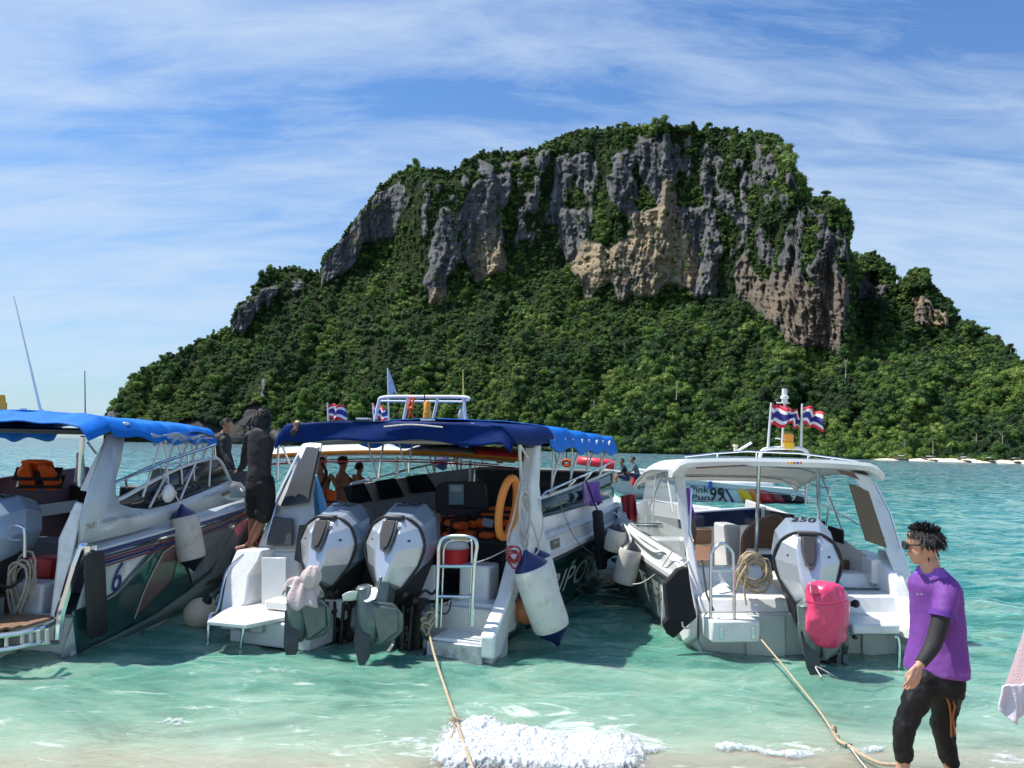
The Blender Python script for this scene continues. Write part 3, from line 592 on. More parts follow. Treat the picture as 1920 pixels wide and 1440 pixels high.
    part(MB().prism([T(-.27*s,-.70,-.42), T(-.20*s,-.70,-.62), T(-.17*s,-.76,-.86), T(-.22*s,-.82,-.97), T(-.30*s,-.78,-.80), T(-.34*s,-.72,-.50)], R @ Vector((.02,.02,0))), 'skeg', mat('skeg_dark', (.035,.045,.045), .35, metal=.3, var=.3, vs=8, coat=.3), eng, bev=.008)
    if not prop_cover and not bag:
        part(MB().lathe([(0,.03),(0.0,.058),(.05,.064),(.6,.064),(1,.066)], a0+ax*-.02, a0+ax*.24, 16), 'propeller_hub', mat('cast_metal', (.55,.58,.56), .3, metal=.8, var=.1), eng, smooth=40)
        part(MB().lathe([(0,.046),(1,.046)], a0+ax*-.025, a0+ax*-.01, 16), 'hub_opening', blk, eng)
        up = ax.normalized(); e1 = up.orthogonal().normalized(); e2 = up.cross(e1)
        for k, an in enumerate((.25, 2.35, 4.45)):
            d_ = e1*math.cos(an)+e2*math.sin(an); tn_ = up.cross(d_); c0 = a0+ax*.12
            def bl(u, v, d_=d_, tn_=tn_, c0=c0): 
                r = .055+.16*u; w_ = .085*math.sin(math.pi*(.18+.72*u))**.6; return c0+d_*r+(tn_*.75+up*.65)*(v-.5)*2*w_+up*.03*math.sin(v*3)
            part(MB().grid(bl, 8, 6), 'propeller_blade', mat('blade_white', (.80,.80,.78), .25, metal=.1), eng, solid=.008, smooth=60)
    T = T_
    # clamp bracket and tilt rams behind
    br = MB().box(T(.16,.0,-.62), (.24*scale,.20*scale,.50*scale), (0,0,math.radians(yaw)))
    for k in range(7): br.box(T(random.uniform(.04,.28),-.13,-.45-.06*k), (random.uniform(.04,.12),.05,random.uniform(.03,.07)), (random.uniform(-.4,.4), random.uniform(-.5,.5), random.uniform(-.5,.5)))
    br.tube([T(.10,-.14,-.40), T(.12,-.16,-.85)], .022*scale).tube([T(.20,-.14,-.40), T(.19,-.16,-.85)], .022*scale).sph(T(.1,-.14,-.3), .06*scale).sph(T(.22,-.12,-.36), .05*scale)
    part(br, 'bracket', mat('oily_black', (.02,.018,.016), .4, var=.6, vs=14, dirt=(.12,.07,.04), ds=20), eng, bev=.006)
    for xx, sgn in ((.03, -1), (.33, 1)):
        part(MB().prism([T(xx,-.06,-.38), T(xx,-.22,-.44), T(xx,-.24,-.62), T(xx,-.15,-.72), T(xx,-.16,-.80), T(xx,-.26,-.84), T(xx,-.24,-.92), T(xx,-.04,-.92)], R @ Vector((.045*scale*sgn, 0, 0))), 'clamp_arm', engrn, eng, bev=.008)
    cab = MB().tube(bez([T(.2,-.1,-.35), T(.33,-.14,-.25), T(.36,.02,-.30), T(.40,.2,-.15)]), .016)
    part(cab, 'hose', blk, eng)
    return eng, T
def fender(name, label, fr, a, b, r, body, cap, cap2=None, group=None, line=None):
    a = Vector(a); b = Vector(b); t = thing(name, label, 'fender', fr, b, group)
    part(MB().lathe([(.13,r*.80),(.17,r*.94),(.22,r),(.5,r*1.02),(.78,r),(.83,r*.94),(.87,r*.82)], a, b, 20), 'body', body, t, smooth=50)
    part(MB().lathe([(-.03,r*.10),(0,r*.16),(.03,r*.30),(.07,r*.52),(.12,r*.79),(.16,r*.93),(.165,r*.9)], a, b, 20), 'end_cap', cap, t, smooth=50)
    part(MB().lathe([(.835,r*.9),(.84,r*.93),(.88,r*.79),(.93,r*.52),(.97,r*.30),(1,r*.16),(1.03,r*.10)], a, b, 20), 'end_cap', cap2 or cap, t, smooth=50)
    if line: part(MB().tube(bez(line, 6), .009, 6), 'line', rope_w if cap is not blk else blk, t)
    return t
def ropecoil(name, label, fr, c, r, n, axis=(0,-1,0), squash=(1,1), mt=None, tail=None, seed=1):
    rd = random.Random(seed); c = Vector(c); ax = Vector(axis).normalized(); u = Vector((0,0,1)); u = (u-ax*u.dot(ax)).normalized(); v = ax.cross(u); pts = []
    for k in range(n*14):
        a = k/14*2*math.pi; rr = r*(1+.16*math.sin(k*.37+seed)+.08*math.sin(k*1.1)); q = k/14/n
        pts.append(c+u*math.cos(a)*rr*squash[1]+v*math.sin(a)*rr*squash[0]+ax*(.05*math.sin(q*9+seed)+.03*math.sin(k*.9))+u*(.05*math.sin(k*.13)))
    mb = MB().tube(pts, .011, 6)
    if tail: 
        for tl in tail: mb.tube(bez(tl, 6), .011, 6)
    return solo(mb, name, mt or rope_m, label, 'rope', fr, p=c)
def towel(name, label, cat, mt, fr, pts, fold=.03, group=None, p=None, thick=.012, seed=0):
    """a hanging cloth: corner points top-left, top-right, bottom-right, bottom-left"""
    a, b_, c, d = [Vector(q) for q in pts]; nn = (b_-a).cross(d-a).normalized()
    def f(u, v): return (a*(1-u)+b_*u)*(1-v)+(d*(1-u)+c*u)*v+nn*fold*(math.sin(u*13+v*3+seed)+.5*math.sin(u*27+seed*2))*(.2+v)+Vector((0,0,-.03*math.sin(u*9+seed)*v))
    return solo(MB().grid(f, 28, 18), name, mt, label, cat, fr, group=group, solid=thick, smooth=80)
# ------------------------------------------------------------------ people
def remesh(o, vox, smooth=4):
    k = o.modifiers.new('r', 'REMESH'); k.mode = 'VOXEL'; k.voxel_size = vox; k.use_smooth_shade = True
    k = o.modifiers.new('sm', 'SMOOTH'); k.factor = .6; k.iterations = smooth
def limb(mb, path, rad, n=14): 
    P = bez(path, 6) if len(path) > 2 else [Vector(q) for q in path]; R = []
    for i in range(len(P)):
        f = i/(len(P)-1)*(len(rad)-1); k = min(int(f), len(rad)-2); f -= k
        a = rad[k] if isinstance(rad[k], tuple) else (rad[k],)*2; b_ = rad[k+1] if isinstance(rad[k+1], tuple) else (rad[k+1],)*2
        R.append((lerp(a[0], b_[0], f), lerp(a[1], b_[1], f)))
    mb.tube(P, R, n); 
    for q, r in ((P[0], R[0]), (P[-1], R[-1])): mb.sph(q, min(r)*.97, 10, 6)
    return mb
def head(mb, c, r, face, up=(0,0,1)):
    """skull, jaw, nose, ears; face = direction the face looks"""
    c = Vector(c); f = Vector(face).normalized(); u = Vector(up).normalized(); f = (f-u*f.dot(u)).normalized(); s = f.cross(u)
    def ell(o_, a, b_, d, n=16):
        rings = []
        for i in range(11):
            t_ = math.pi*(i+.01)/10.02; rings.append([c+o_+(f*math.cos(2*math.pi*k/n)*a+s*math.sin(2*math.pi*k/n)*b_)*math.sin(t_)-u*math.cos(t_)*d for k in range(n)])
        mb.loft(rings)
    ell(u*.18*r, r*.92, r*.74, r*.84); ell(f*.22*r-u*.42*r, r*.62, r*.56, r*.62); ell(f*.42*r-u*.82*r, r*.32, r*.34, r*.26)
    mb.loft([[c+f*r*.72+u*r*.18+s*r*.08*k for k in (-1, 0, 1)]+[c+f*r*.55+u*r*.1], [c+f*r*1.10-u*r*.22+s*r*.14*k for k in (-1, 0, 1)]+[c+f*r*.6-u*r*.3]])
    for sg in (-1, 1):
        mb.sph(c+s*sg*r*.74-u*r*.08-f*r*.05, (r*.13, r*.13, r*.24), 8, 6); mb.sph(c+f*r*.74+s*sg*r*.27+u*r*.02, r*.11, 8, 6)
    mb.sph(c+f*r*.80-u*r*.50, (r*.16, r*.16, r*.09), 8, 6)
    return f, s, u
def hair(c, r, face, seed, parent, n=240, length=.35, long_back=0, name='hair', mt=None):
    rd = random.Random(seed); c = Vector(c); f = Vector(face).normalized(); f.z = 0; f.normalize(); u = Vector((0,0,1)); s = f.cross(u); mb = MB()
    rings = []
    for i in range(10):
        t_ = math.pi*(i+.01)/9.02; z = -math.cos(t_)
        rings.append([c+u*r*.22-f*r*.10+(f*math.cos(2*math.pi*k/16)*r*(.96 if z > .25 else .70)+s*math.sin(2*math.pi*k/16)*r*.83)*math.sin(t_)+u*z*r*(.95 if z > 0 else .55)-f*(0 if z > .1 else r*.24) for k in range(16)])
    mb.loft(rings)
    for k in range(n):
        d = Vector((rd.gauss(0,1), rd.gauss(0,1), rd.uniform(-.25,1.1))); d = (f*d.x+s*d.y+u*d.z).normalized()
        if d.dot(f) > .45 and d.z < .35: continue
        p0 = c+u*r*.22-f*r*.08+Vector((d.x*r*.88, d.y*r*.88, d.z*r*.88)); dz_ = d.dot(u)
        t_ = ((d*.9+u*.35+f*.35) if dz_ > .62 else (d*.35-u*.9-f*.15))+Vector((rd.gauss(0,.22), rd.gauss(0,.22), rd.gauss(0,.18))); t_.normalize()
        w_ = d.cross(t_).normalized()*r*.055; L = r*length*rd.uniform(.5,1.3); mid = p0+d*L*.35+t_*L*.5; e_ = p0+d*L*.3+t_*L-u*L*.35
        mb.add([p0-w_, p0+w_, mid+w_*.7, mid-w_*.7, e_], [(0,1,2,3),(3,2,4)])
    if long_back:
        for k in range(200):
            a = rd.uniform(-1.7, 1.7); d = (-f*math.cos(a)+s*math.sin(a)); p0 = c+d*r*.85+u*r*.3*rd.random(); e_ = c+d*r*(.75+.25*rd.random())-u*r*long_back*rd.uniform(.6,1.1); w_ = d.cross(u)*r*.10
            mb.add([p0-w_, p0+w_, (p0+e_)/2+d*r*.12+w_, (p0+e_)/2+d*r*.12-w_, e_], [(0,1,2,3),(3,2,4)])
    return part(mb, name, mt or hairm, parent, smooth=70)
def hand(mb, wrist, dirn, palm_n, size=.18, curl=.5, thumb=1):
    """palm, five separate fingers with two bends, thumb from the side of the palm"""
    d = Vector(dirn).normalized(); n = Vector(palm_n); n = (n-d*n.dot(d)).normalized(); s = d.cross(n)*thumb; w_ = Vector(wrist); z = size
    pl = [w_, w_+d*.22*z, w_+d*.50*z]; mb.tube(pl, [(.14*z,.10*z) for _ in pl], 10)
    R = [[w_+d*t*z+s*a*z+n*b_*z for a, b_ in ((-wd,-.05),(wd,-.05),(wd,.07),(-wd,.07))] for t, wd in ((0,.14),(.25,.21),(.50,.23))]; mb.loft(R)
    for k, (o_, L) in enumerate(((.18,.40),(.065,.47),(-.055,.44),(-.17,.34))):
        p0 = w_+d*.46*z+s*o_*z; c_ = curl*(1+.12*k); p1 = p0+(d*math.cos(c_*.5)+n*math.sin(c_*.5))*L*.42*z+s*o_*.1*z; p2 = p1+(d*math.cos(c_*1.3)+n*math.sin(c_*1.3))*L*.32*z; p3 = p2+(d*math.cos(c_*2)+n*math.sin(c_*2))*L*.26*z
        mb.tube([p0, p1, p2, p3], [.052*z,.048*z,.043*z,.032*z], 8); mb.sph(p3, .033*z, 8, 5)
    p0 = w_+d*.12*z+s*.14*z; p1 = p0+(d*.85+s*.32+n*.25)*.26*z; p2 = p1+(d*.95+n*.35)*.20*z; mb.tube([p0, p1, p2], [.075*z,.058*z,.042*z], 8); mb.sph(p2, .043*z, 8, 5)
# ================================================================== CENTRE BOAT
C_ = Frame(-1.275, 8.73, 20)
cb = thing('speedboat', 'white and dark green speedboat in the middle with blue canopy and two silver outboards', 'speedboat', C_, (0,0,0), 'speedboats moored stern to the beach')
c = C_.u
def hullside(stn, s, y_aft=(-.3,.75)):
    """stn: (y, half chine, z chine, half rub, z rub) -> ring columns bottom to top"""
    R = []
    for k, (y, hc, zc_, hr, zr) in enumerate(stn):
        col = []
        for q in range(7):
            t_ = q/6; yy = y + (lerp(y_aft[0], y_aft[1], t_) if k == 0 else 0); col.append((s*(lerp(hc, hr, t_**.85)), yy, lerp(zc_, zr, t_)))
        R.append(col)
    return R
CST = [(0,1.18,.05,1.30,.82),(1.0,1.21,.05,1.36,.84),(2.0,1.25,.06,1.42,.88),(3.5,1.27,.08,1.46,.93),(5.2,1.12,.15,1.44,1.0),(6.4,.82,.28,1.20,1.05),(7.6,.40,.50,.70,1.1),(8.5,.02,.8,.03,1.12)]
for s in (1, -1): part(MB().loft(hullside(CST, s), closed=False), 'hull_side' , green, cb, smooth=60, solid=.03)
bt = MB(); bt.loft([[(hc+.015, y, zc_+.02), (hc-.03, y, zc_-.10), (hc*.55, y, zc_-.26), (0, y, -.42+zc_), (-hc*.55, y, zc_-.26), (-hc+.03, y, zc_-.10), (-hc-.015, y, zc_+.02)] for y, hc, zc_, _, _ in [( -.28,1.17,.05,0,0)]+CST[1:]], closed=False)
part(bt, 'hull_bottom', hull_w, cb, smooth=40)
# deck sole, transom, engine well
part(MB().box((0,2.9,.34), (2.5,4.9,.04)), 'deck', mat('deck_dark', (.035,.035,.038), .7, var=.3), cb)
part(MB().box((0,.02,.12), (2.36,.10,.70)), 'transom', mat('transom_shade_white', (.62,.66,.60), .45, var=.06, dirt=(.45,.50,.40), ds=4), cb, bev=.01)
part(MB().box((-.99,.03,-.05), (.36,.18,.75)), 'hull_pad', gel, cb, bev=.02)
# swim platforms
zpl = .34
pl = [c(388,1164,z=zpl), c(462,1171,z=zpl), c(540,1156,z=zpl), c(548,1120,z=zpl), c(455,1120,z=zpl), c(415,1146,z=zpl)]
part(MB().prism(pl, (0,0,-.045)), 'swim_platform', gel, cb, bev=.012)
part(MB().box((-1.36,-.80,.24), (.52,.09,.13), (0,0,.02)), 'step_edge', mat('worn_metal', (.45,.46,.47), .5, metal=.5, var=.4, vs=9, dirt=(.12,.12,.12), ds=16), cb, bev=.01)
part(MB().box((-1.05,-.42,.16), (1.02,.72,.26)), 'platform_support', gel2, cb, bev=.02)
part(MB().prism([c(443,1031,y=-.20), c(491,1031,y=-.16), c(486,1050,y=-.2), c(466,1080,y=-.28), c(461,1130,y=-.42), c(433,1160,y=-.60), c(410,1156,y=-.60), c(424,1075,y=-.33)], (.02,.34,0)), 'quarter_wing', gel, cb, bev=.02)
part(MB().prism([c(480,1034,y=.06), c(560,1034,y=.06), c(560,1150,y=-.06), c(462,1150,y=-.06)], (0,.3,0)), 'quarter_locker', gel2, cb, bev=.02)  # grey-white colour of locker and panels stands for shade on the inner faces
part(MB().prism([c(490,1047,y=.03), c(532,1049,y=.03), c(532,1120,y=-.07), c(496,1124,y=-.07)], (0,-.03,0)), 'locker_panel', gel2, cb, bev=.008)
part(MB().box((-1.02,-.30,.40), (.62,.42,.10)), 'platform_step', gel, cb, bev=.02)
part(MB().box((-.72,-.12,.38), (.62,.42,.22)), 'inner_step', gel, cb, bev=.03)
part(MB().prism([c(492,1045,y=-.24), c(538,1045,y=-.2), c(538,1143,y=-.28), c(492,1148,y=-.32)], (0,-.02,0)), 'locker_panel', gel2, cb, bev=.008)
part(MB().prism([c(700,1130,y=-.02), c(815,1125,y=-.02), c(815,1060,y=.1), c(700,1060,y=.1)], (0,.06,0)), 'well_wall', gel, cb, bev=.01)
# starboard quarter: platform, steps, sloping bulwark
pr = [c(792,1188,z=.22), c(905,1186,z=.22), c(917,1205,z=.22), c(915,1150,z=.22), c(800,1150,z=.22)]
part(MB().box((1.0,-.12,.20), (.66,.52,.05)), 'swim_platform', gel, cb, bev=.015)
part(MB().box((.94,-.39,.10), (.62,.06,.19)), 'step_edge', MATS['worn_metal'], cb, bev=.01)
part(MB().box((1.0,-.1,.02), (.66,.46,.34)), 'platform_support', gel2, cb, bev=.02)
part(MB().box((.98,.22,.36), (.72,.30,.30)), 'inner_step', gel, cb, bev=.03)
part(MB().box((.86,.42,.66), (.36,.34,.44)), 'seat_locker', gel, cb, bev=.03)
bw = [(-.36,.16),(-.30,.34),(.10,.62),(.42,1.04),(.66,1.72),(1.05,1.72),(.95,1.04),(.6,.80),(.2,.40),(-.1,.10)]
for s in (1, -1):
    part(MB().prism([(s*1.22 if True else 0, y, z) for y, z in [(-.42,.08),(-.42,.30),(.02,.62),(.34,1.02),(.60,1.10),(.85,1.05),(.85,.80),(.25,.60),(-.22,.06)]], (s*.16,0,0)), 'bulwark', gel, cb, bev=.025)
# arches
ap = [c(958,1040,y=.5), c(948,1000,y=.55), c(958,930,y=.75), c(992,842,y=1.05)]
part(MB().loft([[(1.20,.30,.95),(1.42,.30,.95),(1.42,1.25,.95),(1.20,1.25,.95)], [(1.20,.48,1.30),(1.40,.48,1.30),(1.40,1.10,1.30),(1.20,1.10,1.30)], [(1.20,.72,1.75),(1.36,.72,1.75),(1.36,1.05,1.75),(1.20,1.05,1.75)], [(1.18,.98,2.22),(1.33,.98,2.22),(1.33,1.18,2.22),(1.18,1.18,2.22)], [(1.05,1.05,2.36),(1.30,1.05,2.38),(1.30,1.25,2.38),(1.05,1.25,2.36)]]), 'arch', gel, cb, bev=.03, smooth=50)
part(MB().loft([[c(480,1035,y=.05), c(560,1035,y=.05), c(560,1035,y=.7), c(480,1035,y=.7)], [c(499,985,y=.12), c(592,985,y=.12), c(592,985,y=.8), c(499,985,y=.8)], [c(520,925,y=.3), c(588,925,y=.3), c(588,925,y=.9), c(520,925,y=.9)], [c(566,832,y=.75), c(606,826,y=.75), c(606,826,y=1.1), c(566,832,y=1.1)]]), 'arch', mat('arch_shaded_white', (.50,.52,.53), .4, var=.05), cb, bev=.03, smooth=50)  # port arch coloured grey for the shade on its aft face
part(MB().prism([c(527,950,y=.18), c(580,942,y=.2), c(601,838,y=.66), c(576,838,y=.68)], (0,-.03,0)), 'arch_window', mat('smoked_panel', (.045,.05,.055), .25, var=.1), cb, bev=.02)
part(MB().prism([c(501,1023,y=.02), c(551,1023,y=.02), c(551,972,y=.09), c(515,968,y=.1)], (0,-.035,0)), 'locker_door', dgrey, cb, bev=.015)
part(MB().prism([c(551,1050,y=-.02), c(570,1060,y=-.02), c(575,985,y=.05), c(590,982,y=.05), c(560,985,y=.03)], (0,.08,0)), 'engine_cover', blk, cb, bev=.02)
part(MB().tube([c(500,1010,y=-.02), c(520,940,y=.15), c(560,855,y=.6)], .016), 'grab_rail', steel, cb)
part(MB().prism([(-1.25,.95,2.30),(-1.25,1.15,2.34),(1.25,1.15,2.34),(1.25,.95,2.30)], (0,0,-.09)), 'crossbeam', mat('beam_cream', (.60,.60,.55), .4), cb, bev=.02)
# gunwale band, cabin side, side window
def along(stn, y):
    ys = [q[0] for q in stn]; return float(np.interp(y, ys, [q[3] for q in stn])), float(np.interp(y, ys, [q[4] for q in stn]))
for s in (1, -1):
    rg = []
    for y in [.72,1,1.5,2,2.7,3.5,4.4,5.2,5.9,6.4,7.0,7.6,8.1,8.5]:
        hb, z = along(CST, y); rg.append([(s*(hb+.0), y, z-.02), (s*(hb+.055), y, z), (s*(hb+.055), y, z+.05), (s*(hb+.015), y, z+.07), (s*(hb-.01), y, z+.22), (s*(hb+.02), y, z+.25), (s*(hb-.05), y, z+.27), (s*(hb-.12), y, z+.25), (s*(hb-.12), y, z-.02)])
    part(MB().loft(rg), 'gunwale', gel, cb, smooth=40)
    part(MB().tube([(s*(along(CST, y)[0]+.045), y, along(CST, y)[1]-.035) for y in np.linspace(.7, 8.2, 24)], .022), 'rub_rail', blk, cb)
    rg = []
    for k, y in enumerate([.95,1.5,2.2,3.0,3.8,4.6,5.25]):
        hb, z = along(CST, y); zt = (1.56+.065*(y-1)) if s > 0 else (1.66+.035*(y-1)); rg.append([(s*(hb-.09), y, z+.20), (s*(hb-.14), y+.02, zt), (s*(hb-.18), y+.02, zt), (s*(hb-.14), y, z+.20)])
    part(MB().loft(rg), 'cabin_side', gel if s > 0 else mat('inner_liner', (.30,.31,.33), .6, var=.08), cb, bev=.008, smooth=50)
    if s > 0:
        rg = []
        for k, y in enumerate([1.12,1.2,1.4,2.0,2.8,3.6,4.4,5.0,5.2]):
            hb, z = along(CST, y); zt = 1.555+.065*(y-1); zb = 1.33+.015*(y-1); f0 = .08 if k == 0 else .03 if k == 1 else 0; g_ = lambda q: hb-.09-.05*(q-z-.2)/(zt-z-.2)+.012; rg.append([(g_(zb+f0), y, zb+f0), (g_(zt-f0-.03), y, zt-f0-.03)])
        part(MB().loft(rg, closed=False), 'side_window', mat('tinted_glass', (.010,.040,.036), .10, var=.2, spec=.25), cb, solid=.012)
for k, pp in enumerate([[(640,912),(680,905),(696,940),(655,946)], [(702,902),(738,896),(757,932),(712,937)], [(760,893),(797,888),(818,921),(770,925)]]):
    part(MB().prism([c(*q, x=-1.16) for q in pp], (.03,0,0)), 'cabin_window', dark, cb, bev=.008)
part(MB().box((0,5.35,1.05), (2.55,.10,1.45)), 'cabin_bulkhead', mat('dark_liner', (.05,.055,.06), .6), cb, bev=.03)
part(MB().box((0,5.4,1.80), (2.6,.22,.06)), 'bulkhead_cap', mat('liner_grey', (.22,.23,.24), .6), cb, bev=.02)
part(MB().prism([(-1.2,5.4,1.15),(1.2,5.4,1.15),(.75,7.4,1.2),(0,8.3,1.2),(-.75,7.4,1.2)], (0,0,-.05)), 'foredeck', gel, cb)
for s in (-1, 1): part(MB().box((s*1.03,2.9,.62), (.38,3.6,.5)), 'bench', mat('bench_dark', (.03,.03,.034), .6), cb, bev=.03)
# helm seat with notice
hs = part(MB().prism(bez([c(817,962,y=2.2), c(816,920,y=2.2), c(824,906,y=2.2), c(850,903,y=2.2), c(895,904,y=2.2), c(908,912,y=2.2), c(911,962,y=2.2)], 4), (0,.10,0)), 'seat_back', blk, cb, bev=.01)
part(MB().prism([c(842,946,y=2.19), c(870,946,y=2.19), c(870,908,y=2.19), c(842,908,y=2.19)], (0,-.008,0)), 'notice', mat('notice_blue', (.16,.30,.36), .4, var=.1), hs)
part(MB().prism([c(845,922,y=2.178), c(867,922,y=2.178), c(867,911,y=2.178), c(845,911,y=2.178)], (0,-.003,0)), 'notice_panel', mat('notice_pale', (.45,.55,.55), .4), hs)
for k in range(3): lettering('SAFETY NOTICE'[k*3:k*3+7] if False else 'NOTICE' if k == 0 else 'mmmmm', 'notice_print', mat('print_grey', (.30,.40,.42), .5), c(846,928+k*5,y=2.176), (c(866,928+k*5,y=2.176)-c(846,928+k*5,y=2.176)), (0,0,.018), hs) if k == 0 else None
part(MB().box((-.02,2.35,.85), (.85,.5,1.0)), 'seat_base', blk, cb, bev=.03)
part(MB().box((.35,1.7,.78), (1.0,.7,.5)), 'engine_box', blk, cb, bev=.04)
# canopy
def canopy(y0, y1, hw, z0, z1, bays, droop, crown, name, mt, parent, seed=0, edge=.10, xo=0, wr=.012):
    def f(u, v):
        x = (u*2-1); y = lerp(y0, y1, v); z = lerp(z0, z1, v)-crown*abs(x)**2.4
        e_ = max(0, (abs(x)-.90)/.10); z -= droop*e_**1.5; 
        z -= .035*(.5-.5*math.cos(v*bays*2*math.pi))*(0.3+.7*abs(x)) if bays else 0
        z -= edge*.35*(.5-.5*math.cos(v*bays*2*math.pi))*e_ if bays else 0
        hw_ = hw*(1-.02*e_)
        z += wr*(fbm(np.array(x*3+seed), np.array(y*2.5), 55+seed, 3)-.5)*2+wr*1.2*(fbm(np.array(x*9+y*2), np.array(y*1.3), 77+seed, 2)-.5)*(1+2*e_)
        return (x*hw_+xo, y, float(z))
    return part(MB().grid(f, 60, 60), name, mt, parent, solid=.012, smooth=75)
cn = canopy(-.22, 1.35, 1.47, 2.455, 2.50, 1, .13, .055, 'canopy', navyc, cb, 3)
def vf(u, v):
    x = u*2-1; z = 2.455-.055*abs(x)**2.4-.13*max(0, (abs(x)-.9)/.1)**1.5; hgt = (.23-.09*abs(x)**3)+.02*math.sin(u*17)+.02*math.sin(u*7+1)
    return (x*1.47, -.225-.02*math.sin(u*11+v*3)-.03*v, z-hgt*v)
part(MB().grid(vf, 70, 8), 'valance', navyc, cb, solid=.01, smooth=75)
part(MB().tube(bez([c(720,800,y=-.27), c(770,796,y=-.27), c(830,801,y=-.27)], 6), .008), 'piping', rope_w, cn)
cf = canopy(1.32, 5.25, 1.43, 2.54, 2.47, 4, .24, .08, 'canopy', bluec, cb, 5, edge=.10, wr=.016)
def under(u, v): 
    x = u*2-1; return (x*1.30, lerp(.1, 5.1, v), 2.27-.06*x*x-.02*math.sin(v*12))
part(MB().grid(under, 20, 30), 'headliner', mat('liner_pale', (.30,.31,.33), .8, bump=.2, bs=12), cb, solid=.006, smooth=80)
for s in (-1, 1):
    for k, y in enumerate((1.8,2.7,3.6,4.5)):
        part(MB().tube([(s*1.26, y, 1.56+.065*(y-1)), (s*1.28, y+.05, 1.75+.065*(y-1)), (s*1.36, y+.30, 2.33)], .016), 'canopy_post', alu, cb)
        part(MB().tube([(s*1.27, y+.02, 1.60+.065*(y-1)), (s*1.36, y-.22, 2.33)], .013), 'canopy_brace', alu, cb)
    part(MB().tube([(s*1.30,1.1,1.55),(s*1.36,1.25,1.66),(s*1.40,3.2,1.84),(s*1.36,5.3,2.02)], .017), 'side_rail', steel, cb)
    for y in (1.7,2.6,3.5,4.4): part(MB().tube([(s*1.27, y-.03, 1.55+.06*(y-1)), (s*1.385, y+.02, 1.66+.088*(y-1.2))], .012), 'rail_stanchion', steel, cb)
for y in (1.35,2.3,3.3,4.3,5.2): part(MB().tube([(x, y, 2.40-.09*abs(x/1.4)**2.4-.05) for x in np.linspace(-1.36, 1.36, 14)], .016), 'canopy_bow', steel, cb)
part(MB().tube([c(974,832,y=.2), c(977,912,y=.75)], .018), 'canopy_post', alu, cb); part(MB().tube([c(974,832,y=.2), c(990,860,y=.8)], .014), 'canopy_brace', alu, cb)
part(MB().tube([c(522,828,y=.6), c(520,900,y=.8)], .016), 'canopy_post', alu, cb); part(MB().tube([c(525,825,y=.6), c(545,875,y=.9)], .014), 'canopy_brace', alu, cb)
# ladders and rails
def ladder(pl_, rungs, name='boarding_ladder', r=.021, parent=cb):
    l = part(MB().tube(bez(pl_, 5), r), name, steel, parent, smooth=60)
    for a, b_ in rungs: part(MB().tube([a, b_], r*.9), 'rung', steel, l)
    return l
Y = -.36
lad = ladder([c(817,1176,y=Y), c(822,1060,y=Y-.03), c(824,1022,y=Y-.04), c(838,1007,y=Y-.04), c(882,1007,y=Y-.04), c(894,1022,y=Y-.04), c(890,1060,y=Y-.03), c(884,1174,y=Y)], [(c(822,1062,y=Y-.03), c(890,1062,y=Y-.03)), (c(820,1119,y=Y-.01), c(887,1119,y=Y-.01))])
lad2 = ladder([c(826,1176,y=Y+.07), c(831,1060,y=Y+.05), c(833,1028,y=Y+.04), c(845,1015,y=Y+.04), c(877,1015,y=Y+.04), c(885,1028,y=Y+.04), c(880,1174,y=Y+.07)], [], 'ladder_inner_tube', .012)
part(MB().box(c(862,1010,y=Y-.02), (.20,.04,.035)), 'ladder_step', mat('wood_pale', (.45,.35,.22), .6), cb, bev=.005)
ladder([c(400,1150,y=-.75), c(392,1160,y=-.86), c(389,1228,y=-.88)], []); ladder([c(462,1165,y=-.85), c(458,1170,y=-.88), c(450,1228,y=-.9)], [(c(389,1226,y=-.89), c(450,1226,y=-.9))])
part(MB().tube(bez([c(458,1040,y=-.2), c(432,1062,y=-.3), c(420,1085,y=-.4), c(408,1140,y=-.6), c(396,1158,y=-.72)], 5), .017), 'grab_rail', steel, cb)
part(MB().prism([c(437,1035,y=.1), c(443,1035,y=.1), c(415,1110,y=-.1), c(409,1110,y=-.1)], (0,.06,0)), 'rubbing_strip', blk, cb, bev=.01)
# roof rack, beacon, antenna
rk_ = part(MB().tube(bez([c(704,786,y=1.4), c(710,756,y=1.4), c(720,745,y=1.4), c(790,744,y=1.4), c(872,745,y=1.4), c(876,752,y=1.4)], 5), .024), 'roof_rack', mat('rack_white', (.78,.78,.78), .35), cb)
part(MB().tube([c(714,752,y=1.55), c(870,753,y=1.55)], .014), 'rack_bar', MATS['rack_white'], rk_)
for a, b_ in (((757,786),(765,745)), ((812,786),(821,745)), ((873,786),(869,746))): part(MB().tube([c(*a, y=1.4), c(*b_, y=1.4)], .022), 'rack_upright', MATS['rack_white'], rk_)
part(MB().tube(bez([c(771,745,y=1.38), c(766,765,y=1.36), c(774,783,y=1.38)], 4), .014).tube(bez([c(776,745,y=1.37), c(772,765,y=1.35), c(766,784,y=1.38)], 4), .014).sph(c(771,766,y=1.34), .03), 'orange_strap', orange_f, rk_)
bc = part(MB().lathe([(0,.055),(.35,.055),(.36,.048),(.9,.046),(1,.03)], c(801,784,y=1.3), c(801,752,y=1.3), 16), 'beacon', amber, cb, smooth=40)
part(MB().tube([c(795,786,y=1.35), c(796,740,y=1.35)], .008), 'whip_base', blk, cb)
part(MB().tube([c(869,780,y=1.5), c(869,745,y=1.5), c(868,693,y=1.5)], [.014,.012,.006]), 'antenna', mat('antenna_yellow', (.65,.60,.15), .5), cb)
part(MB().box((.1,1.0,2.46), (.9,.3,.04)), 'roof_hatch', gel, cb, bev=.01)
part(MB().box(c(682,785,y=-.1), (.16,.08,.02)), 'roof_fitting', gel, cb); part(MB().box(c(802,787,y=-.1), (.14,.08,.02)), 'roof_fitting', gel, cb)
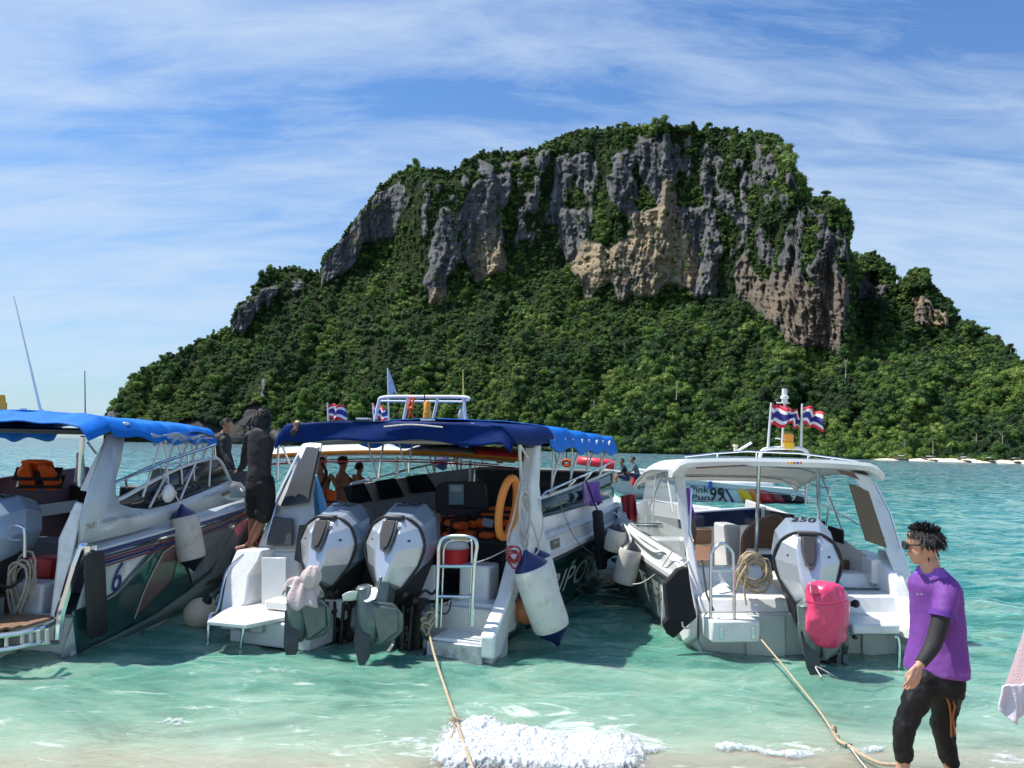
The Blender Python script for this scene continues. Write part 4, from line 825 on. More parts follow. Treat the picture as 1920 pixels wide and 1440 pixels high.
# engines
e1, T1 = outboard(C_, c(628,1050,y=-.18), 4, cb, scale=1.05, prop_cover=True)
e2, T2 = outboard(C_, c(752,1053,y=-.18), 4, cb, scale=1.05)
# lettering on the green side
sl = lambda y, z: Vector((np.interp(y, [q[0] for q in CST], [lerp(q[1], q[3], min(1, max(0, (z-q[2])/(q[4]-q[2])))**.85) for q in CST])+.03, y, z))
white_p = mat('print_white', (.55,.66,.60), .5, var=.1)
def sidetxt(txt, y0, y1, z0, z1, sh=.25, nm='name_lettering'):
    a = sl(y0, z0); return lettering(txt, nm, white_p, a, sl(y1, z0+.02)-a, sl(y0+.05, z1)-a, cb, thick=.03, shear=sh)
sidetxt('SRIPON', 1.0, 3.9, .32, .62); sidetxt('34', .12, .55, .16, .42, .3, 'number_lettering'); sidetxt('“', 2.2, 2.35, .66, .72)
blue_p = mat('print_blue', (.03,.045,.12), .5)
def gtxt(txt, y0, y1, dz0, dz1, nm='notice_lettering', mt=blue_p):
    hb, z = along(CST, y0); hb1, z1 = along(CST, y1); a = Vector((hb-.085, y0, z+dz0)); lettering(txt, nm, mt, a, Vector((hb1-.085, y1, z1+dz0))-a, (-.012,0,dz1-dz0), cb, thick=.016)
gtxt('บรรทุกผู้โดยสาร 35 คน คนประจำเรือ 2 คน', 1.15, 2.6, .285, .37) if False else None
hb, z = along(CST, 1.1); hb2, z2 = along(CST, 2.7)
a = Vector((hb-.045, 1.12, z+.275)); lettering('บรรทุกผู้โดยสาร 35 คน ลูกเรือ 2 คน', 'notice_lettering', blue_p, a, Vector((hb2-.045, 2.6, z2+.275))-a, (-.01,0,.055), cb, thick=.006)
hb, z = along(CST, 1.5)
sg = part(MB().prism([(hb+.02,1.42,z+.09),(hb+.03,1.72,z+.095),(hb+.022,1.72,z+.205),(hb+.012,1.42,z+.20)], (.006,0,0)), 'registration_plate', mat('plate_brown', (.16,.15,.12), .5, var=.3, vs=30), cb)
lettering('SRIPON 34', 'plate_lettering', gel, (hb+.03,1.46,z+.15), (.008,.22,0), (-.002,0,.035), sg, thick=.004)
# ------------------------------------------------------------------ things on and around the centre boat
G_F = 'fenders hanging on the boats'
fender('fender', 'big clean white fender with navy ends at the stern corner of the middle boat', C_, c(986,1036,y=.02), c(1045,1205,y=.20), .200, fend_w, fend_b, group=G_F, line=[(1.35,.7,1.15), c(986,1038,y=.02)])
fender('fender', 'white fender with navy top half hidden behind the big one on the middle boat', C_, c(1006,1030,y=.75), c(1030,1132,y=.8), .155, fend_w, fend_b, group=G_F, line=[(1.38,.95,1.6), (1.45,.9,1.3), c(1006,1032,y=.75)])
t = thing('ball_fender', 'orange round buoy behind the big white fender against the green hull', 'buoy', C_, (1.41,.45,.25)); part(MB().sph((1.41,.45,.40), .15, 18, 12), 'body', mat('buoy_orange', (.62,.22,.09), .4, var=.1), t, smooth=60); part(MB().lathe([(0,.05),(1,.03)], (1.41,.45,.53), (1.41,.45,.59)), 'eye', fend_b, t); part(MB().tube([(1.41,.45,.59),(1.38,.6,.95)], .01), 'line', blk, t)
q = c(375,1152,y=-.35); t = thing('ball_fender', 'cream round buoy hanging beside the left swim platform of the middle boat', 'buoy', C_, q-Vector((0,0,.19))); part(MB().sph(q, .19, 20, 14), 'body', mat('buoy_cream', (.62,.50,.34), .5, var=.08, dirt=(.40,.32,.2), ds=6), t, smooth=60); part(MB().lathe([(0,.06),(1,.03)], q+Vector((.09,0,.16)), q+Vector((.14,0,.23))), 'eye', blk, t); part(MB().tube(bez([q+Vector((.14,0,.23)), c(403,1130,y=-.3), c(410,1115,y=-.3)], 4), .012), 'line', rope_w, t)
def flatfender(name, label, fr, a, b_, wv, tv, mt, group, line=None):
    a = Vector(a); b_ = Vector(b_); wv = Vector(wv); tv = Vector(tv); t = thing(name, label, 'fender', fr, b_, group)
    rg = [[lerp(a, b_, k)+wv*s_*math.cos(an)+tv*s_*math.sin(an) for an in np.linspace(0, 2*math.pi, 15)[:-1]] for k, s_ in ((0,.75),(.03,1),(.2,.97),(.21,1.03),(.6,1),(.61,1.04),(.95,1),(1,.8))]
    part(MB().loft(rg), 'body', mt, t, bev=.01, smooth=50)
    if line: part(MB().tube(line, .012), 'line', blk, t)
    return t
hb, z = along(CST, 3.3)
flatfender('long_fender', 'long black padded fender hanging from the rail over the middle boat gunwale', C_, c(1120,957,y=2.95), c(1129,1066,y=2.95), (0,.16,0), (.07,0,0), blkf, 'long black fenders', [c(1120,957,y=2.95), (1.42,3.0,1.75)])
# life ring
q = c(952,952,y=.42); t = thing('life_ring', 'orange life ring hanging edge-on inside the right pillar of the middle boat', 'life ring', C_, q-Vector((0,0,.36)))
ring = [q+Vector((.06*math.cos(a), .10*math.cos(a), .33*math.sin(a)))+Vector((.045*math.sin(a),0,0)) for a in np.linspace(0, 2*math.pi, 33)[:-1]]
part(MB().tube(ring, [(.046,.046)]*32, 12, closed=True), 'ring', mat('ring_orange', (.80,.26,.04), .4, var=.06, dirt=(.55,.25,.1), ds=8), t, smooth=60)
part(MB().tube([q+(k-q)*1.12 for k in ring[::4]], .008, 6, closed=True), 'grab_line', rope_w, t)
ropecoil('rope_coil', 'loops of pale rope hanging from the right pillar of the middle boat', C_, c(984,965,y=.35), .17, 6, axis=(.3,-1,0), squash=(.35,1.6), mt=rope_w, tail=[[c(975,910,y=.4), c(978,940,y=.3), c(985,965,y=.35)], [c(975,905,y=.4), c(965,960,y=.3), c(952,1010,y=.1), c(956,1040,y=.0)], [c(976,915,y=.4), c(1000,990,y=.4), c(1010,1030,y=.6), c(990,1050,y=.4)]], seed=2)
ropecoil('rope_tangle', 'red and white tangle of line on the right bulwark of the middle boat', C_, c(963,1045,y=.0), .07, 5, mt=mat('rope_red', (.40,.08,.07), .8, var=.5, vs=30), seed=5)
# life jackets
def jacket(mb, q, ax, ay, az):
    for s_ in (-1, 1): mb.box(q+ax*s_*.13, (0,0,0)); 
def lifejacket(label, fr, q, yaw, lean=0, group='orange life jackets', s=1.0):
    q = Vector(q); R = Matrix.Rotation(yaw, 3, 'Z') @ Matrix.Rotation(lean, 3, 'X'); t = thing('life_jacket', label, 'life jacket', fr, q, group)
    def V(x, y, z): return q+R @ (Vector((x, y, z))*s)
    for k in (-1, 1):
        r_ = [[V(k*(.05+.10*0)+k*w_*a, .05*b_, z) for a, b_ in ((0,-1),(1.4,-.9),(1.7,0),(1.4,.9),(0,1))] for z, w_ in ((0,.10),(.03,.13),(.25,.13),(.42,.10),(.52,.06))]
        part(MB().loft(r_), 'front_panel', orange_f, t, bev=.015, smooth=50)
    part(MB().loft([[V(x, .09+.03*b_, z) for x, b_ in ((-.2,0),(-.1,1),(.1,1),(.2,0),(.1,-1),(-.1,-1))] for z in (.02,.3,.5)]), 'back_panel', orange_f, t, bev=.015)
    for z in (.12,.30): part(MB().box(V(0,.02,z), (.56*s,.20*s,.035*s), (lean,0,yaw)), 'strap', blk, t)
    return t
jk = 0
for x, y, z, yaw, ln, lb in ((.12,1.55,1.02,.3,-1.35,'orange life jacket lying at the left of the pile on the engine box'), (.35,1.5,1.04,-.2,-1.4,'orange life jacket in the middle of the pile on the engine box'), (.58,1.55,1.03,-.5,-1.3,'orange life jacket at the right end of the pile on the engine box'),
    (.25,1.6,1.16,1.2,-1.45,'orange life jacket lying crosswise on top of the pile'), (.5,1.72,1.17,.1,-1.2,'topmost orange life jacket leaning on the helm seat')):
    lifejacket(lb, C_, (x, y, z), yaw, ln, s=.95)
lifejacket('orange life jacket hanging behind the blue towel on the left pillar', C_, c(605,972,y=.8), .3, 0, s=.72)
towel('towel', 'light blue towel hanging on the left pillar of the middle boat', 'towel', mat('towel_blue', (.12,.36,.62), .85, bump=.3, bs=60), C_, [c(583,890,y=.45), c(594,890,y=.42), c(615,962,y=.4), c(586,972,y=.45)], .018)
t = thing('backpack', 'black backpack behind the blue towel', 'bag', C_, c(580,955,y=.75)); part(MB().sph(c(582,938,y=.75), (.10,.09,.13), 12, 8), 'pouch', blkf, t, smooth=60); part(MB().tube(bez([c(600,915,y=.7), c(612,890,y=.7), c(604,868,y=.7)], 4), .02), 'strap', blkf, t)
q = c(850,1058,y=.35); t = thing('cooler_tub', 'red tub with a white cloth on it behind the middle boat ladder', 'tub', C_, q)
part(MB().lathe([(0,.15),(.9,.19),(1,.20),(1,.18)], q, q+Vector((0,0,.18)), 20), 'tub', red_p, t, smooth=40); part(MB().sph(q+Vector((0,0,.2)), (.17,.15,.10), 14, 8, .09), 'cloth', mat('white_cloth', (.62,.62,.60), .9, bump=.4, bs=20), t, smooth=70)
q = c(864,786,y=1.1); t = thing('water_bottle', 'small clear water bottle with blue cap on the middle boat roof', 'bottle', C_, q); part(MB().lathe([(0,.03),(.05,.035),(.6,.035),(.85,.014),(.9,.014)], q, q+Vector((0,0,.15)), 12), 'bottle', mat('pet', (.6,.72,.78), .05, alpha=.6), t); part(MB().lathe([(0,.016),(1,.016)], q+Vector((0,0,.135)), q+Vector((0,0,.16)), 10), 'cap', mat('cap_blue', (.03,.2,.7), .4), t)
# pink cloth over the first propeller
a0 = T1(.02,-.66,-.16)
mbp = MB(); 
def cl_(u, v):
    an = u*2*math.pi; r = .05+.135*v+.03*math.sin(an*5+v*4)*v+.02*math.sin(an*9); return a0+Vector((math.cos(an)*r*(1.15), math.sin(an)*r*.7, .08-.22*v*v+.08*math.sin(an*2+.6)*v+.04*math.sin(an*5)*v))
mbp.grid(cl_, 48, 14)
def cl2(u, v):
    an = u*2*math.pi; r = .02+.09*math.sin(math.pi*min(1, v*.9+.05))+.012*math.sin(an*6); return a0+Vector((.10+math.cos(an)*r+.05*v, -.05+math.sin(an)*r*.5, -.02+.24*v))
mbp.grid(cl2, 30, 12)
solo(mbp, 'cloth_cover', mat('pink_grey_cloth', (.62,.50,.48), .85, var=.06, bump=.4, bs=25), 'pale pink cloth tied over the left propeller of the middle boat', 'cloth', C_, p=a0, solid=.006, smooth=80)
# mooring line to the beach
def mooring(label, pts, r=.014, mt=None, name='mooring_rope'): return solo(MB().tube(bez(pts, 8), r, 7), name, mt or rope_m, label, 'rope', WORLD, p=pts[0], smooth=60)
def cw(v): return C_.M @ Vector(v)
W_ = WORLD.u
p0 = cw(c(803,1180,y=-.42)); 
rp = mooring('tan mooring rope running from the middle boat down to the beach', [p0, W_(815,1230,y=7.6), W_(838,1300,y=6.7), W_(856,1352,y=6.1), W_(872,1400,y=5.6), W_(890,1450,y=5.0), W_(915,1520,y=4.2)], .0125)
t = thing('rope_knot', 'frayed knot tied in the middle boat mooring rope', 'rope', WORLD, W_(856,1352,y=6.08)); mbk = MB(); q = W_(856,1352,y=6.08)
for k in range(26): 
    d_ = Vector((random.gauss(0,1), random.gauss(0,.6), random.gauss(-.3,.8))).normalized(); mbk.tube([q+d_*.01, q+d_*.035+Vector((0,0,.006)), q+d_*random.uniform(.04,.085)-Vector((0,0,.01))], [.006,.004,.002], 5)
part(mbk.sph(q, .026, 10, 6, .1), 'knot', rope_m, t); part(MB().tube(bez([q, W_(848,1375,y=5.9), W_(843,1395,y=5.8)], 4), .006).sph(W_(846,1385,y=5.85), .014, 8, 5, .2), 'loose_end', rope_m, t)
ropecoil('rope_coil', 'short knotted rope end on the right swim platform corner of the middle boat', C_, c(803,1168,y=-.42), .05, 4, seed=8, tail=[[c(803,1168,y=-.42), c(812,1150,y=-.3), c(825,1135,y=-.1), c(838,1130,y=.0)]])
mooring('thin white line tied across the stern of the middle boat', [cw(c(893,1055,y=-.3)), cw(c(920,1045,y=-.1)), cw(c(960,1025,y=.2))], .006, rope_w, 'tie_line')
mooring('thin dark line slanting over the middle boat side', [cw((1.40,1.6,1.62)), cw((1.50,2.2,1.0)), cw((1.62,3.2,.62))], .006, mat('line_grey', (.25,.25,.24), .8), 'tie_line')

part(MB().tube([c(828+4*k,838+8*math.sin(k/32*math.pi)+2*math.sin(k*1.7),y=5.0) for k in range(33)], .020), 'edge_webbing', blk, cb)
for a_, b_ in (((842,850),(838,870)),((902,852),(905,872)),((1040,850),(1044,868))): part(MB().tube([c(*a_, y=5.0), c(*b_, y=5.0)], .008), 'hanging_tie', blk, cb)
mooring('black power cable sagging along the stern well of the middle boat', [cw(c(812,1135,y=-.05)), cw(c(825,1150,y=-.1)), cw(c(840,1148,y=-.1)), cw(c(846,1128,y=.0))], .008, blk, 'cable')
t = thing('paper_box', 'small blue and white carton lying beside the orange life jackets', 'carton', C_, c(915,985,y=1.6)); part(MB().box(c(915,980,y=1.6), (.14,.1,.10), (0,.2,.3)), 'carton', mat('carton_blue', (.28,.34,.42), .6), t, bev=.005)
# ================================================================== RIGHT BOAT
R_ = Frame(3.19, 8.62, -6); r = R_.u
rb = thing('speedboat', 'white speedboat on the right with white canopy and one silver outboard', 'speedboat', R_, (0,0,0), 'speedboats moored stern to the beach')
RST = [(0,1.13,.05,1.20,.70),(1.0,1.17,.06,1.27,.77),(2.0,1.16,.10,1.30,.84),(3.2,1.02,.2,1.22,.92),(4.6,.66,.4,.90,.98),(6.0,.02,.75,.03,1.02)]
hgrey = mat('hull_grey', (.40,.45,.42), .15, var=.08, coat=1, spec=.7, dirt=(.30,.36,.30), ds=2)
for s in (-1, 1): part(MB().loft(hullside(RST, s, (-.15,.40)), closed=False), 'hull_side', hgrey, rb, smooth=60, solid=.03)
bt = MB(); bt.loft([[(hc+.015, y, z_+.02), (hc-.03, y, z_-.12), (hc*.5, y, z_-.28), (0, y, -.42+z_), (-hc*.5, y, z_-.28), (-hc+.03, y, z_-.12), (-hc-.015, y, z_+.02)] for y, hc, z_, _, _ in [(-.12,1.1,.05,0,0)]+RST[1:]], closed=False); part(bt, 'hull_bottom', hull_w, rb, smooth=40)
tsh = mat('transom_shade_pale', (.60,.64,.60), .35, var=.05, dirt=(.50,.50,.36), ds=2.4, coat=.3)  # base colour toned to grey-green for the shaded stern face, dirt on top
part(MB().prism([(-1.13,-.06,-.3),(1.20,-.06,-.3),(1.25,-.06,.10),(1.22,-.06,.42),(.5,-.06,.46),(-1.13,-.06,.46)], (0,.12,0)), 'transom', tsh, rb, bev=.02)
for x0, x1, a in ((-.62,-.18,.5),(.70,1.0,.4)): part(MB().prism([(x0,-.06,-.3),(x1,-.06,-.3),(x1,-.06,.44),(x0,-.06,.44)], (0,-.035,0)), 'transom_pad', tsh, rb, bev=.012)
part(MB().box((0,2.2,.42), (2.2,3.9,.04)), 'deck', mat('deck_cream', (.60,.58,.53), .5, var=.05), rb)
pb = part(MB().box(((-.86),-.22,.34), (.52,.36,.22)), 'swim_platform', gel, rb, bev=.02)
for x in (-1.02,-.68): part(MB().box((x,-.405,.33), (.035,.02,.13)), 'hinge', steel, pb, bev=.004)
part(MB().prism([(-1.12,-.05,.46),(-1.12,.02,.60),(-1.12,.42,.70),(-1.12,.50,.86),(-1.12,.70,.86),(-1.12,.70,.4)], (1.02,0,0)), 'aft_bench', gel, rb, bev=.02)
part(MB().prism([(.34,-.30,.42),(.34,-.02,.44),(.34,.04,.62),(.34,.42,.64),(.34,.46,.80),(.34,.75,.80),(.34,.75,.2),(.34,-.02,.2),(.34,-.30,.30)], (.92,0,0)), 'stern_steps', gel, rb, bev=.02)
part(MB().prism([(1.16,-.40,.20),(1.16,-.40,.46),(1.16,.00,.60),(1.16,.16,.86),(1.16,.30,.94),(1.16,.75,1.02),(1.16,.95,1.02),(1.16,.95,.5),(1.16,.0,.1)], (.20,0,0)), 'bulwark', gel, rb, bev=.03)
part(MB().prism([(-1.16,-.10,.20),(-1.16,-.10,.50),(-1.16,.14,.84),(-1.16,.35,.95),(-1.16,.95,1.0),(-1.16,.95,.5),(-1.16,.1,.1)], (-.10,0,0)), 'bulwark', gel, rb, bev=.03)
part(MB().box((.62,-.30,.38), (.52,.4,.10)), 'swim_platform', gel, rb, bev=.02); part(MB().box((1.12,-.42,.36), (.42,.42,.14)), 'platform_edge', gel, rb, bev=.02)
part(MB().lathe([(0,.05),(1,.05)], (.50,-.07,.30), (.50,.06,.30), 12), 'drain', blk, rb)
for x, z in ((-.55,.25),(.62,.20)): part(MB().lathe([(0,.022),(.6,.022),(1,.018)], (x,-.05,z), (x,-.105,z), 12), 'drain_fitting', dgrey, rb)
for x, y in ((.45,.28),(.60,.25)): part(MB().tube([(x,-.02,.55),(x+.01,-.10,.56)], .03).sph((x+.01,-.12,.57), .045), 'hose_fitting', blk, rb)
for s in (1, -1):
    rg = []
    for y in [.35,.8,1.3,2,2.6,3.2,4,4.6,5.3,6.0]:
        hb, z = along(RST, y); rg.append([(s*(hb), y, z-.02), (s*(hb+.055), y, z), (s*(hb+.055), y, z+.05), (s*(hb+.015), y, z+.07), (s*(hb-.02), y, z+.20), (s*(hb-.0), y, z+.23), (s*(hb-.05), y, z+.26), (s*max(hb-.14, 0), y, z+.24), (s*max(hb-.14, 0), y, z-.02)])
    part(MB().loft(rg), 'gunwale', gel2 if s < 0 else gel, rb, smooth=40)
    part(MB().tube([(s*(along(RST, y)[0]+.045), y, along(RST, y)[1]-.035) for y in np.linspace(.3, 5.8, 20)], .020), 'rub_rail', blk, rb)
# starboard liner with windows
part(MB().prism([(1.10,.5,.45),(1.10,.55,1.0),(1.10,1.0,1.12),(1.10,1.7,1.22),(1.10,2.6,1.33),(1.10,4.0,1.42),(1.10,4.2,.45)], (.05,0,0)), 'inner_liner', mat('liner_white', (.58,.57,.55), .45), rb, bev=.015)
for pp in ([(1555,985),(1583,994),(1583,1020),(1546,1010)], [(1532,972),(1549,978),(1545,1000),(1530,990)], [(1385,952),(1440,956),(1490,965),(1488,985),(1440,975),(1385,980)]):
    part(MB().prism([r(*q, x=1.09) for q in pp], (-.015,0,0)), 'cabin_window', dark, rb, bev=.006)
part(MB().prism([(-.15,3.2,.45),(-.15,3.2,1.28),(1.1,3.2,1.38),(1.1,3.2,.45)], (0,.08,0)), 'windscreen_base', gel2, rb, bev=.02)
part(MB().prism([(-.05,3.17,1.05),(-.05,3.17,1.26),(1.0,3.17,1.34),(1.0,3.17,1.1)], (0,-.01,0)), 'windscreen', mat('screen_navy', (.01,.02,.06), .08), rb, bev=.01)
part(MB().prism([r(1362,985,y=2.2), r(1390,985,y=2.2), r(1388,1100,y=2.2), r(1364,1100,y=2.2)], (0,.5,0)), 'console', gel2, rb, bev=.03)
# seats
for k, (x0, x1, yy) in enumerate(((1300,1335,3.1),(1342,1366,3.3))):
    part(MB().prism([r(x0,992,y=yy), r(x1,992,y=yy), r(x1,1020,y=yy), r(x0,1020,y=yy)], (0,.06,0)), 'seat_back', mat('tan_vinyl', (.26,.14,.085), .5, var=.1), rb, bev=.015)
    part(MB().prism([r(x0,1023,y=yy-.05), r(x1,1023,y=yy-.05), r(x1,1052,y=yy-.3), r(x0,1052,y=yy-.3)], (0,.06,0)), 'seat_cushion', MATS['tan_vinyl'], rb, bev=.015)
part(MB().box((-.62,3.2,.68), (.95,.4,.40)), 'bow_locker', gel, rb, bev=.03)
part(MB().prism(bez([r(1290,1045,y=.9), r(1288,975,y=.9), r(1300,968,y=.9), r(1307,1000,y=.9), r(1300,1045,y=.9)], 4), (0,.12,0)), 'helm_seat', brown_v, rb, bev=.02)
part(MB().prism(bez([r(1394,1060,y=1.9), r(1396,1010,y=1.9), r(1412,985,y=1.9), r(1440,970,y=1.9), r(1470,972,y=1.9), r(1480,1060,y=1.9)], 4), (0,.14,0)), 'helm_seat', brown_v, rb, bev=.03)
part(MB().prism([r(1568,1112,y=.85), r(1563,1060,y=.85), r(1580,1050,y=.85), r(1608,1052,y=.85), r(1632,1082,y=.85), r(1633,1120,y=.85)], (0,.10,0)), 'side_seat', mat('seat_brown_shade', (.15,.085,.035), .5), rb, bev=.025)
part(MB().prism([r(1556,1100,y=.3), r(1690,1105,y=.3), r(1686,1040,y=.7), r(1650,1030,y=.7), r(1640,1118,y=.5)], (0,.05,0)), 'quarter_panel', gel, rb, bev=.015)
# arch pillars, brown side screen
part(MB().loft([[r(1308,1165,y=-.02), r(1326,1165,y=-.02), r(1326,1165,y=.25), r(1308,1165,y=.25)], [r(1288,1050,y=.30), r(1306,1050,y=.30), r(1306,1050,y=.7), r(1288,1050,y=.7)], [r(1273,960,y=.60), r(1290,960,y=.60), r(1290,960,y=.95), r(1273,960,y=.95)], [r(1262,890,y=.75), r(1284,890,y=.75), r(1284,890,y=1.15), r(1262,890,y=1.15)], [r(1272,868,y=.6), r(1298,868,y=.6), r(1298,868,y=1.2), r(1272,868,y=1.2)]]), 'arch_pillar', gel, rb, bev=.025, smooth=50)
part(MB().loft([[r(1686,1100,y=.10), r(1716,1100,y=.10), r(1716,1100,y=.6), r(1686,1100,y=.6)], [r(1655,1020,y=.30), r(1690,1020,y=.30), r(1690,1020,y=.8), r(1655,1020,y=.8)], [r(1622,930,y=.5), r(1655,935,y=.5), r(1655,935,y=.95), r(1622,930,y=.95)], [r(1594,884,y=.55), r(1630,892,y=.55), r(1630,892,y=1.1), r(1594,884,y=1.1)]]), 'arch_pillar', gel, rb, bev=.025, smooth=50)
part(MB().prism([r(1592,906,y=.52), r(1628,918,y=.52), r(1664,1028,y=.28), r(1624,1014,y=.28)], (0,.02,0)), 'side_screen', mat('brown_screen', (.20,.13,.06), .4, alpha=.95), rb, bev=.004)
part(MB().tube([r(1640,905,y=.45), r(1668,960,y=.35), r(1690,1030,y=.25)], .012), 'grab_rail', steel, rb); part(MB().tube([r(1296,915,y=.45), r(1293,1000,y=.25), r(1299,1015,y=.25)], .014), 'grab_rail', steel, rb)
part(MB().tube([r(1316,1050,y=-.1), r(1325,1115,y=-.2), r(1338,1145,y=-.3)], .012), 'gas_strut', dgrey, rb)
# clam canopy
zt0 = r(1430,862,y=.5).z
def rf(u, v):
    x = u*2-1; y = .42+2.0*v; z = zt0+.0-.05*abs(x)**3-.10*max(0, (abs(x)-.86)/.14)**2 - .05*v-.26*max(0, (v-.45)/.55)**2
    return (x*1.28*(1-.06*v), y, z+.006*math.sin(v*30)*(v > .5))
part(MB().grid(rf, 40, 30), 'canopy', mat('canopy_white', (.74,.75,.73), .4, var=.03), rb, solid=.035, smooth=60)
part(MB().loft([[(x*1.29, yy, zt0-.05*abs(x)**3-.10*max(0, (abs(x)-.86)/.14)**2+dz) for yy, dz in ((.40,.02),(.38,-.02),(.42,-.075),(.55,-.075),(.55,.015))] for x in np.linspace(-1, 1, 31)]), 'canopy_fascia', gel, rb, smooth=40)
for x0, x1, dy in ((1303,1410,3),(1570,1612,-2)): part(MB().prism([r(x0,876,y=.36), r(x1-15,868+dy,y=.36), r(x1,870+dy,y=.36), r(x0+3,879,y=.36)], (0,-.006,0)) if x0 < 1500 else MB().prism([r(1568,880,y=.36), r(1600,886,y=.36), r(1612,900,y=.36), r(1575,887,y=.36)], (0,-.006,0)), 'brown_trim', brown_v, rb)
for k, cc in enumerate(((.85,.55,.02),(.85,.45,.02),(.75,.12,.02),(.02,.08,.4),(.75,.12,.02))): part(MB().lathe([(0,.014),(1,.014)], r(1478+k*6,868,y=.375), r(1478+k*6,868,y=.365), 10), 'round_sticker', mat('dot%d' % k, cc, .5), rb)
part(MB().prism([r(1212,895,x=-1.19), r(1262,880,x=-1.19), r(1275,1035,x=-1.22), r(1196,990,x=-1.22)], (.008,0,0)), 'clear_curtain', mat('curtain_clear', (.50,.54,.52), .25, alpha=.38), rb)
part(MB().tube([(-1.22,1.0,1.30),(-1.22,2.2,1.18),(-1.20,3.6,1.22)], .014), 'side_rail', steel, rb)
for a, b_ in (((1230,890),(1222,1000)), ((1240,890),(1215,960)), ((1250,885),(1262,960))): part(MB().tube([r(*a, x=-1.2), r(*b_, x=-1.2)], .011), 'canopy_strut', alu, rb)
for (a, b_, yy) in (((1423,872),(1417,1060),1.1),((1533,880),(1537,1000),1.1)): part(MB().tube([r(*a, y=yy-.3), r(*b_, y=yy)], .024), 'canopy_post', steel, rb)
for k in (0, 1): part(MB().tube([(lerp(-1.15, 1.15, q), 1.5+.75*k, zt0-.10-.16*k-.03*abs(2*q-1)**2-.45*max(0, abs(2*q-1)-.75)) for q in np.linspace(0, 1, 20)], .014), 'canopy_bow', steel, rb)
for a, b_ in (((1505,925),(1660,1010)),((1510,945),(1512,905)),((1550,985),(1556,920)),((1583,1005),(1540,890)),((1510,905),(1556,915))): part(MB().tube([r(*a, x=1.22), r(*b_, x=1.22)], .013), 'side_rail', steel, rb)
part(MB().tube([(-.9,4.2,1.18),(-.5,4.9,1.30),(0,5.3,1.33),(.5,4.9,1.32)], .014), 'pulpit', steel, rb)
for s in (-1, 1): part(MB().tube([(s*.5,4.9,1.02),(s*.5,4.9,1.31)], .012), 'pulpit_post', steel, rb)
# roof rails
rr = part(MB().tube([r(1283,856,y=.5), r(1340,850,y=.5), r(1400,846,y=.5), r(1500,850,y=.5), r(1608,864,y=.5), r(1620,880,y=.45)], .010), 'roof_rail', steel, rb)
for x, yy in ((1286,857),(1345,850),(1418,848),(1515,855),(1560,860),(1606,865)): part(MB().tube([r(x,yy,y=.5), r(x,yy+10,y=.52)], .009), 'rail_foot', steel, rr)
part(MB().tube(bez([r(1424,858,y=.7), r(1432,843,y=.7), r(1465,840,y=.7), r(1505,842,y=.7), r(1518,856,y=.7)], 4), .022), 'flag_mount', gel, rb)
part(MB().lathe([(0,.055),(.3,.06),(.31,.05),(.45,.05),(.46,.055),(.9,.055),(1,.03)], r(1479,840,y=.7), r(1479,812,y=.7), 16), 'beacon', amber, rb, smooth=40)
part(MB().lathe([(0,.065),(1,.065)], r(1479,842,y=.7), r(1479,830,y=.7), 16), 'beacon_base', yellow, rb)
part(MB().tube([r(1466,840,y=.75), r(1471,755,y=.75)], .014), 'mast', alu, rb); part(MB().lathe([(0,.02),(.1,.035),(.3,.035),(.35,.05),(.5,.05),(.55,.032),(1,.03)], r(1471,757,y=.75), r(1471,729,y=.75), 14), 'mast_light', gel, rb)
part(MB().tube([r(1456,755,y=.75), r(1480,756,y=.75)], .008).tube([r(1454,822,y=.7), r(1472,823,y=.7)], .008), 'mast_arm', gel, rb)
part(MB().tube([r(1384,845,y=.7), r(1409,830,y=.7)], .016), 'folded_antenna', gel, rb); part(MB().lathe([(0,.022),(.6,.022),(.7,.032),(1,.03)], r(1379,846,y=.6), r(1379,833,y=.6), 10), 'cap_light', mat('cap_cream', (.75,.68,.5), .4), rb)
ladder([r(1333,1186,y=-.3), r(1333,1060,y=-.26), r(1336,1034,y=-.25), (r(1354,1019,y=-.25)), r(1372,1034,y=-.25), r(1375,1060,y=-.26), r(1377,1186,y=-.3)], [(r(1334,1068,y=-.26), r(1375,1068,y=-.26)), (r(1334,1118,y=-.28), r(1375,1118,y=-.28))], parent=rb, r=.018)
part(MB().tube(bez([r(1678,1195,y=-.62), r(1683,1196,y=-.63), r(1686,1215,y=-.63), r(1684,1255,y=-.63), r(1678,1264,y=-.63)], 4), .016), 'grab_handle', steel, rb)
e3, T3 = outboard(R_, r(1510,1082,y=-.22), -20, rb, scale=1.03, flip=1, bag=True)
# port quarter curved moulding (recessed scoop)
part(MB().tube(bez([(-1.245,.5,.93),(-1.25,.75,1.0),(-1.30,1.1,.96),(-1.32,1.9,1.05),(-1.30,2.5,1.12)], 5), .022), 'moulding', gel, rb)
blkp = mat('print_faded', (.10,.13,.12), .5)
rsl = lambda y, z: Vector((-(np.interp(y, [q[0] for q in RST], [lerp(q[1], q[3], min(1, max(0, (z-q[2])/(q[4]-q[2])))**.85) for q in RST])+.03), y, z))
a = rsl(1.55,.42); lettering('ทะเล', 'name_lettering', blkp, a, rsl(.85,.30)-a, rsl(1.55,.66)-a, rb, thick=.03, shear=.2)
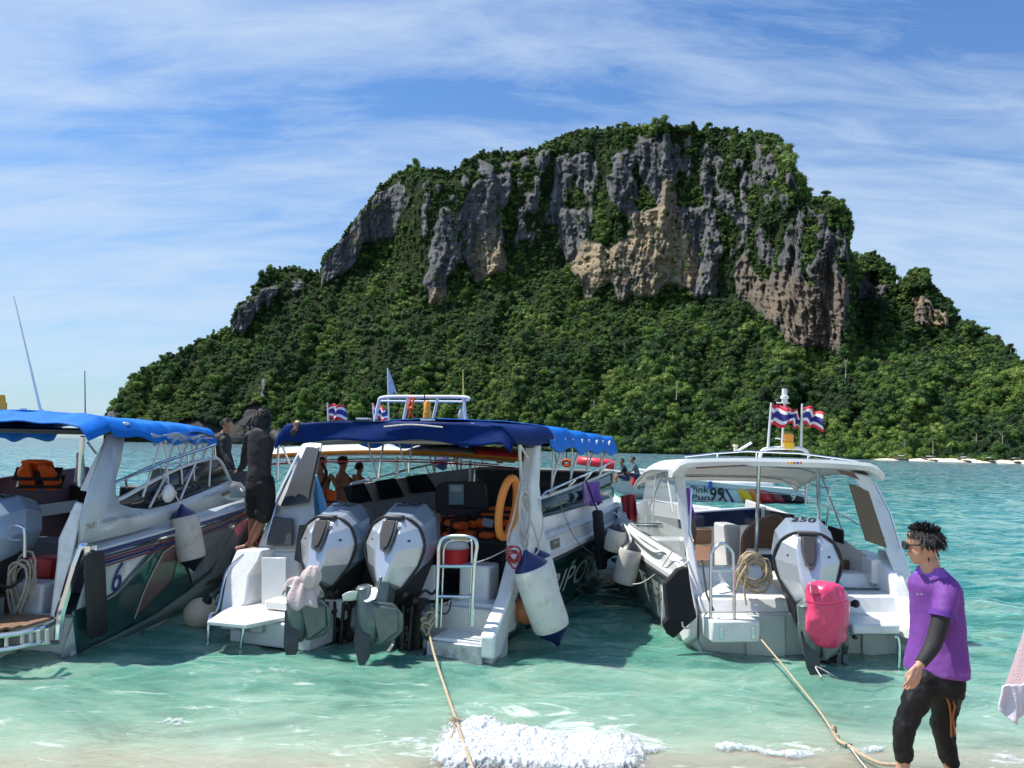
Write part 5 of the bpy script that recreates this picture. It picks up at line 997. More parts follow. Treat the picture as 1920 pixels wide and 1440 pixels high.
# things
t = thing('dry_bag', 'bright pink bag tied over the lower end of the right boat outboard', 'bag', R_, T3(.18,-.75,-.85))
q0 = r(1548,1158,y=-1.0)
prof = [(1090,1518,1572),(1104,1516,1577),(1112,1512,1584),(1130,1512,1590),(1150,1511,1590),(1175,1513,1588),(1195,1520,1583),(1208,1530,1574),(1217,1541,1560)]
rg = []
for yy, xa, xb in prof:
    A_ = r(xa, yy, y=-.95); B_ = r(xb, yy, y=-.95); cc = (A_+B_)/2; hw = (B_-A_).length/2; rg.append([cc+Vector((math.cos(an)*hw, math.sin(an)*hw*.75, 0))*(1+.05*math.sin(an*4+yy*.06)+.04*math.sin(an*9+yy*.11)) for an in np.linspace(0, 2*math.pi, 41)[:-1]])
pk = mat('pink_vinyl', (.80,.055,.17), .28, var=.06, vs=3, bump=.5, bs=9, coat=.4)
_bag = part(MB().loft(rg), 'bag', pk, t, smooth=80, sub=2); _tx = bpy.data.textures.new('crease', 'CLOUDS'); _tx.noise_scale = .11; _tx.noise_depth = 3; _k = _bag.modifiers.new('d', 'DISPLACE'); _k.texture = _tx; _k.strength = .055; _k.texture_coords = 'LOCAL'; part(MB().prism([r(1520,1114,y=-1.08), r(1556,1116,y=-1.08), r(1557,1098,y=-1.0), r(1519,1096,y=-1.0)], (0,.05,0)), 'flap', mat('pink_dark', (.30,.04,.08), .4), t, bev=.01)
part(MB().tube(bez([r(1512,1128,y=-1.2), r(1550,1133,y=-1.28), r(1588,1126,y=-1.2)], 4), .008), 'strap', mat('pink_dark2', (.45,.03,.09), .4), t)
ropecoil('rope_coil', 'coil of tan mooring rope hung at the stern of the right boat', R_, r(1413,1072,y=.0), .165, 12, axis=(.1,-1,.15), squash=(1,.9), tail=[[r(1400,1060,y=-.1), r(1386,1085,y=-.12), r(1378,1120,y=-.1), r(1379,1135,y=-.1)], [r(1405,1065,y=-.1), r(1396,1100,y=-.12), r(1399,1135,y=-.1)], [r(1422,1048,y=.0), r(1440,1050,y=.02), r(1447,1075,y=.0)]])
t = thing('flat_fender', 'large black padded panel fender hanging at the left stern corner of the right boat', 'fender', R_, r(1276,1196,y=-.18), 'long black fenders')
part(MB().prism([r(*q, y=-.20) for q in [(1245,1095),(1257,1083),(1270,1068),(1282,1063),(1291,1064),(1296,1100),(1303,1138),(1308,1158),(1283,1180),(1264,1198),(1253,1190),(1243,1168),(1252,1160)]], (0,.09,0)), 'body', blkf, t, bev=.02, smooth=40)
part(MB().tube([r(1270,1070,y=-.15), r(1290,1052,y=.3)], .010), 'line', rope_w, t)
solo(MB().prism([r(1243,1100,y=-.1), r(1260,1172,y=-.1), r(1241,1172,y=-.1)], (0,.02,0)), 'white_board', gel, 'white board showing behind the black panel fender of the right boat', 'board', R_)
t = thing('rope_loop', 'white rope loop on the black panel fender', 'rope', R_, r(1285,1172,y=-.23)); part(MB().tube(bez([r(1279,1166,y=-.23), r(1281,1175,y=-.25), r(1289,1178,y=-.25), r(1296,1172,y=-.23)], 4), .011), 'loop', rope_w, t)
fender('fender', 'dirty white fender with black ends hanging at the bow side of the right boat', R_, r(1186,1014,y=1.45), r(1166,1108,y=1.5), .145, fend_d, mat('fender_black', (.012,.014,.025), .35), group=G_F, line=[(-1.33,2.4,1.15), r(1186,1016,y=1.45)])
fender('fender', 'small white fender with a black lower end between the middle and right boats', R_, r(1160,984,y=2.2), r(1147,1042,y=2.25), .135, fend_w, MATS['fender_black'], group=G_F, line=[(-1.3,2.6,1.15), r(1160,986,y=2.2)])
towel('dive_vest', 'purple shirt hanging inside the left pillar of the right boat', 'shirt', mat('purple_cloth', (.38,.13,.62), .8, bump=.3), R_, [r(1281,915,y=1.1), r(1292,915,y=1.1), r(1306,972,y=1.1), r(1290,975,y=1.1)], .03)
q = r(1571,1118,y=.05); t = thing('face_towel', 'turquoise cloth beside the right boat engine', 'cloth', R_, q); part(MB().prism([r(1558,1102,y=.1), r(1560,1084,y=.1), r(1570,1083,y=.1), r(1580,1092,y=.1), r(1583,1112,y=.1), r(1576,1116,y=.1)], (0,.06,0)), 'cloth', mat('turquoise_cloth', (.10,.55,.56), .6), t, bev=.02)
q = r(1318,1085,y=1.0); t = thing('yellow_mask_bag', 'yellow bag on the deck behind the right boat ladder', 'bag', R_, q); part(MB().sph(q+Vector((0,0,.08)), (.085,.07,.11), 12, 8, .06), 'bag', yellow, t, smooth=60); part(MB().box(q+Vector((.14,.05,.03)), (.22,.2,.06)), 'mat', mat('olive', (.20,.13,.03), .6), t, bev=.02)
q = r(1428,1068,y=1.2); t = thing('cooler_box', 'navy cooler box with white lid behind the rope coil', 'cooler', R_, q); part(MB().box(q+Vector((0,0,.10)), (.28,.25,.2)), 'body', mat('cooler_navy', (.01,.015,.06), .4), t, bev=.015); part(MB().box(q+Vector((0,0,.225)), (.30,.27,.045)), 'lid', gel, t, bev=.015)
W_ = WORLD.u
def rw(v): return R_.M @ Vector(v)
mooring('thin tan mooring rope running from the right boat transom to the beach', [rw(r(1412,1176,y=-.1)), W_(1424,1195,y=8.2), W_(1470,1250,y=7.4), W_(1530,1325,y=6.6), W_(1562,1372,y=6.1)], .009)
mooring('thicker frayed end of the right boat mooring rope lying on the wet sand', [W_(1560,1368,y=6.12), W_(1572,1388,y=6.0), W_(1594,1400,y=5.85), W_(1615,1415,y=5.7), W_(1650,1431,y=5.55), W_(1680,1434,y=5.5)], .014, name='rope_end')
mooring('faint second line trailing from the knot to the bottom of the photo', [W_(1590,1396,y=5.9), W_(1612,1425,y=5.6), W_(1640,1460,y=5.3)], .005, rope_w)
t = thing('rope_knot', 'brown knot in the right boat mooring rope', 'rope', WORLD, W_(1566,1375,y=6.08)); part(MB().sph(W_(1564,1370,y=6.1), (.022,.02,.045), 10, 6, .12).sph(W_(1570,1383,y=6.03), (.02,.02,.03), 10, 6, .12), 'knot', rope_m, t); part(MB().sph(W_(1592,1398,y=5.88), (.03,.02,.015), 8, 5, .2), 'tape', blk, t)
mooring('thin line hanging from the right boat outboard into the water', [rw(T3(.2,-.8,-.8)), W_(1531,1250,y=7.6), W_(1540,1270,y=7.45)], .006, rope_w)
mooring('white line drooping from the right boat side to its dirty fender', [rw(r(1263,1030,x=-1.3)), rw(r(1235,1070,y=.9)), rw(r(1205,1092,y=1.2)), rw(r(1180,1096,y=1.35))], .008, rope_w)
# ================================================================== LEFT BOAT
L_ = Frame(-5.57, 8.03, 8); l = L_.u
lb = thing('speedboat', 'grey and white speedboat on the left with bright blue canopy and striped side', 'speedboat', L_, (0,0,0), 'speedboats moored stern to the beach')
LST = [(0,1.22,.02,1.34,.98),(1.0,1.26,.03,1.42,1.06),(2.0,1.22,.06,1.42,1.12),(3.2,1.02,.12,1.30,1.17),(4.4,.66,.2,1.0,1.20),(5.4,.30,.32,.58,1.22),(6.3,.02,.6,.03,1.23)]
lgry = mat('hull_lightgrey', (.40,.44,.45), .16, var=.05, coat=.8, spec=.6)
lgreen = mat('hull_teal_grey', (.025,.075,.072), .12, var=.3, vs=1.2, coat=1, spec=.8, bump=.05, bs=3)
for s in (1, -1): part(MB().loft(hullside(LST, s, (-.12,.10)), closed=False), 'hull_side', lgry, lb, smooth=60, solid=.03)
def lsp(y, z, o=.03):
    hc = np.interp(y, [q[0] for q in LST], [q[1] for q in LST]); zc_ = np.interp(y, [q[0] for q in LST], [q[2] for q in LST]); hr = np.interp(y, [q[0] for q in LST], [q[3] for q in LST]); zr = np.interp(y, [q[0] for q in LST], [q[4] for q in LST])
    t_ = min(1, max(0, (z-zc_)/(zr-zc_))); return Vector((lerp(hc, hr, t_**.85)+o, y, z))
def sideband(name, ys, lo, hi, mt, o=.022, n=8):
    rg = [[lsp(y, lerp(a, b_, q/n), o) for q in range(n+1)] for y, a, b_ in zip(ys, lo, hi)]
    return part(MB().loft(rg, closed=False), name, mt, lb, smooth=60, solid=.006)
ys = list(np.linspace(-.05, 6.0, 40))
def ip(y, *p): return float(np.interp(y, [a for a, _ in p], [b_ for _, b_ in p]))
def lhull(px, py, o=.022):
    x = 1.3
    for _ in range(25):
        q = l(px, py, x=x); x = .55*x+.45*(lsp(min(max(q.y, -.1), 6.3), q.z, 0).x)
    q = l(px, py, x=x); return Vector((q.x+o, q.y, q.z))
def hullpatch(name, lo, hi, mt, o=.024, n=26, mr=8):
    P = lambda pl, f: (float(np.interp(f, np.linspace(0, 1, len(pl)), [q[0] for q in pl])), float(np.interp(f, np.linspace(0, 1, len(pl)), [q[1] for q in pl])))
    rg = []
    for i in range(n+1):
        a_ = P(lo, i/n); b_ = P(hi, i/n); rg.append([lhull(lerp(a_[0], b_[0], k/mr), lerp(a_[1], b_[1], k/mr), o) for k in range(mr+1)])
    return part(MB().loft(rg, closed=False), name, mt, lb, smooth=60, solid=.006)
hullpatch('green_paint', [(140,1226),(200,1197),(240,1177),(290,1150),(330,1122),(360,1100)], [(131,1146),(162,1135),(210,1110),(250,1065),(290,1020),(330,996)], lgreen)
hullpatch('bow_reflection', [(330,1122),(350,1106),(372,1090),(392,1074),(405,1050)], [(330,1000),(350,990),(380,985),(420,975),(455,958)], mat('hull_reflection', (.30,.36,.38), .08, coat=1, spec=.9, var=.3, vs=2, dirt=(.10,.20,.20), ds=3), o=.022)  # water mirrored in the glossy bow, painted as a pale patch with teal blotches
hullpatch('red_flash', [(247,1158),(290,1118),(318,1090),(332,1030)], [(262,1112),(280,1075),(300,1035),(325,1018)], mat('faded_red', (.20,.12,.11), .25, coat=.6, var=.15, vs=3), o=.036)
part(MB().tube([lhull(*q, .04) for q in ((246,1160),(262,1114),(280,1074),(300,1036),(330,1016))], .007), 'flash_edge', mat('edge_pale', (.45,.42,.34), .4), lb)
bt = MB(); bt.loft([[(hc+.015, y, z_+.03), (hc-.03, y, z_-.10), (hc*.5, y, z_-.28), (0, y, -.42+z_), (-hc*.5, y, z_-.28), (-hc+.03, y, z_-.10), (-hc-.015, y, z_+.03)] for y, hc, z_, _, _ in [(-.12,1.2,.02,0,0)]+LST[1:]], closed=False); part(bt, 'hull_bottom', hull_w, lb, smooth=40)
chrome = mat('chrome_strip', (.85,.86,.88), .12, metal=1, var=.05); navy_p = mat('stripe_navy', (.02,.03,.16), .3); red_s = mat('stripe_red', (.25,.03,.05), .3)
for dz, th_, mm, nm in ((.0,.030,chrome,'rub_rail'),(.045,.016,navy_p,'stripe'),(-.05,.012,red_s,'stripe'),(-.085,.016,navy_p,'stripe'),(-.12,.010,red_s,'stripe'),(.075,.014,gel,'rail_edge')):
    part(MB().tube([lsp(y, along(LST, y)[1]+dz, .028) for y in np.linspace(.08, 6.2, 34)], [(th_, th_*.7)]*34), nm, mm, lb)
# cabin side with pillar, window frame
hs_ = lambda y: float(np.interp(y, [q[0] for q in LST], [q[3] for q in LST]))
def lsurf(px, py, inset=.06):
    """follow the boat's curved side: iterate the plan curve"""
    x = 1.3
    for _ in range(12): q = l(px, py, x=x); x = .5*x+.5*(hs_(min(max(q.y, 0), 6.2))-inset-.10*max(0, q.z-1.1))
    return l(px, py, x=x)
low = [(160,1022),(250,995),(340,967),(400,950),(462,933)]
top = [(138,1010),(158,950),(178,880),(205,815)]
side = [(150,1022),(150,975),(172,905),(203,815),(232,812),(222,870),(213,900),(214,932),(222,946),(245,953),(275,955),(310,948),(340,938),(380,922),(410,910),(430,902),(448,904),(458,915),(463,933),(400,952),(340,969),(250,997)]
mb = MB(); ps = [lsurf(*q) for q in side]; ps[0] = l(150,1022,x=1.30)
bmv = bmesh.new(); vsb = [bmv.verts.new(q) for q in ps]; bmv.faces.new(vsb); bmesh.ops.triangulate(bmv, faces=bmv.faces[:]); bmv.verts.index_update()
mb.add([v.co[:] for v in bmv.verts], [tuple(v.index for v in f.verts) for f in bmv.faces]); bmv.free()
part(mb, 'cabin_side', mat('cabin_grey_white', (.50,.54,.56), .25, var=.03, coat=.4), lb, solid=.05, smooth=30)
gls = [(222,944),(250,952),(278,954),(312,946),(345,934),(385,918),(428,900),(418,876),(402,862),(372,868),(335,880),(290,902),(240,930)]
mb = MB(); ps = [lsurf(*q, inset=.10) for q in gls]; cen = sum(ps, Vector())/len(ps); mb.add(ps+[cen], [(k, (k+1) % len(ps), len(ps)) for k in range(len(ps))]); part(mb, 'side_window', mat('glass_brownish', (.020,.020,.022), .08, var=.3, vs=3, spec=.8), lb, solid=.008)
fr_ = part(MB().tube(bez([lsurf(*q, inset=.07) for q in ((219,938),(240,928),(290,900),(335,878),(372,865),(402,859),(414,866),(424,885),(432,902))], 4), .024), 'window_frame', gel2, lb)
for a, b_ in (((313,890),(280,952)),((368,866),(338,936)),((312,902),(330,925)),((395,862),(392,912))): part(MB().tube([lsurf(*a, inset=.07), lsurf(*b_, inset=.06)], .014), 'mullion', gel2, fr_)
# stern quarter: bright white edge and chrome guard
part(MB().loft([[l(93,1165,y=-.12), l(108,1168,y=-.12), l(108,1168,y=.08), l(93,1165,y=.08)], [l(106,1060,y=-.03), l(132,1065,y=-.03), l(132,1065,y=.2), l(106,1060,y=.2)], [l(110,1010,y=.0), l(142,1018,y=.0), l(142,1018,y=.25), l(110,1010,y=.25)], [l(142,940,y=.12), l(158,944,y=.12), l(158,944,y=.4), l(142,940,y=.4)]]), 'stern_quarter', gel, lb, bev=.02, smooth=50)
part(MB().loft([[l(150,920,y=.20), l(166,922,y=.20), l(170,918,y=.5), l(152,912,y=.5)], [l(200,815,y=.45), l(212,812,y=.45), l(214,812,y=.7), l(202,812,y=.7)]]), 'pillar_edge', gel2, lb, bev=.01)
ch = part(MB().tube([l(152,1028,y=-.06), l(140,1060,y=-.09), l(125,1110,y=-.12), l(113,1150,y=-.15), l(108,1200,y=-.16)], [.045,.05,.045,.05,.035]), 'corner_guard', chrome, lb); part(MB().sph(l(156,1026,y=-.04), .055).box(l(170,1030,x=1.40), (.06,.10,.07)), 'guard_end', chrome, ch)
part(MB().box(l(137,968,y=.15), (.03,.05,.10)), 'pillar_fitting', steel, lb)
# interior
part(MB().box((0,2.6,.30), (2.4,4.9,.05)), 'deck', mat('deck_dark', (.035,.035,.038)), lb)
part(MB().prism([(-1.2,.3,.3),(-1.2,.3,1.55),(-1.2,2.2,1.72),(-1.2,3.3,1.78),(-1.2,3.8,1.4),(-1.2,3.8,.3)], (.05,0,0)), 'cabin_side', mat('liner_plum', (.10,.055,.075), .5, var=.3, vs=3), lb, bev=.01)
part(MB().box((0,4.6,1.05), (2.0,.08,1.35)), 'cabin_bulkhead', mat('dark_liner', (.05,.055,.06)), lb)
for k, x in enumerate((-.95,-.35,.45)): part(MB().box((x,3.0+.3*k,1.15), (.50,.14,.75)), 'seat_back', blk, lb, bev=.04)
part(MB().box((-.2,1.7,.62), (1.6,.6,.6)), 'seat_box', mat('seat_slate', (.05,.055,.075), .5), lb, bev=.03)
part(MB().box((.35,.25,.42), (.9,.3,.55)), 'stern_step', gel, lb, bev=.03); part(MB().box((-.15,.18,.48), (.38,.3,.42)), 'motor_well', gel, lb, bev=.04)
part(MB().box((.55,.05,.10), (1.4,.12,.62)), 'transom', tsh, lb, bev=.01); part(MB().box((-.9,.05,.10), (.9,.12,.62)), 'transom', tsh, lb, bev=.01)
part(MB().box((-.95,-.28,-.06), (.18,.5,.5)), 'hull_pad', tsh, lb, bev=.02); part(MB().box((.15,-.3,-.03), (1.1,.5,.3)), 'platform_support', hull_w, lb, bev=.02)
# teak swim platform with single planks and tube rim
zp = .42
for k in range(7):
    y = -.62+.088*k; x1 = 1.12-.30*max(0, (.25-(k/7))*1.6)
    part(MB().box(((x1-.35)/2, y, zp), (x1+.35, .082, .024)), 'plank', wood, lb, bev=.004)
part(MB().tube(bez([l(-40,1196,y=-.78), l(20,1190,y=-.75), l(70,1180,y=-.68), l(100,1168,y=-.5)], 5), .026), 'platform_rim', steel, lb)
part(MB().tube(bez([l(-40,1222,y=-.75), l(20,1216,y=-.74), l(70,1206,y=-.68), l(108,1204,y=-.4)], 5), .022), 'platform_rim', steel, lb)
for xx in (12,42,58,72,88): part(MB().tube([l(xx,1192-xx*.14,y=-.70), l(xx,1217-xx*.14,y=-.70)], .016), 'rim_post', MATS['beam_cream'], lb)
part(MB().tube(bez([l(-30,990,y=-.1), l(10,985,y=-.1), l(38,987,y=-.1), l(46,998,y=-.1), l(46,1045,y=-.1)], 5), .017), 'stern_rail', steel, lb); part(MB().tube([l(-20,1012,y=-.1), l(46,1013,y=-.1)], .014), 'stern_rail_bar', steel, lb)
# canopy
zl = 2.42
def lc(u, v):
    x = u*2-1; y = .3+2.35*v; z = 2.48-.04*v-.10*abs(x)**2.6; e_ = max(0, (abs(x)-.9)/.1); z -= .16*e_**1.5
    k = v*4.8; z -= (.022+.03*e_)*(.5-.5*math.cos(k*2*math.pi))*(v > .19) ; z += .012*math.sin(x*23+y*5)*e_+.006*math.sin(y*21+x*6)
    return (x*(1.36-.13*v**2), y, z)
part(MB().grid(lc, 60, 90), 'canopy', bluec, lb, solid=.012, smooth=75)
def lv(u, v):
    x = u*2-1; return (x*1.34-.02, -.05+.36*v, 2.36-.05*abs(x)**2.6-.14*max(0, (abs(x)-.9)/.1)**1.5+.115*v+.008*math.sin(x*19))
part(MB().grid(lv, 50, 8), 'canopy_front', bluec, lb, solid=.012, smooth=75)
part(MB().box(l(230,800,y=.62), (.12,.10,.10)), 'arch_cap', gel2, lb, bev=.02)
part(MB().grid(lambda u, v: ((u*2-1)*1.25, -.0+.35+2.2*v, 2.28-.03*math.sin(v*14)), 10, 16), 'headliner', mat('liner_dark', (.06,.065,.08), .8), lb, solid=.01)
part(MB().grid(lambda u, v: (1.32-.13*u**2+.03*math.sin(v*9+u*20)*v, 1.0+1.6*u, 2.27-.02*math.sin(u*14)-.11*v-.015*math.sin(u*33)*v), 40, 6), 'rolled_curtain', mat('curtain_roll', (.34,.42,.50), .15, alpha=.75, coat=.5), lb, solid=.012, smooth=70)
for k, y in enumerate((1.1,1.45,1.8,2.15,2.5)):
    x = 1.31-.035*k**1.2; part(MB().tube([(x-.02, y-.15, 1.55+.03*k), (x, y+.15, 2.26)], .014).tube([(x-.02, y+.35, 1.62+.03*k), (x, y+.18, 2.26)], .012), 'canopy_post', alu, lb)
part(MB().tube([lsurf(216,905,.02), lsurf(300,868,.02), lsurf(360,848,.02), lsurf(403,834,.02)], .019), 'side_rail', steel, lb); part(MB().tube([lsurf(270,885,.02), lsurf(330,868,.02), lsurf(400,858,.05)], .011), 'side_rail', steel, lb)
for a, b_ in (((235,895),(238,915)),((300,868),(303,892)),((352,850),(352,868)),((402,835),(404,858))): part(MB().tube([lsurf(*a, inset=.02), lsurf(*b_, inset=.05)], .012), 'rail_stanchion', steel, lb)
part(MB().tube([l(155,818,y=.15), l(149,910,y=.3)], .024), 'canopy_post', steel, lb); part(MB().tube([l(165,830,y=.2), l(180,850,y=.45)], .012), 'canopy_brace', steel, lb)
cl3 = part(MB().tube(bez([(.30,5.15,1.30),(.30,5.15,1.42),(.10,5.2,1.47),(-.15,5.2,1.47),(-.15,5.2,1.3)], 3), .016), 'bow_cleat_rail', gel, lb)
part(MB().tube([l(421,902,y=4.9), l(424,888,y=4.9), l(449,888,y=5.0), l(447,903,y=5.0)], .018), 'bow_rail', gel, lb)
for s in (1, -1): part(MB().loft([[(s*(along(LST, y)[0]+.02), y, along(LST, y)[1]+.02), (s*(along(LST, y)[0]-.05), y, along(LST, y)[1]+.10), (s*max(0, along(LST, y)[0]-.32), y, along(LST, y)[1]+.16), (s*max(0, along(LST, y)[0]-.32), y, along(LST, y)[1]+.0)] for y in np.linspace(.12, 6.28, 24)]), 'side_deck', MATS['cabin_grey_white'], lb, smooth=50)
part(MB().prism([(-1.0,4.6,1.42),(1.0,4.6,1.42),(.5,5.5,1.36),(0,6.1,1.30),(-.5,5.5,1.36)], (0,0,-.04)), 'foredeck', gel2, lb)
# lettering
gold = mat('print_gold', (.30,.20,.06), .4)
a = lsurf(160,994,.02); lettering('☸ TALAY ●' if False else 'TALAY', 'name_lettering', gold, a, lsurf(181,988,.02)-a, (-.01,0,.055), lb, thick=.012)
a = lsurf(190,985,.02); lettering('บรรทุกผู้โดยสาร 35 คน คนประจำเรือ 2 คน', 'notice_lettering', mat('print_slate', (.13,.16,.22), .5), a, lsurf(267,968,.02)-a, (-.012,0,.07), lb, thick=.012)
a = lsurf(380,937,.02); lettering('ปู่ คนประมง ๒', 'notice_lettering', MATS['print_slate'], a, lsurf(412,928,.02)-a, (-.012,0,.07), lb, thick=.014)
part(MB().prism([lsurf(417,924,.02), lsurf(430,919,.02), lsurf(430,925,.02), lsurf(417,930,.02)], (.014,0,0)), 'name_plate', mat('plate_ochre', (.22,.15,.07), .4), lb)
a = lsurf(182,912,.05); lettering('~', 'logo_swoosh', navy_p, a, lsurf(204,906,.05)-a, (-.02,0,.035), lb, thick=.014); a = lsurf(186,900,.05); lettering('^^', 'logo_swoosh', red_s, a, lsurf(204,894,.05)-a, (-.02,0,.04), lb, thick=.014)
a = lsp(.40,.58,.0); lettering('6', 'hull_number', navy_p, a, lsp(.54,.58,.0)-a, lsp(.42,.90,.0)-a, lb, thick=.032, bold=0)
# roof gear
part(MB().tube([l(80,786,y=1.2), l(76,770,y=1.2), l(26,556,y=1.2)], [.022,.016,.006]), 'whip_antenna', gel, lb); part(MB().lathe([(0,.035),(1,.025)], l(80,790,y=1.2), l(77,768,y=1.2), 10), 'antenna_base', gel, lb)
part(MB().tube([l(160,792,y=1.2), l(159,695,y=1.2)], [.008,.005]), 'rod_antenna', dgrey, lb)
part(MB().lathe([(0,.025),(.7,.025),(.72,.045),(1,.04)], l(43,788,y=1.0), l(43,766,y=1.0), 12), 'mushroom_light', gel, lb)
part(MB().lathe([(0,.06),(.5,.06),(.52,.05),(1,.04)], l(2,770,y=1.0), l(2,741,y=1.0), 14), 'beacon', amber, lb); part(MB().lathe([(0,.02),(1,.02)], l(2,790,y=1.0), l(2,768,y=1.0), 10), 'beacon_post', red_s, lb)
e4, T4 = outboard(L_, l(-32,1040,y=-.1), -6, lb)
# things
fender('fender', 'dirty grey white fender hanging on the side of the left boat', L_, l(341,949,y=1.5), l(364,1067,y=1.55), .160, fend_d, fend_b, MATS['fender_black'], group=G_F, line=[l(318,908,x=1.32), l(341,951,y=1.5)])
fender('fender', 'narrow white fender hanging under the bow of the left boat', L_, l(463,938,x=.55), l(463,990,x=.60), .10, fend_w, fend_b, group=G_F, line=[l(462,934,x=.5), l(463,938,x=.55)])
flatfender('long_fender', 'long black strip fender tied upright at the stern of the left boat', L_, l(176,1034,x=1.47), l(184,1192,x=1.42), (0,.145,0), (.05,0,0), blk, 'long black fenders', [l(172,1030,x=1.4), l(176,1036,x=1.46)])
ropecoil('rope_coil', 'hanging oval coil of beige rope on the stern of the left boat', L_, l(38,1098,y=-.05), .16, 7, squash=(.62,1.55), mt=mat('rope_beige', (.42,.38,.30), .85, var=.2, vs=40, bump=.6, bs=100), seed=3)
lifejacket('orange and black life jacket hanging in the far side of the left boat cabin', L_, l(80,915,y=2.0), .4, .9, s=.95)
q = l(90,1075,y=.9); t = thing('red_crate', 'red crate on the dark floor of the left boat', 'crate', L_, q); part(MB().box(q+Vector((0,0,.08)), (.32,.3,.22)), 'crate', red_p, t, bev=.02)
towel('towel', 'pale grey shirt hanging in the left boat cabin by the post', 'shirt', mat('shirt_pale', (.42,.46,.54), .8), L_, [l(143,850,y=.9), l(156,845,y=.9), l(157,895,y=.9), l(141,900,y=.9)], .02)
q = l(318,928,y=3.0); t = thing('white_bag', 'white bundle inside the window of the left boat', 'bag', L_, q); part(MB().sph(lsurf(316,925,-.02), (.05,.12,.10), 10, 8, .1), 'bundle', gel, t, smooth=60)
mooring('short white line tying the bow rail of the left boat', [L_.M @ l(443,903,y=5.0), L_.M @ lsurf(452,918,-.03), L_.M @ lsurf(461,931,-.03)], .010, rope_w)
# ================================================================== BOATS BEHIND
orange_b = mat('trim_orange', (.75,.28,.02), .4); redp = mat('paint_red', (.50,.02,.03), .35); cream = mat('canopy_cream', (.50,.44,.34), .6)
D_ = Frame(-1.95, 12.9, 82)
db = thing('passenger_boat', 'white boat with orange and red canopy trim partly hidden behind the middle boat', 'boat', D_, (0,0,0))
rg = []
for y, hb, z in ((-2.0,.95,.75),(-1,1.0,.78),(0,1.0,.82),(1,.9,.9),(2.0,.55,1.02),(2.6,.05,1.12)): rg.append([(-hb,y,z),(-hb*.85,y,.0),(0,y,-.3),(hb*.85,y,0),(hb,y,z),(hb-.1,y,z),(hb*.7,y,.45),(-hb*.7,y,.45),(-hb+.1,y,z)])
part(MB().loft(rg), 'hull', mat('hull_maroon', (.25,.03,.04), .3), db, smooth=40); part(MB().tube([(.97,-1.9,.78),(1.02,0,.86),(.92,1,.93),(.3,2.4,1.08)], .035), 'rub_rail', gel, db)
def dcan(dz, off, mm, nm, v0=0, v1=1, thick=.02):
    def f(u, v):
        x = u*2-1; y = lerp(-1.9, 2.1, v0+(v1-v0)*v); return (x*(1.02+off), y, 2.06+dz-.10*abs(x)**3+.10*math.sin((y+1.9)/4*math.pi))
    return part(MB().grid(f, 20, 24), nm, mm, db, solid=thick, smooth=60)
dcan(.04, .02, gel, 'canopy', 0, .8); dcan(-.02, .0, cream, 'headliner', 0, .95); dcan(.05, .03, redp, 'canopy_nose', .8, 1, .10)
for s in (-1, 1): part(MB().tube([(s*1.04, y, 1.99+.10*math.sin((y+1.9)/4*math.pi)) for y in np.linspace(-1.9, 2.0, 14)], [(.03,.02)]*14), 'trim_band', orange_b, db); part(MB().tube([(s*1.0, y, 1.86+.08*math.sin((y+1.9)/4*math.pi)) for y in np.linspace(-1.9, 1.9, 14)], .012), 'trim_line', redp, db)
for y in (-1.2,.05,1.2):
    for s in (-1, 1): part(MB().tube([(s*.95, y, .8), (s*.96, y, 1.98)], .022), 'canopy_post', alu, db)
for y in (-1.0,0,1.0): part(MB().box((0,y,.72), (1.5,.4,.5)), 'bench', mat('bench_teal', (.10,.16,.16), .6), db, bev=.02)
# speedboat side-on further out
S_ = Frame(12.6, 34.0, -86)
sb = thing('speedboat', 'distant white speedboat side-on with yellow, red and black stripes at its stern', 'speedboat', S_, (0,0,0))
rg = []
for y, hb, z, zb in ((-.2,1.1,.62,.0),(1.5,1.2,.72,.0),(3.5,1.2,.88,.0),(5.5,1.0,1.05,.1),(7.2,.55,1.2,.35),(8.6,.03,1.30,.9)): rg.append([(-hb,y,z),(-hb*.92,y,z-.22),(-hb*.8,y,zb),(0,y,-.3+zb),(hb*.8,y,zb),(hb*.92,y,z-.22),(hb,y,z),(hb-.12,y,z),(hb*.6,y,z-.1),(-hb*.6,y,z-.1),(-hb+.12,y,z)])
part(MB().loft(rg), 'hull', mat('hull_pale_blue', (.56,.66,.70), .25, coat=.5), sb, smooth=35)
ss = lambda y, z: Vector((-(np.interp(y, [-.2,1.5,3.5,5.5,7.2,8.6], [1.1,1.2,1.2,1.0,.55,.03])*lerp(.80, .97, min(1, max(0, z/.9)))+.03), y, z))
def sq(y0, y1, mm, nm, sl_=.35, z0=.05, z1=None): 
    z1 = z1 or .62; return part(MB().loft([[ss(y0+sl_*t_, lerp(z0, z1, t_)) for t_ in np.linspace(0, 1, 5)], [ss(y1+sl_*t_, lerp(z0, z1, t_)) for t_ in np.linspace(0, 1, 5)]], closed=False), nm, mm, sb, solid=.02)
for y0, y1, mm in ((-.15,.75,blk),(.75,1.25,red_s),(1.25,1.75,redp),(1.75,2.05,mat('stripe_orange', (.75,.22,.03), .4)),(2.05,2.5,mat('stripe_yellow', (.85,.55,.02), .4)),(2.9,3.0,navy_p),(3.2,3.27,navy_p)): sq(y0, y1, mm, 'stern_stripe')
for dz, th_, mm in ((-.03,.04,gel),(-.25,.02,mat('stripe_pale', (.3,.4,.5), .4))): part(MB().tube([ss(y, np.interp(y, [-.2,1.5,3.5,5.5,7.2,8.6], [.62,.72,.88,1.05,1.2,1.3])+dz) for y in np.linspace(-.1, 8.4, 20)], th_), 'rub_rail', mm, sb)
def stx(tx, y0, y1, z0, z1, mm=blkp): a = ss(y0, z0); return lettering(tx, 'hull_lettering', mm, a, ss(y1, z0)-a, ss(y0, z1)-a, sb, thick=.05, bold=.01)
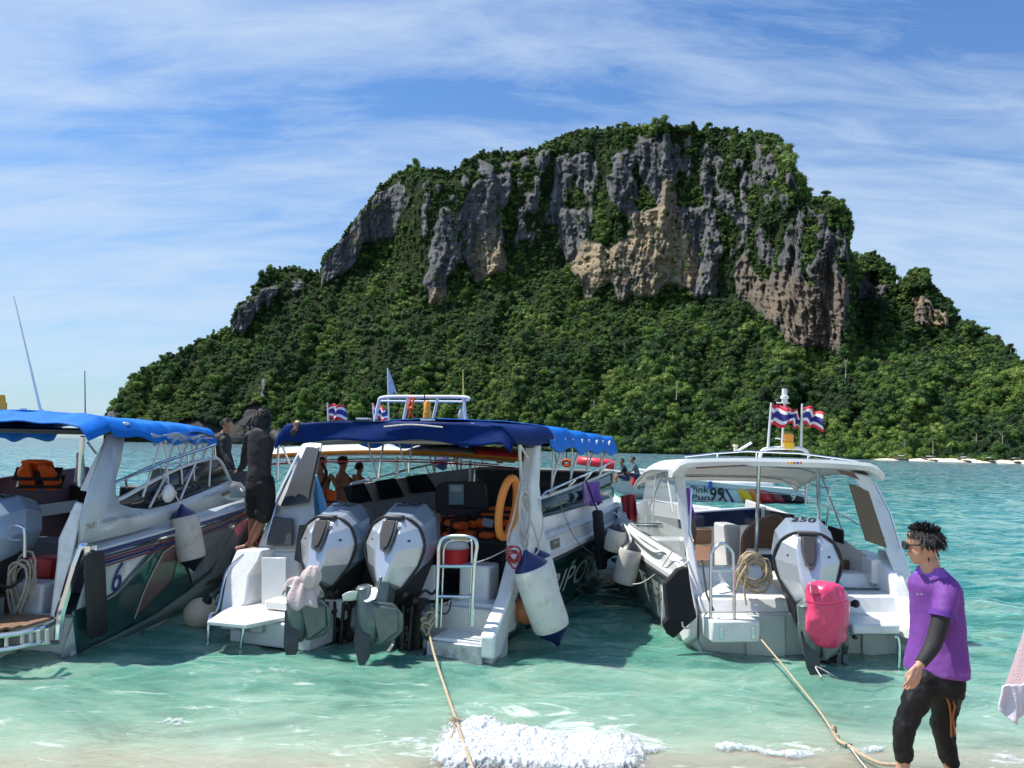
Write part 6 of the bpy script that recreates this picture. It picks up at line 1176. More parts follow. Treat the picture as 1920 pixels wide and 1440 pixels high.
inkb = mat('ink_black', (.01,.01,.015), .4)
stx('Pink', 4.75, 4.0, .42, .70, inkb); stx('Pun', 4.7, 3.95, .10, .34, inkb); stx('99', 3.95, 3.35, .08, .66, inkb); stx('ภูริล่องเรือ 97', 7.0, 5.6, .48, .72, inkb); stx('9', .55, .35, .18, .5, gel)
part(MB().prism([(-.9,5.2,1.05),(.9,5.2,1.05),(.5,6.9,1.2),(-.5,6.9,1.2)], (0,0,.16)), 'foredeck', gel, sb, bev=.04)
part(MB().box((0,2.5,.75), (1.7,2.6,.3)), 'seat_box', mat('seat_white', (.6,.62,.62), .5), sb, bev=.05); part(MB().box((-1.18,3.95,.75), (.06,.16,.34)), 'side_fender', mat('fender_blue', (.02,.10,.5), .4), sb, bev=.02)
t = thing('inflatable', 'red inflatable tube lying on the bow of the distant white speedboat', 'inflatable', S_, (0,7.6,1.35)); part(MB().tube(bez([(-.6,8.0,1.5),(-.5,8.8,1.60),(0,9.5,1.64),(.4,8.8,1.6),(.4,8.1,1.5)], 5), .20), 'tube', mat('inflatable_red', (.75,.02,.04), .4), t, smooth=60); part(MB().tube([(-.75,7.0,1.3),(-.7,7.1,.9),(-.65,7.2,.65)], .10), 'trailing_end', MATS['inflatable_red'], t, smooth=60)
towel('cloth', 'dark red cloth hanging over the bow of the middle boat', 'cloth', mat('cloth_darkred', (.32,.03,.035), .8, bump=.4), C_, [c(1164,930,y=4.6), c(1190,926,y=4.6), c(1197,968,y=4.6), c(1176,1008,y=4.6)], .05, seed=2)
for x0, x1, mm, tg in ((1090,1101,mat('shirt_mauve', (.34,.22,.42), .8),'mauve'),(1100,1128,mat('shirt_purple', (.14,.05,.30), .8),'deep purple')):
    towel('shirt', tg+' shirt hanging on a hook over the middle boat side window', 'shirt', mm, C_, [c(x0+3,905,x=1.42), c(x1-3,903,x=1.42), c(x1,943,x=1.46), c(x0+6,946,x=1.46)], .03, seed=x0)
q = c(795,862,y=5.9); t = thing('rolled_ring', 'navy and white rolled cloth on the far rail of the middle boat', 'cloth', C_, q)
q = c(830,868,y=5.8); part(MB().sph(q, (.17,.12,.13), 12, 8, .12), 'roll', mat('cloth_navy', (.03,.03,.12), .8, var=.5, vs=15), t, smooth=60); part(MB().sph(q+Vector((.14,0,-.03)), (.08,.08,.08), 10, 6, .15), 'white_end', gel, t)
for px_, py_, lb_ in ((938,861,'orange ring float dangling in the far window of the middle boat'),(1062,868,'orange ring float seen between the right canopy posts of the middle boat')):
    q = c(px_, py_, y=5.4); t = thing('ring_float', lb_, 'float', C_, q); part(MB().tube([q+Vector((math.cos(a)*.07, 0, math.sin(a)*.05)) for a in np.linspace(0, 6.28, 13)[:-1]], .03, 8, closed=True), 'ring', orange_f, t); part(MB().tube([q+Vector((0,0,.05)), q+Vector((0,0,.22))], .008), 'string', blk, t)
# ------------------------------------------------------------------ flags
fr_, fw_, fbm_ = mat('flag_red', (.62,.02,.05), .7), mat('flag_white', (.80,.80,.80), .7), mat('flag_blue', (.03,.03,.22), .7)
def flag(label, fr, base, top, fly, w_, h_, seed, droop=.12, name='national_flag', shrink=0, rows=((0,fr_),(1,fw_),(2,fbm_),(3,fbm_),(4,fw_),(5,fr_)), group='red white and blue striped flags'):
    base = Vector(base); top = Vector(top); t = thing(name, label, 'flag', fr, base, group)
    part(MB().tube([base, top], [.016,.012]), 'flagpole', alu, t); fly = Vector(fly).normalized(); side = fly.cross(Vector((0,0,1))).normalized()
    nv = 6; mb = MB()
    def f(u, v): return top-Vector((0,0,.02))-(top-base).normalized()*h_*v*(1-.18*u*shrink)+fly*w_*u*(1-.06*math.sin(v*5+seed))+side*.07*math.sin(u*8+seed+v*1.4)*u**.6+Vector((0,0,-droop*w_*u**1.3+.02*math.sin(u*11+seed*2+v*3)))
    me = mb.grid(f, 28, 12); o = part(mb, 'flag_cloth', [fr_, fw_, fbm_], t, solid=.004, smooth=80)
    ins = np.array([tuple(v.co) for v in o.data.vertices])
    cols = {0:0, 1:1, 2:2, 3:2, 4:1, 5:0}
    for pi, pg in enumerate(o.data.polygons): pg.material_index = cols[min(5, (pi % 12)//2)]
    return t
flag('left one of three striped flags on the right boat canopy', R_, r(1440,838,y=.7), r(1446,755,y=.7), (1,.1,0), .235, .25, 1, .15)
flag('middle one of three striped flags, on the mast of the right boat', R_, r(1468,800,y=.78), r(1471,757,y=.78), (1,-.1,0), .20, .20, 3, .45)
flag('right one of three striped flags on the right boat canopy', R_, r(1502,838,y=.7), r(1504,757,y=.7), (1,.0,0), .245, .24, 5, .38, shrink=.6)
flag('striped flag at the left rear of the middle boat roof', C_, c(616,792,y=1.8), c(614,755,y=1.8), (1,0,0), .27, .22, 2, .12)
flag('striped flag half hidden behind the roof rack of the middle boat', C_, c(702,792,y=3.0), c(699,756,y=3.0), (1,.3,0), .22, .22, 7, .25)
t = thing('pennant', 'torn pale flag hanging limp from a tall pole above the middle boat roof rack', 'flag', C_, c(729,790,y=2.5)); part(MB().tube([c(729,790,y=2.5), c(727,690,y=2.5)], [.014,.010]), 'flagpole', alu, t)
part(MB().prism([c(728,693,y=2.5), c(733,705,y=2.5), c(741,730,y=2.5), c(745,742,y=2.5), c(738,732,y=2.5), c(734,742,y=2.5), c(729,741,y=2.5)], (0,.012,0)), 'flag_cloth', mat('flag_pale', (.45,.48,.62), .8, var=.3, vs=9), t)
# ------------------------------------------------------------------ people
def ringloft(mb, secs, f, s):
    """secs: (centre, half depth, half width)"""
    mb.loft([[Vector(q)+f*a*math.cos(k*math.pi/10)+s*b_*math.sin(k*math.pi/10) for k in range(20)] for q, a, b_ in secs]); return mb
def wrinkle(o, st, sc_, seed=0, vgroup=None):
    tx = bpy.data.textures.new('wr', 'CLOUDS'); tx.noise_scale = sc_; tx.noise_depth = 2; k = o.modifiers.new('d', 'DISPLACE'); k.texture = tx; k.strength = st; k.mid_level = .5; k.texture_coords = 'OBJECT' if False else 'LOCAL'
Y0 = 4.9
Wm = lambda px, py, dy=0: WORLD.u(px, py, y=Y0+dy)
gz = .035
man = thing('person', 'man in purple polo shirt and black trousers standing at the right, looking left, sunglasses', 'person', WORLD, (Wm(1745,1250).x, Y0, gz))
face = Vector((-1,.30,-.06)); fb_ = Vector((-.82,-.57,0)).normalized(); sb_ = fb_.cross(Vector((0,0,1)))
hc = Wm(1733,1022); hr = .112
mb = MB(); head(mb, hc, hr, face); limb(mb, [Wm(1741,1050), Wm(1748,1082)], [.056,.062])
ringloft(mb, [(Wm(1749,1082), .07, .10), (Wm(1752,1100), .07, .125), (Wm(1756,1150), .07, .12), (Wm(1757,1200), .07, .12), (Wm(1758,1255), .09, .14), (Wm(1756,1285), .09, .14)], fb_, sb_)
limb(mb, [Wm(1776,1102,-.10), Wm(1764,1160,-.16), Wm(1752,1200,-.19), Wm(1725,1246,-.24)], [.042,.044,.040,.034,.027])
limb(mb, [Wm(1745,1105,.16), Wm(1748,1160,.24), Wm(1752,1200,.24)], [.05,.042,.034])
hand(mb, Wm(1723,1248,-.245), Wm(1706,1296,-.27)-Wm(1723,1248,-.245), (-.3,.8,0), .185, .32, -1)
def fz(px, py, z, y): return Vector((WORLD.u(px, py, y=y).x, y, z))
for a, b_, c_, dy in (((1730,1285),(1703,1345),(1692,1440),-.03), ((1775,1285),(1770,1362),(1782,1440),.12)):
    limb(mb, [Wm(*a, dy), Wm(*b_, dy), Wm(*c_, dy)], [.085,.062,.052,.038]); q = Wm(*c_, dy); ft = Vector((q.x, q.y, gz+.03)); limb(mb, [q, ft+Vector((.0,0,.03))], [.038,.042]); limb(mb, [ft+Vector((.05,0,0)), ft+Vector((-.05,-.02,.01)), ft+Vector((-.16,-.05,-.008))], [(.035,.035),(.035,.045),(.018,.040)])
bo = part(mb, 'body', skin_l, man, smooth=90); remesh(bo, .0058, 3)
ho = hair(hc, hr, face, 3, man, n=1500, length=.26)
gl = MB(); F_ = face.normalized(); S__ = F_.cross(Vector((0,0,1))).normalized()
for sg in (-1, 1): gl.prism([hc+F_*hr*.90+S__*sg*hr*a+Vector((0,0,hr*z)) for a, z in ((.10,.16),(.10,-.10),(.22,-.24),(.50,-.20),(.62,.02),(.60,.18))], F_*.018); gl.tube([hc+F_*hr*.92+S__*sg*hr*.62+Vector((0,0,hr*.10)), hc+S__*sg*hr*.80+F_*hr*.1+Vector((0,0,hr*.06)), hc+S__*sg*hr*.80-F_*hr*.1], .006)
part(gl, 'sunglasses', blk, man, bev=.003)
# polo shirt with its print
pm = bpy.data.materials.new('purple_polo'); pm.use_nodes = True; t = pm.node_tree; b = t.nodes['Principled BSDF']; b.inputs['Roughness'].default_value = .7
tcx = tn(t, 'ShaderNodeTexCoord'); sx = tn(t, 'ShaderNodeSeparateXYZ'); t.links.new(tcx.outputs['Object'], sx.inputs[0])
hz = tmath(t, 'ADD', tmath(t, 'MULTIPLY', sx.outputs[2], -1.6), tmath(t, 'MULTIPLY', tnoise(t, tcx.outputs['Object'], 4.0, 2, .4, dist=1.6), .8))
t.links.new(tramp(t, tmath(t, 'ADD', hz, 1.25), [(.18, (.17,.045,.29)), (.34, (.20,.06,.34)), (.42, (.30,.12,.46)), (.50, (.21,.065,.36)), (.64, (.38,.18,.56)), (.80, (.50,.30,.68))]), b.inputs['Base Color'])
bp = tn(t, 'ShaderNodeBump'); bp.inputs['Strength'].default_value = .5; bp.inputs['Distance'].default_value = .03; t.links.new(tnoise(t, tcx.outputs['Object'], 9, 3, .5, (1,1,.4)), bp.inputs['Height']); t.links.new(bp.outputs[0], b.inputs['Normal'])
mb = MB(); K = .0034/.180
ringloft(mb, [(Wm(cx_, py), .122*hw*K*g_, .205*hw*K*g_) for py, cx_, hw, g_ in ((1064,1747,20,1),(1074,1749,27,1),(1084,1751,37,1),(1098,1752,43,1),(1125,1755,43,1),(1160,1757,43,1),(1195,1758,45,1),(1225,1757,48,1),(1250,1755,51,1),(1263,1755,52,1))], fb_, sb_)
limb(mb, [Wm(1772,1100,-.08), Wm(1774,1125,-.12), Wm(1768,1152,-.15)], [.066,.070,.067,.066]); limb(mb, [Wm(1736,1100,.12), Wm(1742,1140,.18)], [.065,.062])
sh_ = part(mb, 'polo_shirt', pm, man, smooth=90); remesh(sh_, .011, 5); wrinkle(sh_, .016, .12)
part(MB().tube([Wm(1768,1148,-.15), Wm(1767,1157,-.155)], [(.078,.078)]*2, 18), 'sleeve_cuff', mat('cuff_purple', (.12,.03,.28), .7), man)
part(MB().loft([[Wm(cx_, py)+fb_*.122*hw*K*math.cos(a)*1.02+sb_*.205*hw*K*math.sin(a)*1.02+Vector((0,0,dz)) for a in np.linspace(0, 2*math.pi, 25)[:-1]] for py, cx_, hw, dz in ((1078,1749,27,0),(1066,1745,20,.01),(1068,1745,22,.0),(1079,1749,30,0))], caps=False), 'collar', mat('collar_purple', (.24,.09,.48), .7), man, smooth=60)
part(MB().tube(bez([Wm(1758,1140,-.10), Wm(1752,1200,-.19), Wm(1727,1243,-.235)] if False else [Wm(1767,1150,-.155), Wm(1752,1202,-.19), Wm(1740,1225,-.215), Wm(1726,1244,-.238)], 6), [.054-.020*i/18 for i in range(19)], 14), 'arm_sleeve', blackc, man, smooth=80)
lettering('~ ~', 'chest_print', gel, Wm(1738,1112)+fb_*.13, Wm(1750,1112)-Wm(1738,1112), (0,0,.012), man, thick=.002)
# trousers
mb = MB(); ringloft(mb, [(Wm(1756,1250), .115, .165), (Wm(1756,1275), .12, .175), (Wm(1754,1300), .105, .165)], fb_, sb_)
limb(mb, [Wm(1733,1280,-.03), Wm(1712,1325,-.04), Wm(1700,1350,-.03), Wm(1693,1385,-.03), Wm(1694,1420,-.03)], [.100,.082,.070,.066,.062,.058,.055]); limb(mb, [Wm(1774,1280,.06), Wm(1772,1325,.10), Wm(1768,1360,.12), Wm(1774,1395,.12), Wm(1782,1428,.12)], [.100,.084,.074,.066,.060,.056])
tr_ = part(mb, 'trousers', mat('trouser_black', (.006,.006,.007), .6, var=.3, bump=.6, bs=16, spec=.35), man, smooth=90); remesh(tr_, .012, 4); wrinkle(tr_, .026, .06)
op = mat('print_orange', (.40,.13,.03), .6)
for pts_ in ([(1765,1290),(1783,1300),(1790,1325),(1786,1345),(1792,1380)], [(1770,1297),(1780,1320),(1783,1345),(1784,1382)], [(1776,1278),(1788,1280),(1792,1286)]):
    part(MB().tube([Wm(*q, -.005)+Vector((0,.0,0)) for q in pts_], [(.006,.006)]*len(pts_), 6), 'trouser_print', op, man)
# man in black standing on the gunwale
def figure(fr, P, label, hgt_face, joints, mats_, vox=.012, hairlen=.3, longb=0, seed=1, hands=()):
    """joints: dict with head, neck, torso sections, arms, legs, shorts"""
    t = thing('person', label, 'person', fr, P); f = Vector(hgt_face).normalized(); s = f.cross(Vector((0,0,1))).normalized(); mb = MB(); J = joints
    head(mb, J['head'], J['hr'], f); limb(mb, [J['head']-Vector((0,0,J['hr']*.7)), J['neck']], [J['hr']*.5, J['hr']*.55])
    bf = J.get('bf', f); bf = Vector((bf[0], bf[1], 0)).normalized(); bs_ = bf.cross(Vector((0,0,1)))
    ringloft(mb, [(q, a*.85, b_*.85) for q, a, b_ in J['torso']], bf, bs_)
    for arm in J['arms']: limb(mb, arm[0], [q*.85 for q in arm[1]]); hand(mb, arm[0][-1], arm[2], (0,.5,-.8), .17, arm[3] if len(arm) > 3 else .7)
    for leg in J['legs']: limb(mb, leg[0], leg[1]); q = leg[0][-1]; d_ = Vector(leg[2]); limb(mb, [q-Vector((0,0,.0))-d_*.04, q+d_*.08-Vector((0,0,.035)), q+d_*.19-Vector((0,0,.055))], [(.035,.035),(.035,.04),(.016,.042)])
    o = part(mb, 'body', mats_['skin'], t, smooth=90); remesh(o, vox, 3)
    hair(J['head'], J['hr'], f, seed, t, n=260, length=min(hairlen, .24), long_back=longb)
    if mats_.get('shirt'):
        mb = MB(); ringloft(mb, J['torso'], bf, bs_)
        for arm in J['arms']: limb(mb, arm[0][:arm[4]] if len(arm) > 4 else arm[0][:-1]+[arm[0][-1]*.9+arm[0][-2]*.1], [q*1.18 for q in arm[1]])
        o = part(mb, 'shirt', mats_['shirt'], t, smooth=90); remesh(o, .012, 3); wrinkle(o, .014, .10)
    if mats_.get('shorts'):
        mb = MB(); q, a, b_ = J['torso'][-1]; ringloft(mb, [(q+Vector((0,0,.04)), a*.97, b_*.97), (q-Vector((0,0,.10)), a*1.05, b_*1.02), (q-Vector((0,0,.16)), a*.9, b_*.9)], bf, bs_)
        for sh in J['shorts']: limb(mb, sh[0], sh[1])
        o = part(mb, 'shorts', mats_['shorts'], t, smooth=90); remesh(o, .014, 3); wrinkle(o, .02, .09)
    return t
cy = .08
cq = lambda px, py, dy=0: c(px, py, y=cy+dy)
dskin = mat('skin_dark', (.20,.085,.05), .5, var=.08)
figure(C_, (cq(475,1030).x, cy, 1.04), 'man in black with long hair standing on the middle boat stern holding its canopy', (-.25,1,0),
  dict(head=cq(493,783,.02), hr=.102, neck=cq(492,806), bf=(.1,1,0),
    torso=[(cq(491,800), .07, .07), (cq(491,808), .10, .16), (cq(490,822), .115, .20), (cq(488,845), .115, .185), (cq(487,870), .11, .155), (cq(486,890), .125, .165), (cq(485,902), .125, .165)],
    arms=[([cq(514,815), cq(528,826,-.14), cq(545,824,-.24), cq(555,805,-.34)], [.058,.052,.046,.036], (0,.1,1), 1.0), ([cq(469,818), cq(462,845,.1), cq(458,868,.25), cq(449,882,.4)], [.062,.055,.045,.034], (-1,.3,-.2), .6)],
    legs=[([cq(494,905), cq(497,945), cq(492,972), cq(479,1000), cq(468,1022)], [.10,.085,.066,.062,.040], (.95,-.2,0)), ([cq(478,905,.06), cq(476,945,.1), cq(475,972,.1), cq(474,1000,.1), cq(472,1020,.1)], [.10,.08,.06,.055,.038], (-.6,-.8,0))],
    shorts=[([cq(496,905), cq(498,935), cq(494,966)], [.13,.12,.11]), ([cq(479,905,.04), cq(477,935,.1), cq(477,960,.1)], [.125,.11,.10])]),
  dict(skin=dskin, shirt=blackc, shorts=mat('shorts_black', (.006,.006,.007), .85)), hairlen=.45, longb=1.35, seed=4)
ly = 5.0; lq = lambda px, py, dy=0: l(px, py, y=ly+dy)
figure(L_, (lq(418,900).x, ly, 1.40), 'man in black crouching on the left boat bow, looking down to the right', (1,-.25,-.5),
  dict(head=lq(426,797), hr=.105, neck=lq(420,812), bf=(1,-.3,0),
    torso=[(lq(418,811), .07, .08), (lq(417,818), .11, .15), (lq(416,835), .125, .19), (lq(415,860), .12, .17), (lq(416,885), .13, .17)],
    arms=[([lq(420,824,-.12), lq(420,846,-.15), lq(430,868,-.2), lq(441,884,-.2)], [.055,.048,.042,.032], (.9,-.1,-.5), .5), ([lq(422,824,.14), lq(428,850,.2), lq(438,880,.2)], [.055,.045,.033], (.9,0,-.4), .5)],
    legs=[([lq(418,890,-.1), lq(436,893,-.1), lq(420,908,-.1)], [.09,.075,.05], (1,0,0)), ([lq(418,890,.15), lq(436,893,.15), lq(420,908,.15)], [.09,.075,.05], (1,0,0))],
    shorts=[([lq(418,890,-.1), lq(434,893,-.1)], [.10,.09]), ([lq(418,890,.15), lq(434,893,.15)], [.10,.09])]),
  dict(skin=skin, shirt=blackc, shorts=MATS['shorts_black']), seed=9)
# seated bathers in the boat behind
tan = mat('skin_tan', (.30,.13,.075), .5, var=.08)
for k, (px_, py_, lb_, d_) in enumerate(((601,868,'shirtless man with short dark hair, leftmost in the boat behind', 13.1), (643,868,'shirtless man seated second from left in the boat behind', 13.3), (674,878,'smallest seated bather, third from left in the boat behind', 13.6))):
    hq = WORLD.u(px_, py_, y=d_); s_ = 1 if k < 2 else .85; q = lambda x, z, y=0: hq+Vector((x*s_, y, z*s_))
    figure(WORLD, hq-Vector((0,0,.85)), lb_, (.6,-.7,0) if k == 0 else (.4,.6,-.1), dict(head=hq, hr=.105*s_, neck=q(-.01,-.17),
      torso=[(q(-.01,-.15), .06, .06), (q(0,-.21), .09, .17), (q(0,-.34), .115, .19), (q(0,-.52), .11, .16), (q(0,-.66), .12, .165)],
      arms=[([q(-.2,-.22), q(-.25,-.42), q(-.14,-.58,-.2)], [.05,.043,.03], (.4,-.8,-.1), .4), ([q(.2,-.22), q(.30,-.40), q(.42,-.34,-.1)], [.05,.043,.03], (1,-.1,0), .5)],
      legs=[([q(-.1,-.68), q(-.12,-.66,-.4), q(-.12,-.95,-.45)], [.08,.06,.04], (0,-1,0)), ([q(.1,-.68), q(.12,-.66,-.4), q(.12,-.95,-.45)], [.08,.06,.04], (0,-1,0))], shorts=[([q(-.1,-.68), q(-.12,-.66,-.3)], [.09,.08]), ([q(.1,-.68), q(.12,-.66,-.3)], [.09,.08])]),
      dict(skin=tan, shorts=mat('trunks_%d' % k, ((.02,.03,.08),(.10,.02,.02),(.03,.06,.05))[k], .7)), seed=20+k, vox=.014)
for k, (px_, py_, lb_, dr, sh) in enumerate(((1166,866,'person in dark clothes sitting on the bow of the distant speedboat, left of the pair', (-.8,-.3,0), (.012,.012,.018)), (1186,862,'person in grey cap leaning forward on the distant speedboat bow, right of the pair', (-.9,-.2,-.3), (.14,.16,.17)))):
    hq = WORLD.u(px_, py_, y=33.6); q = lambda x, z, y=0: hq+Vector((x, y, z))
    figure(WORLD, hq-Vector((0,0,.9)), lb_, dr, dict(head=hq, hr=.12, neck=q(.05,-.17), bf=(-1,0,0), torso=[(q(.05,-.15), .07, .08), (q(.08,-.22), .10, .18), (q(.14,-.36), .12, .20), (q(.2,-.55), .12, .17), (q(.22,-.66), .13, .18)],
      arms=[([q(.05,-.24,-.2), q(-.05,-.45,-.22), q(-.22,-.52,-.2)], [.055,.045,.035], (-1,0,-.3), .4)], legs=[([q(.2,-.68,-.1), q(-.2,-.6,-.1), q(-.25,-.85,-.1)], [.085,.065,.04], (-1,0,0)), ([q(.2,-.68,.1), q(-.22,-.6,.1), q(-.3,-.85,.1)], [.085,.065,.04], (-1,0,0))], shorts=[([q(.2,-.68,-.1), q(-.1,-.62,-.1)], [.1,.09])]),
      dict(skin=skin, shirt=mat('distant_shirt_%d' % k, sh, .8), shorts=mat('distant_shorts', (.02,.03,.08), .8)), seed=30+k, vox=.02)
# woman at the right edge
wy = 4.45; wq = lambda px, py, dy=0: WORLD.u(px+10, py, y=wy+dy)
wt = thing('person', 'person in a pale pink lace dress at the right edge, mostly outside the photo', 'person', WORLD, (wq(1975,1300).x, wy, gz+.03))
mb = MB(); hq = wq(1980,1015); head(mb, hq, .105, (-.3,1,0)); limb(mb, [hq-Vector((0,0,.07)), hq-Vector((0,0,.2))], [.05,.055]); ringloft(mb, [(wq(1980,1075), .08, .1), (wq(1980,1100), .10, .18), (wq(1980,1160), .11, .16), (wq(1980,1250), .13, .18)], Vector((0,1,0)), Vector((1,0,0)))
limb(mb, [wq(1930,1105), wq(1932,1180,-.05), wq(1935,1262,-.12)], [.042,.036,.03]); hand(mb, wq(1935,1262,-.12), (-.2,0,-1), (0,1,0), .165, .9)
for x in (1965, 1995): limb(mb, [wq(x,1260), wq(x,1380), wq(x,1490)], [.09,.06,.04]); q = wq(x,1520); q.z = gz+.08; limb(mb, [q, q+Vector((0,.1,-.02)), q+Vector((0,.17,-.03))], [.04,.035,.02])
o = part(mb, 'body', skin_l, wt, smooth=90); remesh(o, .012, 3); hair(hq, .105, (-.3,1,0), 8, wt, length=.4, long_back=2.2)
lace = mat('pink_lace', (.62,.46,.50), .85, var=.12, vs=90, bump=.8, bs=160)
part(MB().loft([[wq(1975,py)+Vector((math.cos(a)*hw*(1+.10*math.sin(a*7+py*.01)), math.sin(a)*hw*.8*(1+.10*math.sin(a*9)), 0)) for a in np.linspace(0, 2*math.pi, 41)[:-1]] for py, hw in ((1090,.16),(1150,.155),(1180,.16),(1230,.20),(1290,.245),(1330,.27))], caps=False), 'dress', lace, wt, solid=.01, smooth=70)
towel('towel', 'white towel held low at the right edge beside the lace dress', 'towel', mat('towel_white', (.70,.66,.72), .9, var=.05, bump=.6, bs=70), WORLD, [wq(1868,1286,-.3), wq(1945,1278,-.3), wq(1950,1348,-.3), wq(1865,1343,-.3)], .02, seed=5)
# ------------------------------------------------------------------ foam of the breaking wave
foamm = bpy.data.materials.new('foam'); foamm.use_nodes = True; b = foamm.node_tree.nodes['Principled BSDF']; b.inputs['Base Color'].default_value = (.58,.62,.64,1); b.inputs['Roughness'].default_value = .5; b.inputs['Subsurface Weight'].default_value = .25; b.inputs['Subsurface Scale'].default_value = .03; t = foamm.node_tree; tcx = tn(t, 'ShaderNodeNewGeometry'); fa = tn(t, 'ShaderNodeAttribute', attribute_name='fm'); fn_ = tnoise(t, tcx.outputs['Position'], 22, 6, .7); t.links.new(tramp(t, tmath(t, 'ADD', tmath(t, 'MULTIPLY', fa.outputs['Fac'], .62), fn_), [(.54, (0.,0.,0.)), (.72, (.35,.35,.35)), (1.0, (.97,.97,.97))]), b.inputs['Alpha']); bp = tn(t, 'ShaderNodeBump'); bp.inputs['Strength'].default_value = .35; bp.inputs['Distance'].default_value = .02; t.links.new(tnoise(t, tcx.outputs['Position'], 45, 5, .7), bp.inputs['Height']); t.links.new(bp.outputs[0], b.inputs['Normal'])
def foamheap(name, label, x0, x1, y0, y1, h, env, nx_, ny_, seed, thr=.42, drops=0):
    xs = np.linspace(x0, x1, nx_); ysx = np.linspace(y0, y1, ny_); X, Yy = np.meshgrid(xs, ysx, indexing='ij'); E = env(X, Yy)
    n_ = fbm(X*6+seed, Yy*7, seed, 6, .60); n2 = fbm(X*38, Yy*38, seed+5, 3, .6); ridg = 1-np.abs(fbm(X*16, Yy*16, seed+9, 4)-.5)*4
    mq = E*1.25+n_*.85+(n2-.5)*.5-(thr+.50); mask = mq > 0; Z = waves(X, Yy)+.003+np.clip(mq*2.2, 0, 1)*h*(.04+E*(.15+.95*n_+.35*ridg*n_+.09*(n2-.4)))
    nx2, ny2 = X.shape; mb = MB(); mb.v = list(map(tuple, np.stack([X, Yy, Z], -1).reshape(-1, 3)))
    mb.f = [(i*ny2+j, (i+1)*ny2+j, (i+1)*ny2+j+1, i*ny2+j+1) for i in range(nx2-1) for j in range(ny2-1) if mask[i,j] and mask[i+1,j] and mask[i+1,j+1] and mask[i,j+1]]
    rs = random.Random(seed)
    for k in range(drops):
        x = rs.uniform(x0, x1); y = rs.uniform(y0, y1); e_ = float(env(np.array(x), np.array(y)))
        if rs.random() > e_*1.1: continue
        z = float(waves(np.array([[x]]), np.array([[y]]))[0,0])+e_*h*(.4+.9*rs.random())+abs(rs.gauss(0, .02)); mb.sph((x, y, z), rs.uniform(.002, .006), 5, 3)
    nv_ = nx2*ny2; me = bpy.data.meshes.new(name); me.from_pydata(mb.v, [], mb.f); at_ = me.attributes.new('fm', 'FLOAT', 'POINT'); av = np.ones(len(mb.v), np.float32); av[:nv_] = np.clip(mq.reshape(-1)*1.6, 0, 1); at_.data.foreach_set('value', av); me.polygons.foreach_set('use_smooth', np.ones(len(me.polygons), bool)); o = bpy.data.objects.new(name, me); sc.collection.objects.link(o)
    bmx = bmesh.new(); bmx.from_mesh(me); bmesh.ops.delete(bmx, geom=[v for v in bmx.verts if not v.link_faces], context='VERTS'); bmx.to_mesh(me); bmx.free()
    me.materials.append(foamm); tag(o, label, 'foam', kind='stuff'); return o
xl, xr_ = WORLD.u(795,1400,y=5.9).x, WORLD.u(1225,1400,y=5.9).x
def env1(X, Yy):
    u = (X-xl)/(xr_-xl); ed = np.clip(np.minimum(u, 1-u)*7, 0, 1); yc = 5.70+.10*np.sin(u*7)+.08*np.sin(u*3.1); return np.clip(ed, 0, 1)**.7*np.clip(1.15-np.abs((Yy-yc)/(.46+.10*np.sin(u*5+1)))**2.2, 0, 1)*np.where((u > 0) & (u < 1), 1, 0)
foamheap('wave_foam', 'white foam of the small breaking wave at the bottom centre', xl, xr_, 5.1, 6.3, .085, env1, 420, 240, 11, drops=900)
def env2(X, Yy): yc = 5.86+.05*np.sin(X*5)+.035*np.sin(X*11+1); return .62*np.clip(1-np.abs((Yy-yc)/.10)**2, 0, 1)*np.clip(fbm(X*3, Yy*2, 71, 2)*2.6-.75, 0, 1)
foamheap('foam_line', 'thin broken line of foam along the water edge to the right', xr_-.1, 4.3, 5.6, 6.1, .045, env2, 420, 60, 31, thr=.30, drops=1200)
def env3(X, Yy): yc = 6.05+.15*np.sin(X*2.2)+.05*np.sin(X*9); return .60*np.clip(1-np.abs((Yy-yc)/.16)**2, 0, 1)*np.clip(fbm(X*3.1+5, Yy*2.2, 73, 3)*3.0-1.25, 0, 1)
foamheap('foam_patches', 'scattered flecks of foam on the shallow water at the bottom left', -4.2, xl+.1, 5.7, 6.4, .03, env3, 420, 80, 41, thr=.42, drops=500)
solo(MB().tube(bez([WORLD.u(1268,1310,z=.03), WORLD.u(1285,1312,z=.04), WORLD.u(1292,1314,z=.04), WORLD.u(1294,1320,z=.03)], 4), .008, 5), 'twig', barkm, 'thin dark twig floating in the shallow water right of centre', 'twig')
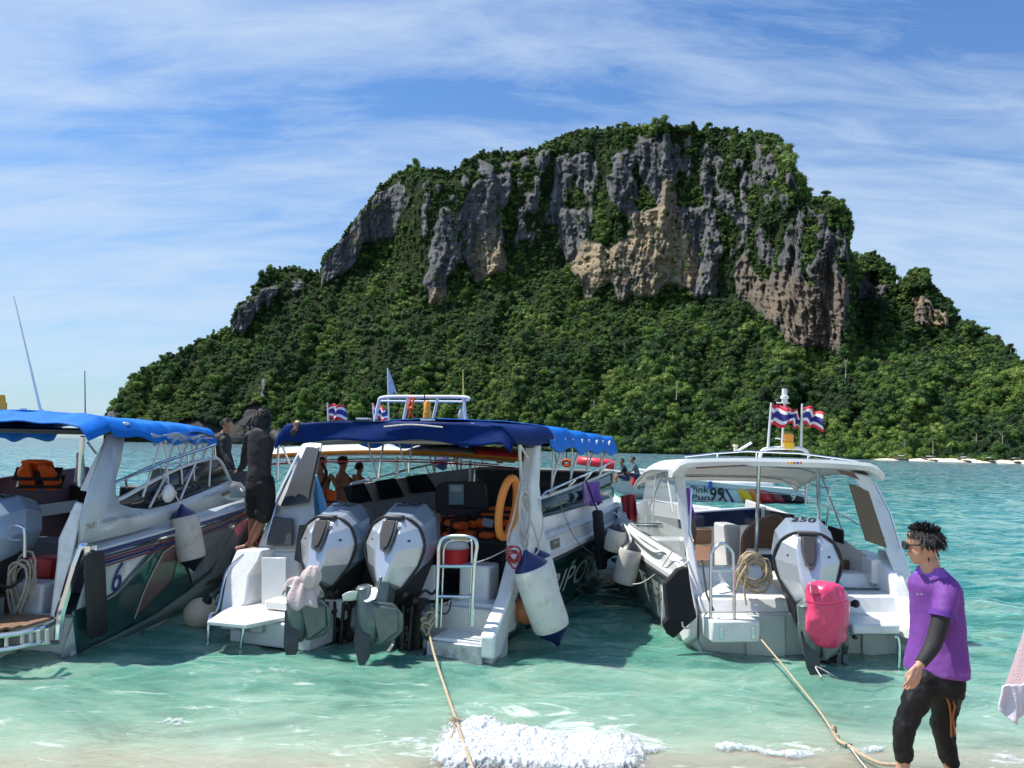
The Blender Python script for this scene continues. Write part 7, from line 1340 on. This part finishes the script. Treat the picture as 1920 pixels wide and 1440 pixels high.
# ------------------------------------------------------------------ far shore: longtail boats and single trees
lt = None
for k, (px_, lb_) in enumerate(((1676,'leftmost of five small longtail boats beached on the far white sand'),(1729,'second from left of the five longtail boats on the far beach'),(1790,'middle one of the five longtail boats on the far beach'),(1838,'fourth of the five longtail boats on the far beach'),(1884,'rightmost of the five longtail boats on the far beach'))):
    i_ = int((px_-196)/step); q = P3[i_, 1]; x, y = q[0], q[1]-6.5
    if lt is None:
        fr0 = Frame(x, y, -12); lt = thing('longtail_boat', lb_, 'boat', fr0, (0,0,0), 'longtail boats on the far beach')
        part(MB().loft([[(-hw,yy,z),(-hw*.6,yy,-.1),(0,yy,-.3),(hw*.6,yy,-.1),(hw,yy,z),(hw*.8,yy,z-.1),(-hw*.8,yy,z-.1)] for yy, hw, z in ((-4,.5,.7),(-2,.95,.6),(0,1.05,.6),(2,.9,.8),(3.6,.4,1.5),(4.6,.06,2.5))]), 'hull', mat('longtail_wood', (.09,.06,.05), .6), lt)
        part(MB().grid(lambda u, v: ((u*2-1)*1.0, -2.4+3.6*v, 2.15-.3*(u*2-1)**2), 6, 3), 'canopy', mat('longtail_roof', (.30,.30,.30), .7), lt, solid=.05)
        part(MB().tube([(-.9,-2,.5),(-.9,-2,1.9)], .05).tube([(.9,-2,.5),(.9,-2,1.9)], .05).tube([(-.9,1,.5),(-.9,1,1.9)], .05).tube([(.9,1,.5),(.9,1,1.9)], .05), 'canopy_frame', barkm, lt, kind='stuff'); lt0 = lt
    else:
        lt = lt0.copy(); sc.collection.objects.link(lt); lt.matrix_world = Frame(x, y, -20+9*k).M; lt['label'] = lb_
        for ch in list(lt0.children): cp = ch.copy(); sc.collection.objects.link(cp); cp.parent = lt
def tree(px_, py_, hgt, crw, label, ci_=0, dead=False, palm=False, name='tree', dy=-3):
    i_ = min(nx-1, int((px_-196)/step)); j_ = int(np.clip((base[i_]-py_)/(base[i_]-sil[i_]), 0, 1)*(NT-1)); q = Vector(P3[i_, j_])+Vector((0,dy,0)); q.z = max(q.z-1, .3)
    t = thing(name, label, 'tree', WORLD, q); rd = random.Random(int(px_)); top = q+Vector((rd.uniform(-.6,.6), 0, hgt)); mb = MB().tube(bez([q-Vector((0,0,1)), q+Vector((rd.uniform(-.4,.4),0,hgt*.5)), top], 4), [.32-.24*k/8 for k in range(9)], 6)
    nb = 7 if dead else 4
    for k in range(nb): a = rd.uniform(0, 6.28); h0 = rd.uniform(.5, .92); b0 = q.lerp(top, h0); mb.tube([b0, b0+Vector((math.cos(a)*crw*.35, math.sin(a)*crw*.35, hgt*.12)), b0+Vector((math.cos(a)*crw*.6, math.sin(a)*crw*.6, hgt*.2))], [.11,.07,.03], 5)
    part(mb, 'trunk', mat('dead_wood', (.45,.41,.35), .9) if dead else barkm, t)
    if palm:
        mb = MB()
        for k in range(16):
            a = k*6.28/16+rd.random()*.3; L = crw*rd.uniform(.8, 1.1); el = rd.uniform(-.3, .8); P_ = [top+Vector((math.cos(a)*L*u, math.sin(a)*L*u, L*(el*u-.75*u*u))) for u in np.linspace(0, 1, 6)]; s_ = Vector((-math.sin(a), math.cos(a), 0))*.45
            for m_ in range(5): mb.add([P_[m_]-s_*(1-m_*.18), P_[m_]+s_*(1-m_*.18), P_[m_+1]+s_*(.82-m_*.18), P_[m_+1]-s_*(.82-m_*.18)], [(0,1,2,3)])
        o = part(mb, 'fronds', leafm, t, smooth=0)
    elif not dead:
        o = bpy.data.objects.new('crown', crowns[ci_]); sc.collection.objects.link(o); o.parent = t; o.location = (0, 0, hgt-crw*.75); o.scale = (crw, crw, crw*.9); o.rotation_euler = (0, 0, rd.uniform(0, 6.28)); OFF[o.name] = OFF[t.name]
for a in ((1848,632,7,2.6,'lone tree standing above the ridge near the right end of the skyline',3),(1896,660,6,2.4,'small tree on the ridge just left of the right photo edge',0),(1872,645,4.5,2.0,'low round tree between two taller ones on the right ridge',2),
          (637,462,5,2.4,'dark tree perched on the edge of the left grey cliff',1),(940,290,6.5,2.6,'tree poking above the shoulder left of the summit',4),(855,322,5,2.2,'bushy tree on the skyline above the tall grey spire, left side',2),(1142,246,5,2.3,'small tree on the flat skyline left of the summit',5),
          (1243,236,6,3.0,'tree at the very highest point of the island',1),(1330,242,6,3.6,'broad round tree on the summit right of the highest point',3),(1447,258,4,2.2,'tree at the right end of the summit plateau',0),(1548,372,6,3.4,'round crowned tree on top of the right rock shoulder',3),(1637,480,5,2.8,'tree on top of the first small peak right of the massif',5),(1728,512,4.5,2.4,'tree topping the last small rock peak on the right',1),
          (560,506,5,2.8,'tree on the rounded hump left of the cliffs',5),(402,630,5,2.5,'tree breaking the skyline low on the left slope',4),(340,662,5,2.5,'tree on the lower left skyline above the slope',0),(1700,545,5,2.0,'tree in the notch between the two small right peaks',2)): tree(a[0], a[1], a[2], a[3], a[4], a[5], dy=-1)
tree(1263,745,9,2.0,'pale bare dead tree on the slope behind the flags', dead=True, name='dead_tree', dy=-9); tree(1113,775,9,2.0,'pale dead tree in the jungle above the middle boat canopy', dead=True, name='dead_tree', dy=-9); tree(1573,715,12,2.2,'thin pale leaning trunk below the brown cliff', dead=True, name='dead_tree', dy=-9)
tree(1738,850,8,3.0,'palm tree by the far beach', palm=True, name='palm_tree', dy=-5); tree(1772,852,6,2.6,'smaller palm right of the other palm on the far shore', palm=True, name='palm_tree', dy=-5)
tree(1690,858,10,2.4,'slim pale trunked tree on the far shore left of the palms', 4, dy=-4); tree(1822,850,11,2.6,'tall feathery tree on the far shore right of the palms', 4, dy=-4); tree(1868,850,12,2.6,'tallest feathery tree behind the far beach at the right', 2, dy=-4)
